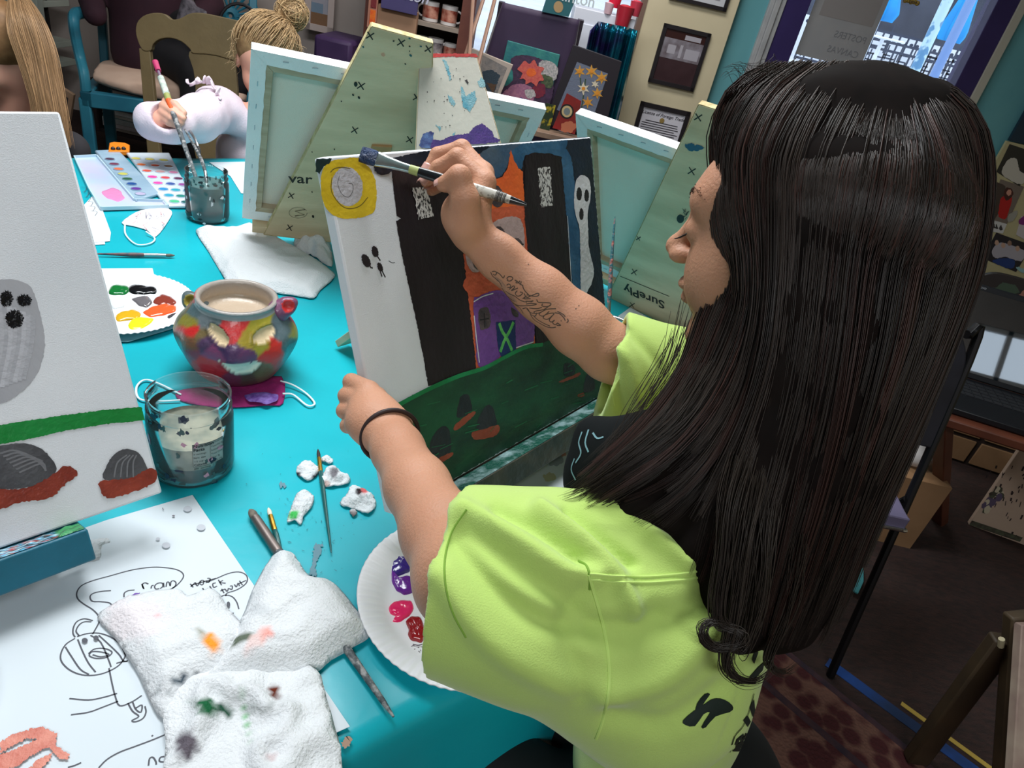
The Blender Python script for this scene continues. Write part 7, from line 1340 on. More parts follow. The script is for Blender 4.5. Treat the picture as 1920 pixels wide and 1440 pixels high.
def bvh(o):
    w = wloc(o); vs = [tuple(np.array(q.co) + w) for q in o.data.vertices]; return BVHTree.FromPolygons(vs, [tuple(p.vertices) for p in o.data.polygons])
def cast(b, x, y, off):
    d = U(ray(x, y)); h = b.ray_cast(Vector(C0), Vector(d))
    if h[0] is None: return None, None
    n = np.array(h[1]); n = n if n @ d < 0 else -n; return np.array(h[0]) + n * off, n
def surf_stroke(g, b, px, w, mi=0, off=.0003, n=5, tube=False, fall=None):
    q = cr(px, n); P = []; N_ = []
    for x, y in q:
        p, nn = cast(b, x, y, off)
        if p is None: continue
        P.append(p); N_.append(nn)
    if len(P) < 2: return
    P = np.array(P); N_ = np.array(N_)
    keep = [0] + [i for i in range(1, len(P)) if np.linalg.norm(P[i] - P[i - 1]) < .02]; P = P[keep]; N_ = N_[keep]
    if len(P) < 2: return
    if tube: g.tube(P, w, 6, mi); return
    t = np.gradient(P, axis=0); sd = np.cross(N_, t); sd /= np.linalg.norm(sd, axis=1)[:, None] + 1e-9
    g.add(np.vstack([P - sd * w / 2, P + sd * w / 2]), [(i, i + 1, i + 1 + len(P), i + len(P)) for i in range(len(P) - 1)], mi)
def surf_poly(g, b, px, mi=0, off=.0006, step=2.5):
    q = np.array(px, float); pts = []; nq = len(q)
    for i in range(nq):
        a, c = q[i], q[(i + 1) % nq]; k = max(1, int(np.linalg.norm(c - a) / step))
        for j in range(k): pts.append(a + (c - a) * j / k)
    nb = len(pts); q = np.array(pts); x0, y0 = q.min(0); x1, y1 = q.max(0); vs = [Vector(p) for p in pts]
    for x in np.arange(x0, x1, step):
        for y in np.arange(y0, y1, step):
            if inpoly(x, y, q) and np.min(np.hypot(q[:, 0] - x, q[:, 1] - y)) > step * .6: vs.append(Vector((x, y)))
    r = delaunay_2d_cdt(vs, [], [list(range(nb))], 1, 1e-7); V = []
    ok = []
    for p in r[0]:
        w, _ = cast(b, p[0], p[1], off); ok.append(w is not None); V.append(w if w is not None else C0 + FWD)
    if any(ok): g.add(V, [tuple(t) for t in r[2] if all(ok[i] for i in t) and max(np.linalg.norm(V[i] - V[t[0]]) for i in t) < .03], mi)
bs = bvh(skin)
# forearm tattoo: flowing script lettering
g = G(); k8 = 8.0; T_ = lambda L: [[(900 + x / k8, 480 + y / k8) for x, y in st] for st in L]
tat = T_([[(160, 240), (190, 300), (250, 350), (300, 400), (330, 460)], [(180, 235), (220, 228), (250, 250), (230, 285), (195, 270)], [(250, 245), (290, 265), (330, 310)], [(330, 310), (350, 330), (370, 290)], [(400, 340), (430, 310), (480, 315), (490, 345), (450, 375), (410, 365), (420, 345)], [(520, 360), (560, 380), (600, 420), (640, 440)], [(560, 370), (540, 400), (580, 400), (600, 370)], [(620, 380), (610, 420)], [(640, 430), (650, 480), (680, 530), (730, 580)],
          [(400, 440), (430, 420), (460, 440), (450, 470), (410, 470)], [(440, 500), (500, 450), (520, 470), (470, 520), (520, 500), (570, 480)], [(560, 520), (530, 560), (560, 600), (610, 590), (640, 550), (600, 540)], [(660, 560), (700, 620), (760, 600), (860, 560), (885, 580), (850, 605), (780, 600), (700, 580)], [(640, 640), (700, 600), (660, 640), (760, 640)], [(700, 700), (690, 680), (760, 680), (800, 670), (760, 690)], [(690, 720), (760, 710), (850, 720), (780, 740), (600, 745), (520, 720), (470, 690)],
          [(330, 480), (380, 560), (440, 640), (520, 720), (600, 780), (650, 860)], [(380, 520), (450, 570), (520, 600), (600, 660), (680, 690)], [(360, 540), (430, 620), (520, 680)], [(640, 790), (700, 780), (740, 830), (770, 900)],
          [(850, 650), (870, 690), (930, 700), (1000, 700), (1060, 710), (1050, 745), (980, 760), (930, 745), (940, 715)], [(1060, 730), (960, 800), (820, 830), (830, 860), (900, 850), (1000, 800), (1140, 790)], [(900, 850), (890, 880), (950, 900), (1040, 830)], [(740, 780), (850, 790), (930, 770)], [(960, 900), (950, 930), (1010, 950), (1080, 900), (1110, 860), (1050, 860), (980, 880)], [(1080, 900), (1040, 960), (1070, 990), (1120, 960)], [(1120, 960), (1090, 1000), (1130, 1030), (1170, 1000)], [(1170, 1010), (1210, 1040), (1150, 1040)], [(1210, 970), (1225, 975)],
          [(770, 900), (820, 960), (900, 1010), (1000, 1060), (1080, 1075), (1140, 1065)], [(800, 890), (860, 950), (960, 1010), (1050, 1050)], [(1120, 850), (1200, 870), (1260, 930), (1280, 970)], [(1160, 830), (1240, 870), (1280, 910)], [(1310, 940), (1325, 975), (1300, 1000)], [(700, 790), (760, 850), (850, 860)], [(770, 880), (830, 900), (850, 850)]])
for st_ in tat: surf_stroke(g, bs, st_, .0011, 0, .00015, 4)
surf_poly(g, bs, [(900 + x / k8, 480 + y / k8) for x, y in [(210, 290), (270, 330), (330, 370), (400, 470), (460, 560), (540, 640), (560, 700), (480, 660), (400, 580), (330, 470), (250, 370)]], 1, .0001, 3)
for x, y in ((1483, 745), (1438, 792), (725, 125)): surf_poly(g, bs, ell(900 + x / k8, 480 + y / k8, 1.3, 1.3, 0, 7), 0, .0002, 1)
g.make('forearm_tattoo', [mat('tattoo_ink', s(84, 68, 58), rough=.55), mat('tattoo_shade', s(150, 116, 98), s(196, 148, 122), scale=120, rough=.55)], woman, label='dark script lettering tattoo on the right forearm')
# eyelashes, brow, lips
g = G()
for sd in (1,):
    for kk in range(12): a = kk / 11; p = HL(.0845 - .005 * abs(a - .4), sd * (.019 + .022 * a), -.0065 - .002 * math.sin(a * PI)); g.tube([p, p + Fh * .006 + Uh * (-.0035) + Lh * (.003 * (a - .3)), p + Fh * .009 - Uh * .0045 + Lh * .004 * (a - .2)], [.0004, .0003, .0001], 5)
g.make('eyelashes', mat('lash_black', s(24, 18, 18), rough=.5), woman)
g = G()
for kk in range(60): a = rng.random(); p = HL(.0855 - .022 * a * a + .001, (.010 + .034 * a), .018 + .006 * math.sin(a * 2.6) + rng.normal(0, .0016)); h_ = p + Fh * .02; r_ = BVHTree and bs.find_nearest(Vector(p)); q = np.array(r_[0]); g.tube([q, q + Lh * .003 + Uh * .0006], [.0003, .0001], 4)
g.make('eyebrow', mat('brow_brown', s(70, 50, 44), rough=.7), woman)
# finger nails
M_nail = mat('nail', s(204, 158, 148), rough=.25)
for (nm, P_f) in list(fing.items()) + [('thumb', None)]:
    P3 = [D(*q) for q in P_f] if P_f else th_; tip = P3[-1]; d = U(P3[-1] - P3[-2]); out = U(-FWD * .8 + UP * .3 - RIGHT * .1) if nm in ('index', 'middle') else U(-FWD * .5 + UP * .5 - RIGHT * .4)
    out = U(out - d * (out @ d)); r0_ = .0068 if nm != 'pinky' else .006; sx = np.cross(d, out); g = G(); Q = np.zeros((6, 7, 3))
    for i in range(6):
        for j in range(7): a = (j - 3) / 3 * .9; l = (i - 1.5) / 5 * .010; Q[i, j] = tip + d * (l + .001) + (out * math.cos(a) + sx * math.sin(a)) * (r0_ + .0009 - .0006 * (i == 5))
    g.grid(Q); g.make('fingernail', M_nail, woman, solid=.0005, auto=0)
# hair tie round the left wrist
ax = U(WLe - ELe); c_ = WLe - ax * .006; x_ = U(np.cross(ax, UP)); y_ = np.cross(ax, x_); tilt = ax * .25
g = G(); P = [c_ + x_ * .0290 * math.cos(a) + y_ * .0285 * math.sin(a) for a in np.linspace(0, 2 * PI, 41)]
g.tube(P, .0023, 10, caps=False); ht = g.make('hair_tie', mat('hair_tie_brown', s(38, 20, 20), rough=.6), label='dark brown hair tie worn around the left wrist', cat='hair tie')
# ---- T-shirt
Lt = U(SL - SR); Ft = U(np.cross(Lt, A(0, 0, 1))); Ft = Ft if Ft @ Fh > 0 else -Ft; TXs = [Lt, Ft, A(0, 0, 1)]
PV = A(.325, .49, .52)
OL = D(842, 1092, .508); nL = U(U(OL - SL) + U(WLe - OL) * .35); OR = D(1146, 688, .752); nR = U(OR - SR)
SH = SDF((-.16, .14, .55), (.52, .86, 1.13), .0028)
SH.ell(fr(PV, NB, .82) + Ft * .01, (.150, .095, .10), TXs, .03); SH.ell(fr(PV, NB, .55) + Ft * .028, (.132, .085, .16), TXs, .05); SH.ell(fr(PV, NB, .27) + Ft * .035, (.135, .085, .15), TXs, .05)
SH.chain([NB - A(0, 0, .02), SL + A(0, 0, .0)], [.050, .056], .03); SH.chain([NB - A(0, 0, .02), SR + A(0, 0, .004)], [.056, .060], .03)
SH.chain([SL, OL + nL * .02], [.062, .068], .03); SH.ell(D(1000, 1140, .505), (.05, .055, .056), k=.05); SH.ell(D(930, 1120, .50), (.045, .05, .05), k=.04)
SH.ell(D(1110, 1190, .53), (.058, .06, .065), k=.05); SH.ell(D(1220, 1250, .56), (.08, .08, .085), k=.05)
SH.chain([SR, OR + nR * .02], [.066, .062], .03); SH.ell(D(1170, 740, .755), (.045, .045, .045), k=.03)
SH.cutplane(OL, nL, OL - .14, OL + .14); SH.cutplane(OR, nR, OR - .10, OR + .10)
# hollow cuffs
SH.cone(OL + nL * .05, OL - nL * .022, .062, .056, .003, True); SH.cone(OR + nR * .04, OR - nR * .02, .056, .050, .003, True)
SH.cone(NB + A(0, 0, .10), NB + A(0, 0, -.01), .062, .058, .006, True); SH.cutplane(PV + A(0, 0, .10), (0, 0, -1))
v, f = SH.mesh(); del SH
pxv = np.array([pj(q) for q in v])
# smooth once by hand then add folds along pixel polylines
def normals(V, Fq):
    a = V[Fq[:, 0]]; b = V[Fq[:, 1]]; c = V[Fq[:, 2]]; d = V[Fq[:, 3]]; n = np.cross(c - a, d - b); N_ = np.zeros_like(V)
    for i in range(4):
        for ax_ in range(3): N_[:, ax_] += np.bincount(Fq[:, i], n[:, ax_], len(V))
    return N_ / (np.linalg.norm(N_, axis=1)[:, None] + 1e-12)
Nv = normals(v, f)
for _ in range(6):
    e0 = np.vstack([f[:, [0, 1]], f[:, [1, 2]], f[:, [2, 3]], f[:, [3, 0]]]); acc = Nv.copy()
    for ax_ in range(3): acc[:, ax_] += np.bincount(e0[:, 0], Nv[e0[:, 1], ax_], len(v)) + np.bincount(e0[:, 1], Nv[e0[:, 0], ax_], len(v))
    Nv = acc / (np.linalg.norm(acc, axis=1)[:, None] + 1e-12)
facing = (Nv * (v - C0)).sum(1) < 0
disp = np.zeros(len(v))
folds = [([(870, 962), (960, 1010), (1050, 1070), (1110, 1085)], 20, .0075), ([(930, 960), (1010, 1000), (1080, 1050)], 12, -.005), ([(1010, 962), (1080, 1010), (1150, 1080), (1190, 1150)], 17, .008), ([(1060, 965), (1120, 1010), (1180, 1060)], 11, -.006), ([(1100, 945), (1180, 980), (1260, 1035), (1290, 1060)], 16, .007), ([(1130, 925), (1200, 918), (1260, 945)], 12, -.007), ([(1150, 900), (1220, 895), (1280, 930)], 14, .006),
         ([(850, 1010), (920, 1100), (1010, 1165), (1110, 1185)], 24, -.006), ([(830, 1080), (900, 1180), (1000, 1250), (1120, 1290)], 30, .006), ([(880, 990), (960, 1060), (1050, 1120), (1130, 1170), (1230, 1150)], 20, -.005), ([(1150, 1200), (1250, 1170), (1350, 1100)], 26, -.005), ([(1160, 1290), (1250, 1260), (1330, 1180)], 26, .005), ([(1150, 1340), (1250, 1350), (1350, 1290)], 24, -.004), ([(1140, 620), (1180, 680), (1200, 760)], 12, .005), ([(1120, 620), (1150, 690), (1165, 770)], 9, -.004), ([(1180, 620), (1230, 680), (1250, 740)], 11, -.004), ([(1090, 1110), (1060, 1190), (1090, 1290)], 22, -.004)]
for pl, wd, am in folds:
    q = cr(pl, 4); dm = np.full(len(v), 1e9)
    for i in range(len(q) - 1):
        a, b = q[i], q[i + 1]; ab = b - a; t = np.clip(((pxv - a) @ ab) / (ab @ ab), 0, 1); dm = np.minimum(dm, np.linalg.norm(pxv - a - t[:, None] * ab, axis=1))
    disp += np.where(facing, 1.25 * am * np.exp(-(dm / wd) ** 2), 0)
def npnoise(V, sc, seed):                          # cheap smooth trig noise
    r_ = np.random.default_rng(seed); o = np.zeros(len(V))
    for _ in range(7): w = r_.normal(0, sc, 3); o += np.sin(V @ w + r_.uniform(0, 6))
    return o / 7 ** .5
disp += .0016 * npnoise(v, 22, 1) + .0005 * npnoise(v, 60, 2)
v2 = v + Nv * disp[:, None]
M_shirt = mat('lime_cotton', s(184, 212, 114), s(178, 206, 110), scale=8, rough=.9, bump=.25, bscale=900, sheen=.25, spec=.2)
shirt = np_obj('t_shirt', v2, f, M_shirt, woman, 2); bsh = bvh(shirt)
g = G(); M_seam = mat('lime_seam', s(196, 226, 124), rough=.9)
for px, w in (([(1104, 1076), (1160, 1080), (1230, 1080), (1300, 1072), (1345, 1060)], .0009), ([(1106, 1086), (1160, 1091), (1230, 1091), (1300, 1084), (1345, 1072)], .0009), ([(1104, 1078), (1116, 1120), (1130, 1170), (1140, 1230), (1142, 1290), (1130, 1350), (1118, 1385)], .0011), ([(1112, 604), (1124, 640), (1140, 700), (1152, 760)], .0005)): surf_stroke(g, bsh, px, w, 0, .0002, 6, tube=True)
surf_stroke(g, bsh, [(875, 955), (846, 1000), (834, 1050), (836, 1100), (850, 1150), (874, 1195)], .0007, 1, .0002, 6, tube=True)
surf_stroke(g, bsh, [(1085, 1052), (1100, 1062), (1106, 1085), (1106, 1105)], .0009, 1, .0002, 5, tube=True)
g.make('stitched_seams', [M_seam, mat('lime_stitch_dark', s(122, 160, 60), rough=.9)], woman)
g = G(); off = .0009
surf_poly(g, bsh, [(1300, 1330), (1310, 1308), (1330, 1300), (1345, 1312), (1330, 1330), (1310, 1352), (1306, 1358), (1285, 1354), (1280, 1346)], 0, off)
g = G()
LG_ = [([(1320, 1300), (1330, 1300), (1322, 1312), (1316, 1322), (1310, 1330), (1303, 1336), (1306, 1318)], 0), ([(1322, 1318), (1334, 1310), (1350, 1309), (1366, 1316), (1373, 1326), (1366, 1334), (1340, 1342), (1322, 1362), (1314, 1362), (1326, 1342), (1330, 1334), (1318, 1338), (1302, 1360), (1284, 1358), (1280, 1350), (1300, 1332)], 0)]
for q, m_ in LG_: surf_poly(g, bsh, cr(q, 2, True), 0, off, 3)
for q in ([(1372, 1408), (1380, 1385), (1396, 1372), (1408, 1378), (1404, 1392), (1385, 1408)], [(1392, 1350), (1400, 1340), (1406, 1352), (1400, 1362)], [(1404, 1325), (1412, 1310), (1414, 1330), (1410, 1345)], [(1408, 1236), (1414, 1218), (1420, 1222), (1412, 1244)], [(1402, 1270), (1420, 1250), (1432, 1240), (1428, 1256), (1414, 1272)], [(1432, 1276), (1438, 1262), (1440, 1275), (1436, 1286)]): surf_poly(g, bsh, q, 0, off, 3)
for q in ([(1368, 1410), (1376, 1380), (1392, 1360), (1404, 1330), (1412, 1300)], [(1385, 1400), (1400, 1392), (1408, 1372), (1412, 1350)]): surf_stroke(g, bsh, q, .0014, 0, off, 4)
g.make('printed_logo', mat('print_black_green', s(18, 34, 28), rough=.6), woman, smooth=False, label='black printed marks on the back of the T-shirt')
# ---- black apron over the chest and strap at the neck
AP = SDF((.0, .30, .70), (.36, .80, 1.12), .0035); c1 = D(1112, 880, .62); AP.ell(c1, (.022, .030, .036), k=.02); AP.ell(D(1165, 895, .62), (.04, .04, .05), k=.03); AP.ell(D(1230, 900, .60), (.05, .05, .07), k=.03); AP.cone(D(1110, 812, .615), D(1150, 850, .61), .012, .02, .02); v, f = AP.mesh(); ap = np_obj('apron_bib', v, f, mat('apron_black', s(12, 18, 20), s(8, 12, 14), scale=10, rough=.9, spec=.2), woman, 2); bap = bvh(ap)
g = G()
for q in ([(1092, 810), (1086, 830), (1090, 850), (1080, 868)], [(1104, 806), (1098, 830), (1104, 848)], [(1112, 812), (1120, 822), (1132, 820)], [(1078, 860), (1072, 880), (1080, 900)]): surf_stroke(g, bap, q, .0016, 0, .0006, 4)
g.make('apron_paint_streaks', mat('streak_teal', s(110, 150, 160)), woman, smooth=False, kind='stuff')
g = G(); g.tube(cr([D(1255, 835, .545), D(1285, 822, .535), D(1320, 812, .528), D(1360, 815, .52), D(1400, 840, .52)], 6), .013, 12, flat=.5); g.tube(cr([D(1180, 858, .565), D(1220, 866, .55), D(1262, 858, .54), D(1300, 840, .53)], 6), .012, 12, flat=.5); g.make('apron_strap', mat('apron_black', s(20, 28, 30)), woman)
# ---- trousers
TR = SDF((-.22, .22, .30), (.56, .82, .66), .006); TR.ell(PV - A(0, 0, .0), (.165, .14, .13), TXs, .03); kd = U(A(-.86, .30, 0)); 
for sd in (-1, 1):
    a = PV + Lt * .09 * sd - A(0, 0, .02); b = a + kd * .33 + A(0, 0, .01); TR.cone(a, b, .088, .068, .03); TR.cone(b, b + A(-.01, .0, -.2), .066, .05, .03)
v, f = TR.mesh(); tr = np_obj('black_trousers', v, f, mat('trouser_black', s(16, 20, 24), s(12, 14, 18), scale=12, rough=.75), woman, 2)
# ---- hair
GD = [[(1440, 128, .500), (1375, 165, .512), (1345, 235, .525), (1352, 330, .530), (1372, 420, .528), (1352, 500, .528), (1320, 590, .528), (1285, 690, .522), (1215, 790, .512), (1130, 880, .505), (1055, 940, .505)],
      [(1490, 124, .488), (1420, 175, .490), (1375, 260, .490), (1385, 360, .486), (1402, 450, .484), (1392, 540, .486), (1360, 640, .488), (1310, 740, .486), (1235, 830, .480), (1140, 905, .480), (1060, 965, .485)],
      [(1545, 124, .476), (1480, 180, .468), (1430, 280, .462), (1430, 390, .458), (1436, 500, .458), (1425, 610, .460), (1395, 720, .464), (1350, 810, .462), (1290, 880, .462), (1210, 930, .465), (1120, 965, .472)],
      [(1600, 128, .470), (1540, 190, .455), (1490, 300, .446), (1482, 420, .443), (1474, 550, .443), (1458, 680, .447), (1428, 790, .450), (1395, 890, .448), (1372, 990, .440), (1362, 1090, .438), (1352, 1170, .440)],
      [(1650, 138, .466), (1604, 200, .448), (1556, 320, .438), (1540, 450, .434), (1526, 590, .434), (1506, 730, .438), (1476, 860, .442), (1446, 980, .441), (1420, 1090, .440), (1405, 1180, .442), (1400, 1250, .446)],
      [(1672, 152, .466), (1664, 220, .446), (1640, 340, .433), (1618, 480, .430), (1598, 630, .431), (1572, 780, .436), (1540, 910, .442), (1506, 1030, .446), (1474, 1130, .450), (1452, 1200, .454), (1440, 1252, .458)],
      [(1690, 152, .468), (1732, 210, .450), (1738, 340, .436), (1718, 490, .434), (1684, 650, .438), (1636, 800, .444), (1590, 930, .452), (1545, 1050, .460), (1508, 1150, .466), (1480, 1215, .470), (1462, 1250, .474)],
      [(1700, 152, .472), (1784, 208, .466), (1812, 330, .456), (1794, 490, .454), (1744, 650, .458), (1682, 800, .465), (1624, 930, .474), (1576, 1050, .484), (1536, 1150, .490), (1508, 1210, .494), (1484, 1244, .498)],
      [(1706, 148, .480), (1812, 196, .490), (1856, 300, .486), (1842, 480, .484), (1784, 650, .486), (1716, 810, .492), (1654, 940, .500), (1602, 1060, .508), (1560, 1160, .512), (1532, 1212, .514), (1506, 1240, .516)],
      [(1700, 150, .500), (1800, 190, .530), (1846, 300, .535), (1832, 480, .535), (1778, 650, .530), (1712, 810, .530), (1652, 940, .530), (1602, 1060, .530), (1562, 1160, .530), (1534, 1210, .530), (1510, 1238, .530)]]
CAPC = (-.012, 0, .008); CAPR = (.085, .077, .070)
def outcap(P, k=1.05):
    q = ((P - HL(*CAPC)) @ np.array(HX).T) / A(*CAPR); s_ = np.linalg.norm(q, axis=1)[:, None]; return np.where(s_ < k, HL(*CAPC) + (P - HL(*CAPC)) * k / np.maximum(s_, .2), P)
GW = np.array([outcap(np.array([D(q[0], q[1] - (0 if i == 0 else 0), q[2] + (.022 if i == 0 else 0)) for i, q in enumerate(g_)])) for g_ in GD])                         # (guides, points, 3)
def guide(a):                                                             # a in 0..n-1
    i = min(int(a), len(GW) - 2); t = a - i; i0 = max(i - 1, 0); i3 = min(i + 2, len(GW) - 1); P0, P1, P2, P3 = GW[i0], GW[i], GW[i + 1], GW[i3]
    return .5 * ((2 * P1) + (-P0 + P2) * t + (2 * P0 - 5 * P1 + 4 * P2 - P3) * t * t + (-P0 + 3 * P1 - 3 * P2 + P3) * t ** 3)
HB = SDF((-.02, .22, .80), (.46, .84, 1.44), .0042)
HB.ell(HL(*CAPC), CAPR, HX, .01)
for a in np.arange(0, len(GW) - .99, .5):
    P = guide(a); CX = GW.mean(0) + FWD * .05; dv = P - CX; dl = np.linalg.norm(dv, axis=1)[:, None]; P = CX + dv * np.maximum(0, 1 - .027 / dl); n_ = len(P); rr_ = np.interp(np.arange(n_), [0, 1, 3, 6, 9, 10], [.012, .018, .021, .022, .014, .006]); 
    if a <= 2: rr_ = rr_ * np.interp(np.arange(n_), [0, 3, 6, 8, 10], [.7, .45, .6, .75, .5])
    HB.chain(P, rr_, .012)
for a in (4, 5, 6, 7, 8): P = guide(a); CX = GW.mean(0) + FWD * .05; P = CX + (P - CX) * .35; HB.chain(P[1:9], np.full(8, .03), .02)
# keep the face clear
HB.ell(HL(.10, .015, -.045), (.075, .10, .085), HX, .01, True)
v, f = HB.mesh(); del HB
hairm = vcol_mat('dark_hair', rough=.36, spec=.32, bump=0)
hb_ = np_obj('hair_mass', v, f, mat('hair_base_dark', s(16, 12, 11), s(22, 16, 14), scale=60, rough=.9, spec=.1, stretch=(1, 1, .05)), woman, 3)
def strands(name, items, parent, m, colf, k=3, label=None):
    """items: list of (points (n,3), radius, colour)"""
    V = []; Fc = []; Cc = []; base = 0; ang = np.linspace(0, 2 * PI, k, endpoint=False)
    for P, r, c in items:
        n = len(P); t = np.gradient(P, axis=0); t /= np.linalg.norm(t, axis=1)[:, None] + 1e-12; ref = np.tile(A(.3, .2, .93), (n, 1)); x = np.cross(t, ref); bad = np.linalg.norm(x, axis=1) < .15; x[bad] = np.cross(t[bad], A(1, 0, 0)); x /= np.linalg.norm(x, axis=1)[:, None] + 1e-12; y = np.cross(t, x)
        rr = r * np.interp(np.linspace(0, 1, n), [0, .08, .75, 1], [.6, 1, .9, .15]); ring = P[:, None] + rr[:, None, None] * (np.cos(ang)[None, :, None] * x[:, None] + np.sin(ang)[None, :, None] * y[:, None]); V.append(ring.reshape(-1, 3))
        i = np.arange(n - 1)[:, None] * k; j = np.arange(k)[None]; j2 = (j + 1) % k; q = np.stack([i + j, i + j2, i + k + j2, i + k + j], -1).reshape(-1, 4) + base; Fc.append(q); Cc.append(np.tile(c, (n * k, 1))); base += n * k
    o = np_obj(name, np.vstack(V), np.vstack(Fc), m, parent, 0, label=label); set_vcol(o, np.vstack(Cc)); return o
RH_ = np.random.default_rng(12); items = []; NG = len(GW) - 1
def resample(P, n):
    Q = cr(P, 4); L = np.r_[0, np.cumsum(np.linalg.norm(np.diff(Q, axis=0), axis=1))]; t = np.linspace(0, L[-1], n); return np.stack([np.interp(t, L, Q[:, i]) for i in range(3)], 1)
NC = 330
for c_i in range(NC):
    a = RH_.uniform(0, NG); base_ = resample(guide(min(a, NG - .001)), 30); dep = RH_.beta(1.1, 2.2) * .022; end = RH_.uniform(.86, 1.0) if a > 3 else RH_.uniform(.80, 1.0); wob = RH_.normal(0, .0022, 3); ph = RH_.uniform(0, 6); fr_w = RH_.uniform(2, 5); tone = RH_.uniform(.7, 1.5); red = RH_.random() < .22
    for j in range(33):
        da = RH_.normal(0, .075); Q = resample(guide(min(max(a + da, 0), NG - .001)), 30) if j % 2 else base_ + RH_.normal(0, .0016, 3); tt = np.linspace(0, 1, 30)
        Q = Q * (1 - .65 * tt[:, None] ** 2) + base_ * (.65 * tt[:, None] ** 2) + RH_.normal(0, .0011, 3) * (1 - .4 * tt[:, None])
        Q = Q + FWD * dep * np.sin(np.minimum(tt * 4, 1) * PI / 2)[:, None] + wob * (np.sin(tt * fr_w + ph) - math.sin(ph))[:, None] * tt[:, None] + (RIGHT * .0014 * np.sin(tt * 9 + ph)[:, None]) * tt[:, None]
        n_ = int(30 * end * RH_.uniform(.93, 1)); cc = np.array([.022, .0155, .0125, 1]) * tone * RH_.uniform(.7, 1.25); 
        if red: cc = cc * A(1.5, .95, .9, 1)
        cc[3] = 1; items.append((outcap(Q[:max(6, n_)], 1.03 + .05 * RH_.random()), RH_.uniform(.00036, .00062), cc))
# crown strands fanning out from the part over the top of the head
def capdir(P): q = ((P - HL(*CAPC)) @ np.array(HX).T) / A(*CAPR); return U(q)
d0_ = capdir(D(1676, 118, .505)); d0b = capdir(D(1655, 112, .53))
for k in range(2600):
    a = RH_.uniform(0, NG - .01); d1_ = capdir(guide(a)[1] * .5 + guide(a)[2] * .5); s0_ = U(d0_ + (d0b - d0_) * RH_.random() * 1.5 + RH_.normal(0, .05, 3)); tt = np.linspace(RH_.uniform(0, .3), 1, 20)[:, None]; q = s0_ * (1 - tt) + d1_ * tt; q = q / np.linalg.norm(q, axis=1)[:, None] * (1.05 + .05 * RH_.random()); P = HL(*CAPC) + (q * A(*CAPR)) @ np.array(HX); cc = np.array([.022, .0155, .0125, 1]) * RH_.uniform(.6, 1.6); cc[3] = 1; items.append((P + RH_.normal(0, .0008, 3), RH_.uniform(.00032, .00055), cc))
# curled locks at the ends and loose wisps
def lock(pts, n, w, spread=.0035, tone=1.0, taper=True):
    P = np.array([D(*q) for q in pts]); B_ = resample(P, 54)
    for j in range(n):
        tt = np.linspace(0, 1, 54)[:, None]; Q = B_ + RH_.normal(0, spread, 3) * (1 - .75 * tt) + RIGHT * .0015 * np.sin(tt * 12 + RH_.uniform(0, 6)) * RH_.uniform(0, 1); c = np.array([.024, .018, .014, 1]) * tone * RH_.uniform(.7, 1.4); c[3] = 1; items.append((Q[:int(54 * RH_.uniform(.82, 1))], w * RH_.uniform(.8, 1.1), c))
lock([(1395, 860, .44), (1370, 950, .432), (1358, 1050, .43), (1345, 1130, .43), (1350, 1170, .43), (1385, 1185, .428), (1382, 1208, .428), (1345, 1215, .43), (1318, 1195, .43), (1322, 1172, .43), (1350, 1168, .43), (1372, 1190, .43), (1378, 1230, .43), (1368, 1262, .43)], 70, .0004)
lock([(1420, 900, .44), (1400, 1000, .432), (1385, 1100, .43), (1372, 1180, .43), (1360, 1240, .43), (1380, 1272, .43), (1412, 1278, .432), (1440, 1262, .435), (1452, 1240, .44)], 80, .0004)
lock([(1440, 950, .44), (1432, 1060, .434), (1418, 1160, .434), (1392, 1220, .434), (1375, 1200, .434), (1382, 1160, .434)], 40, .0004)
lock([(1500, 1000, .445), (1480, 1120, .45), (1448, 1210, .455), (1442, 1245, .455), (1470, 1262, .46), (1500, 1240, .465)], 60, .0004)
for k in range(10):
    x = RH_.uniform(1240, 1330); lock([(x + 10, 560 + RH_.uniform(0, 90), .53), (x - 20, 690, .53), (x - 70 - RH_.uniform(0, 30), 790, .525), (x - 110 - RH_.uniform(0, 60), 850 + RH_.uniform(-20, 30), .52), (x - 130 - RH_.uniform(0, 50), 900 + RH_.uniform(-40, 40), .52)], 5, .00028, .004)
for k in range(9): x = RH_.uniform(1060, 1180); lock([(1330, 700 + 12 * k, .49), (1270, 790 + 8 * k, .485), (1180, 860 + 8 * k, .485), (1100, 915 + 6 * k, .49), (1050 + RH_.uniform(-10, 30), 950 + RH_.uniform(-14, 10), .495)], 34, .0004, .006)
for k in range(10): x = RH_.uniform(1380, 1500); lock([(x, 150, .49), (x - 16, 128, .49), (x - 34 - RH_.uniform(0, 22), 142 + RH_.uniform(-20, 18), .49)], 4, .00018, .004)
for k in range(12): x = RH_.uniform(1385, 1830); y0_ = 120 if x < 1690 else 150 + (x - 1690) * .5; lock([(x, y0_ + 22, .48), (x + 8, y0_ - RH_.uniform(0, 10), .48), (x + RH_.uniform(-18, 26), y0_ + RH_.uniform(-14, 14), .48)], 2, .00016, .003)
lock([(1370, 250, .525), (1345, 300, .53), (1322, 350, .533), (1310, 372, .535)], 5, .00022, .002); lock([(1366, 300, .525), (1340, 330, .53), (1328, 372, .533)], 4, .0002, .002)
strands('hair_strands', items, woman, hairm, None)
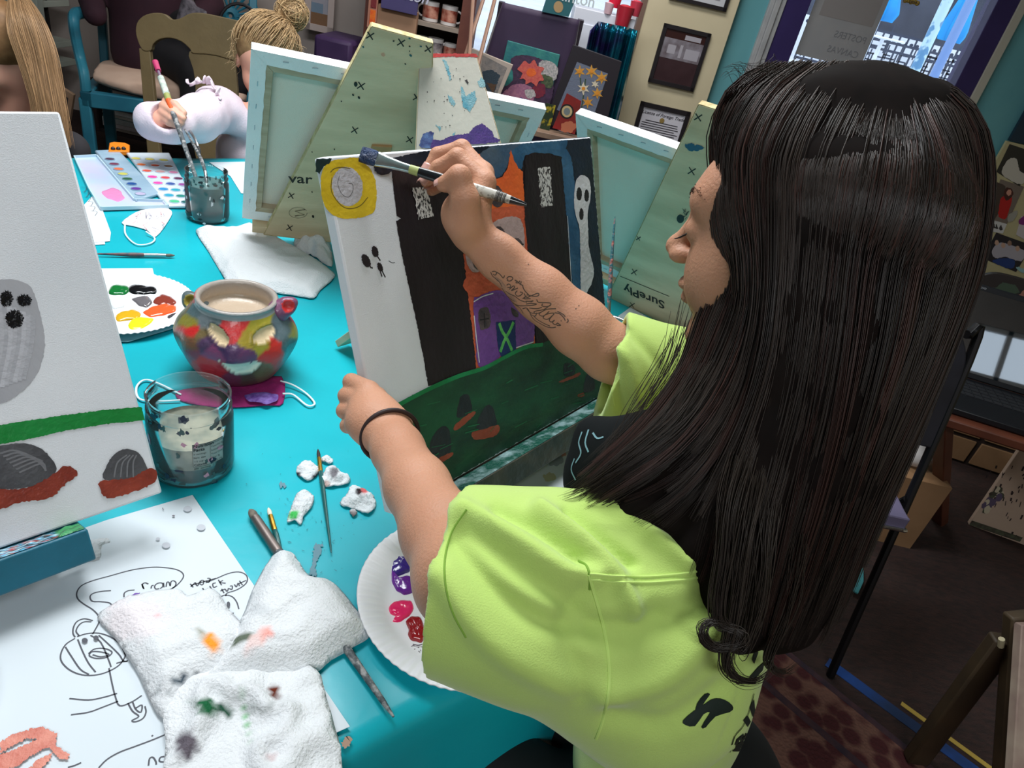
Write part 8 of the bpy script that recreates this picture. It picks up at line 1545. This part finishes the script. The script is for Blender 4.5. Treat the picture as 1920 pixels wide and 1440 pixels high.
# ---- brush in the right hand (held, a thing of its own)
tp_, ed = D(677, 289, .722), D(987, 384, .708)
bd = U(ed - tp_); Lb = float(np.linalg.norm(ed - tp_)); sdw = U(np.cross(bd, -FWD)); 
def bp_(t): return tp_ + bd * Lb * t
hbk = thing('paintbrush', tp_, 'wide flat brush loaded with navy paint, held in the woman\'s right hand', 'paintbrush')
def flatbar(g, ts, ws_, th_s, mi=0):
    n = 16; Q = []
    for t, w, h in zip(ts, ws_, th_s): Q.append([bp_(t) + sdw * w * math.copysign(abs(math.cos(a)) ** .6, math.cos(a)) + np.cross(bd, sdw) * h * math.sin(a) for a in np.linspace(0, 2 * PI, n, endpoint=False)])
    Q = np.array(Q); g.grid(Q, mi, wrap=True); g.add(Q[0], [tuple(range(n))], mi); g.add(Q[-1], [tuple(range(n))[::-1]], mi)
g = G(); flatbar(g, [0, .02, .05, .085, .10], [.0082, .0086, .0088, .0084, .0076], [.003, .0045, .005, .0045, .004]); g.make('bristles', mat('bristle_navy_paint', s(22, 40, 74), s(44, 70, 112), scale=160, rough=.35, bump=2, bscale=400), hbk)
g = G(); flatbar(g, [.09, .11, .16, .24, .30, .33], [.0080, .0078, .0062, .0048, .0044, .0044], [.0030, .0030, .0034, .0040, .0044, .0044]); g.make('ferrule', mat('ferrule_silver', s(206, 212, 210), s(160, 180, 178), scale=60, rough=.22, metal=.9), hbk)
g = G(); flatbar(g, [.30, .36], [.0046, .0048], [.0046, .0048]); g.make('green_band', mat('band_pale_green', s(166, 176, 110), rough=.4), hbk)
g = G(); flatbar(g, [.355, .40, .48, .60, .70], [.0049, .0052, .0054, .0052, .005], [.0049, .0052, .0054, .0052, .005]); g.make('handle', mat('handle_black', s(22, 24, 28), rough=.2, coat=.5), hbk)
g = G(); flatbar(g, [.64, .68, .78, .86, .905], [.0052, .0056, .0056, .005, .0042], [.0052, .0056, .0056, .005, .0042], 0); g.make('worn_sleeve', mat('handle_worn_clear', s(200, 196, 186), s(120, 114, 106), scale=140, rough=.2, lo=.5, hi=.62), hbk)
g = G()
for k in range(10): t = .82 + .0062 * k; flatbar(g, [t, t + .0025 + .0014 * (k % 3)], [.0058 - .0005 * (k / 6)] * 2, [.0058 - .0005 * (k / 6)] * 2)
g.make('barcode_print', mat('barcode_dark', s(60, 56, 54), rough=.4), hbk)
g = G(); flatbar(g, [.90, .93, .97, 1.0], [.0042, .0036, .0028, .0016], [.0042, .0036, .0028, .0016]); g.make('handle_tip', mat('handle_black', s(22, 24, 28)), hbk)
# ================================================================== the little girl with a hair bun
gd = 2.0
kid = thing('person', (*D(480, 420, 2.15)[:2], .45), 'small blonde child with a hair bun and pale pink ruffled top, dipping a brush', 'person')
kF = U((C0 - D(490, 120, gd)) * A(1, 1, .25)); kL = U(np.cross(A(0, 0, 1), kF)); kU = np.cross(kF, kL)
# pitch the head down
pa_ = math.radians(24); kF2 = U(kF * math.cos(pa_) - kU * math.sin(pa_)); kU2 = U(np.cross(kF2, kL)); kX = [kF2, kL, kU2]
kc = D(500, 118, gd)
def KL(f_, l, u): return kc + kF2 * f_ + kL * l + kU2 * u
M_kskin = mat('skin_child', s(222, 168, 146), s(214, 156, 136), scale=7, rough=.5, sss=.12)
sRk = D(408, 205, 1.94); eRk = D(352, 228, 1.76); wRk = D(300, 225, 1.68); nbk = D(490, 235, gd + .03); tor = nbk + TY * max(0, 2.15 - float(nbk @ TY))
sLk = D(560, 240, 2.02)
K = SDF(np.minimum(kc, wRk) - A(.22, .25, .42), np.maximum(kc, sLk) + A(.2, .2, .17), .0034)
K.ell(KL(-.008, 0, .022), (.088, .076, .080), kX, .01); K.ell(KL(.022, 0, -.035), (.058, .060, .055), kX, .03)
for sd in (-1, 1): K.ell(KL(.045, sd * .032, -.035), (.030, .028, .028), kX, .02); K.ell(KL(.086, sd * .028, -.002), (.014, .014, .009), kX, .008, True); K.ell(KL(.068, sd * .028, -.002), (.012, .013, .010), kX, .004); K.ell(KL(-.005, sd * .078, -.010), (.015, .007, .020), kX, .006)
K.cone(KL(.078, 0, 0), KL(.090, 0, -.022), .005, .008, .008); K.ell(KL(.074, 0, -.046), (.009, .015, .006), kX, .006); K.ell(KL(.062, 0, -.072), (.014, .016, .012), kX, .015)
K.chain([KL(-.02, 0, -.05), nbk], [.040, .042], .02); K.chain([nbk, sRk], [.045, .045], .03); K.chain([nbk, sLk], [.045, .045], .03); K.ell(tor - A(0, 0, .12), (.10, .08, .12), k=.05)
K.chain([sRk, eRk, wRk], [.036, .030, .022], .015); 
hc_ = D(318, 212, 1.675)
K.ell(hc_, (.024, .018, .026), k=.012)
for i, q in enumerate(([(312, 190, 1.672), (328, 196, 1.658), (345, 212, 1.66)], [(306, 198, 1.665), (325, 210, 1.652), (343, 222, 1.656)], [(304, 210, 1.665), (322, 222, 1.655), (340, 230, 1.66)], [(304, 220, 1.67), (318, 230, 1.662), (334, 236, 1.666)])): K.chain([D(*w) for w in q], [.0105, .0095, .0078], .003)
K.chain([D(322, 222, 1.69), D(338, 226, 1.685), D(346, 222, 1.675)], [.012, .010, .008], .004)
v, f = K.mesh(); kb = np_obj('body', v, f, M_kskin, kid, 2)
K = SDF(np.minimum(kc, wRk) - A(.25, .25, .42), np.maximum(kc, sLk) + A(.2, .22, .1), .0045)
K.ell((nbk + tor) / 2 - A(0, 0, .10), (.115, .095, .09), k=.04); K.ell(tor - A(0, 0, .24), (.12, .10, .14), k=.05); K.chain([nbk - A(0, 0, .01), sRk], [.05, .055], .03); K.chain([nbk - A(0, 0, .01), sLk], [.05, .055], .03)
K.chain([sRk, D(372, 222, 1.82), D(325, 230, 1.70), D(288, 230, 1.685)], [.060, .056, .048, .046], .02); K.chain([sLk, D(600, 330, 2.0)], [.055, .045], .02)
K.cone(nbk + A(0, 0, .09), nbk + A(0, 0, .01), .055, .05, .006, True); K.cone(D(312, 216, 1.66), D(340, 190, 1.5), .034, .05, .006, True)
v, f = K.mesh(); nv = normals(v, f); v = v + nv * (.0022 * npnoise(v, 55, 5))[:, None]; M_pink = mat('pale_pink_knit', s(226, 210, 220), s(216, 200, 212), scale=9, rough=.9, bump=.4, bscale=260)
np_obj('pink_top', v, f, M_pink, kid, 3)
g = G(); path = cr([D(356, 162, 1.855), D(378, 156, 1.86), D(398, 160, 1.865), D(412, 178, 1.865), D(415, 200, 1.855), D(408, 222, 1.84), D(396, 236, 1.825)], 12); n = len(path); Q = np.zeros((n, 5, 3))
for i, p in enumerate(path):
    for j in range(5): t = j / 4; Q[i, j] = p + (-FWD * .010 * t * (1.2 + math.sin(i * .9))) + UP * (.009 * t * math.cos(i * 1.1) + .006 * t) - RIGHT * .006 * t * math.sin(i * .7)
g.grid(Q); g.make('shoulder_ruffle', M_pink, kid, solid=.003, auto=0)
g = G(); 
for kk in range(9): p = KL(.079, -.018 - .02 * kk / 8, -.008 - .003 * math.sin(kk / 8 * PI)); g.tube([p, p + kF2 * .005 - kU2 * .003], [.0006, .0002], 4)
g.make('eyelashes', mat('lash_black', s(24, 18, 18)), kid)
# curly blonde hair swept up into a bun
M_blond = vcol_mat('blonde_hair', rough=.42, spec=.4, bump=0); items = []; R_ = np.random.default_rng(4)
B = SDF(kc - A(.17, .17, .14), kc + A(.19, .17, .22), .004); B.ell(KL(-.022, 0, .036), (.090, .084, .082), kX, .01); B.ell(KL(.07, 0, -.04), (.08, .09, .075), kX, .01, True); bun = KL(-.015, .045, .125); bun = D(548, 26, gd - .0); B.ell(bun, (.045, .042, .036), k=.02); v, f = B.mesh()
np_obj('hair_mass', v, f, mat('blonde_base', s(150, 120, 84), s(120, 92, 62), scale=50, rough=.6), kid, 2)
for k in range(900):
    th = R_.uniform(0, 2 * PI); el = R_.uniform(-.25, 1.2); d = kF2 * math.cos(el) * math.cos(th) + kL * math.cos(el) * math.sin(th) + kU2 * math.sin(el)
    if d @ kF2 > .35 and d @ kU2 < .35: continue
    c0 = KL(-.018, 0, .034); p0 = c0 + (d @ kF2) * kF2 * .091 + (d @ kL) * kL * .086 + (d @ kU2) * kU2 * .084; tt = np.linspace(0, 1, 16)[:, None]; P = p0 * (1 - tt) + bun * tt; dv = P - c0; dl = np.linalg.norm(dv, axis=1)[:, None]; P = c0 + dv / dl * np.maximum(dl, .087 + R_.uniform(0, .01)); P = P + R_.normal(0, .002, 3) + .0028 * np.sin(tt * R_.uniform(8, 20) + R_.uniform(0, 6)) * U(R_.normal(0, 1, 3)); t_ = R_.uniform(.6, 1.3); c = np.array([.40, .26, .13, 1]) * t_; c[3] = 1; items.append((P, .0010, c))
for k in range(320):
    a = R_.uniform(0, 2 * PI); ax1 = U(R_.normal(0, 1, 3)); x1 = U(np.cross(ax1, kF)); y1 = np.cross(ax1, x1); r = R_.uniform(.026, .048); th = np.linspace(a, a + R_.uniform(2, 4.5), 18)[:, None]; P = bun + (x1 * np.cos(th) + y1 * np.sin(th)) * r * (1 + .1 * np.sin(th * 3)); c = np.array([.46, .31, .16, 1]) * R_.uniform(.6, 1.4); c[3] = 1; items.append((P, .0011, c))
for k in range(120):
    th = R_.uniform(0, 2 * PI); d = kL * math.cos(th) + kU2 * math.sin(th) * .9 + kF2 * R_.uniform(-.2, .3)
    if d @ kU2 < -.5: continue
    c0 = KL(-.01, 0, .03); p0 = c0 + U(d) * .086; tt = np.linspace(0, 1, 14)[:, None]; P = p0 + U(d + R_.normal(0, .4, 3)) * tt * R_.uniform(.01, .035) + .005 * np.sin(tt * R_.uniform(6, 12) + R_.uniform(0, 6)) * U(R_.normal(0, 1, 3)) - A(0, 0, .02) * tt ** 2; c = np.array([.5, .36, .2, 1]); items.append((P, .0006, c))
strands('hair_strands', items, kid, M_blond, None)
g = G(); g.tube([bun + (kL * math.cos(a) + kF2 * math.sin(a)) * .024 - kU2 * .012 for a in np.linspace(0, 2 * PI, 20)], .005, 8); g.make('orange_hair_tie', mat('tie_orange', s(220, 90, 60), rough=.6), kid)
# brush in the child's hand, bristles down in the jar
tb = thing('paintbrush', jc2 + A(0, 0, .02), 'brush with a white, green and orange banded handle held by the little girl', 'paintbrush')
pt = D(291, 116, 1.70); pb_k = jc2 + A(-.012, .01, .03); 
def kb_(t): return pt + (pb_k - pt) * t
for nm, a, b, ra, rb_, m_ in (('pink_tip', 0, .07, .0075, .0065, mat('tip_magenta', s(176, 50, 96), rough=.5)), ('handle_neck', .07, .12, .003, .004, mat('handle_mauve', s(120, 100, 120), rough=.5)), ('white_section', .12, .25, .0075, .0080, mat('handle_white_worn', s(214, 216, 206), s(150, 170, 160), scale=90, rough=.4)), ('green_band', .25, .29, .0078, .0076, mat('band_olive_green', s(150, 156, 90), rough=.5)), ('orange_band', .29, .37, .0076, .0066, mat('band_orange', s(228, 96, 48), rough=.4)), ('handle', .37, .86, .0062, .0045, M_hgrey), ('bristles', .86, 1.0, .006, .004, mat('dark_bristle', s(34, 34, 36)))):
    g = G(); g.tube([kb_(a), kb_((a + b) / 2), kb_(b)], [ra, (ra + rb_) / 2, rb_], 12); g.make(nm, m_, tb)
# ================================================================== blonde girl at the far left
bd_ = 1.95; bc_ = D(2, 96, bd_); bl = thing('person', (*D(-60, 400, 2.1)[:2], .45), 'girl with long straight blonde hair, half behind the ghost canvas at the left edge', 'person')
bF = U(-RIGHT * .75 + A(0, -.25, -.45)); bL = U(np.cross(A(0, 0, 1), bF)); bU = np.cross(bF, bL); bX = [bF, bL, bU]
def BL_(f_, l, u): return bc_ + bF * f_ + bL * l + bU * u
K = SDF(bc_ - A(.26, .26, .62), bc_ + A(.26, .26, .17), .004)
K.ell(BL_(-.01, 0, .03), (.095, .074, .085), bX, .01); K.ell(BL_(.03, 0, -.04), (.058, .056, .068), bX, .03); K.ell(BL_(.072, 0, -.09), (.015, .018, .014), bX, .02)
for sd in (-1, 1): K.ell(BL_(.05, sd * .03, -.04), (.03, .027, .032), bX, .02); K.ell(BL_(.096, sd * .029, -.003), (.014, .015, .009), bX, .008, True); K.ell(BL_(.075, sd * .029, -.003), (.012, .013, .011), bX, .004)
K.cone(BL_(.082, 0, .008), BL_(.100, 0, -.022), .005, .0085, .01); K.ell(BL_(.087, 0, -.052), (.009, .019, .006), bX, .006); K.ell(BL_(.085, 0, -.064), (.009, .016, .006), bX, .006)
nb2 = bc_ + A(-.01, .02, -.21); nb2 = nb2 + TY * max(0, 2.13 - float(nb2 @ TY)) * .8; K.chain([BL_(-.02, 0, -.06), nb2], [.045, .048], .02); K.cone(nb2 + RIGHT * A(1, 1, 0) * .14 - A(0, 0, .04), nb2 - RIGHT * A(1, 1, 0) * .14 - A(0, 0, .04), .045, .045, .04); K.ell(nb2 - A(0, 0, .14), (.13, .1, .15), k=.05)
v, f = K.mesh(); np_obj('body', v, f, M_kskin, bl, 2)
K = SDF(bc_ - A(.28, .28, .66), bc_ + A(.28, .28, -.12), .006); K.cone(nb2 + RIGHT * A(1, 1, 0) * .15 - A(0, 0, .045), nb2 - RIGHT * A(1, 1, 0) * .15 - A(0, 0, .045), .058, .058, .04); K.ell(nb2 - A(0, 0, .18), (.155, .125, .17), k=.05); K.ell(nb2 - A(0, 0, .3), (.15, .12, .14), k=.05); K.cone(nb2 + A(0, 0, .1), nb2 + A(0, 0, .0), .06, .055, .006, True)
v, f = K.mesh(); np_obj('dark_top', v, f, mat('fabric_dark_grey', s(50, 48, 52), rough=.9), bl, 2)
B = SDF(bc_ - A(.2, .2, .3), bc_ + A(.25, .2, .2), .0045); B.ell(BL_(-.02, 0, .034), (.098, .084, .092), bX, .01); B.chain([BL_(-.06, .02, .05), D(56, 90, bd_ + .03), D(84, 150, bd_ + .03), D(95, 215, bd_ + .04), D(100, 290, bd_ + .06)], [.05, .04, .034, .028, .02], .03); B.ell(BL_(.09, 0, -.05), (.075, .10, .085), bX, .01, True); v, f = B.mesh(); np_obj('hair_mass', v, f, mat('blonde_base_warm', s(150, 112, 74), s(128, 92, 58), scale=40, rough=.6), bl, 2)
BG = np.array([[D(*q) for q in g_] for g_ in ([(22, -18, 1.90), (12, 20, 1.84), (14, 60, 1.83), (30, 105, 1.85), (48, 155, 1.88), (60, 200, 1.90), (64, 250, 1.92)], [(26, -20, 1.90), (34, 20, 1.85), (48, 66, 1.86), (60, 110, 1.88), (68, 155, 1.89), (78, 205, 1.91), (84, 260, 1.93)], [(30, -22, 1.92), (56, 24, 1.89), (76, 78, 1.90), (86, 130, 1.92), (93, 170, 1.93), (101, 215, 1.94), (108, 270, 1.96)], [(34, -20, 1.94), (68, 28, 1.95), (92, 84, 1.96), (104, 136, 1.97), (112, 180, 1.98), (121, 225, 1.99), (128, 270, 2.0)])]); items = []
for k in range(2200):
    a = R_.uniform(0, 2.999); i = int(a); t = a - i; P = BG[i] * (1 - t) + BG[i + 1] * t; Q = resample(P, 18); tt = np.linspace(0, 1, 18)[:, None]; Q = Q + R_.normal(0, .003, 3) + FWD * R_.uniform(0, .02) + RIGHT * .004 * np.sin(tt * 5 + int(a * 9)) * tt; c = np.array([.34, .20, .10, 1]) * R_.uniform(.6, 1.35) * (1 + .25 * math.sin(a * 17)); c[3] = 1; items.append((Q, .0008, c))
strands('hair_strands', items, bl, M_blond, None)
# ================================================================== light
def area(name, loc, size, power, color=(1, 1, 1), rot=(0, 0, 0), sy=None):
    d = bpy.data.lights.new(name, 'AREA'); d.shape = 'RECTANGLE'; d.size = size; d.size_y = sy or size; d.energy = power; d.color = color
    o = bpy.data.objects.new(name, d); COL.objects.link(o); o.location = loc; o.rotation_euler = rot; return o
area('ceiling_and_fill_lamp', (-.7, 1.3, 2.66), 1.3, 66, (.95, .98, 1), sy=.7)
area('ceiling_and_fill_lamp', (-.2, 3.3, 2.66), 1.2, 34, (1, .97, .94), sy=.6)  # added fill that brightens the back wall in place of window daylight
area('ceiling_and_fill_lamp', (.3, -1.5, 2.66), 1.3, 44, (.95, .98, 1), sy=.6)  # added fill from the front for surfaces facing the camera side
w = bpy.data.worlds.new('sky'); SC.world = w; w.use_nodes = True
bg = w.node_tree.nodes['Background']; bg.inputs[0].default_value = (.78, .88, 1, 1); bg.inputs[1].default_value = 2.6
vs_ = SC.view_settings; vs_.view_transform = 'Standard'; vs_.look = 'None'; vs_.gamma = 1; vs_.exposure = -.08; vs_.use_curve_mapping = False

# sub-parts hang under the part they belong to
NEST = {'dried_paint': 'ledge', 'nutrition_label': 'jar_body', 'paint_smudges': 'jar_body', 'dirty_water': 'jar_body', 'pen_marks': 'board', 'board_edge': 'board', 'wooden_stop': 'board', 'screen': 'screen_lid', 'keyboard': 'base', 'lid_lettering': 'screen_lid', 'printed_band': 'mug_body', 'printed_logo': 't_shirt', 'stitched_seams': 't_shirt', 'apron_paint_streaks': 'apron_bib', 'apron_strap': 'apron_bib', 'shoulder_ruffle': 'pink_top', 'painted_flowers': 'backrest', 'seat_rim': 'seat', 'filling': 'tub', 'staples': 'folded_edge', 'lettering': 'board', 'paint_splashes': 'board', 'faint_print': 'sheet', 'pencil_drawing': 'sheet', 'paint_marks': 'sheet', 'pen_drawing': 'sheet', 'paint_stains': 'sheet', 'squiggles': 'sheet', 'painted_surface': 'canvas_front', 'painted_top_edge': 'canvas_front', 'orange_hair_tie': 'hair_mass', 'barcode_print': 'worn_sleeve', 'paint_smears': 'board', 'paint_specks': 'plate', 'yellow_smear': 'plate', 'paint_blob': 'plate', 'pen_scribbles': 'mask_body', 'purple_paint': 'mask_body', 'border_bands': 'rug_pile', 'pages': None, 'forearm_tattoo': 'body', 'fingernail': 'body', 'eyelashes': 'body', 'eyebrow': 'body'}
def bn(o): return o.name.split('.')[0]
for o in list(bpy.data.objects):
    p = o.parent
    if p is None or p.type != 'EMPTY': continue
    want = NEST.get(bn(o))
    if not want: continue
    q = next((c for c in p.children if bn(c) == want and c is not o), None)
    if q is None or q.parent is not p: continue
    o.parent = q; o.location = o.location - q.location
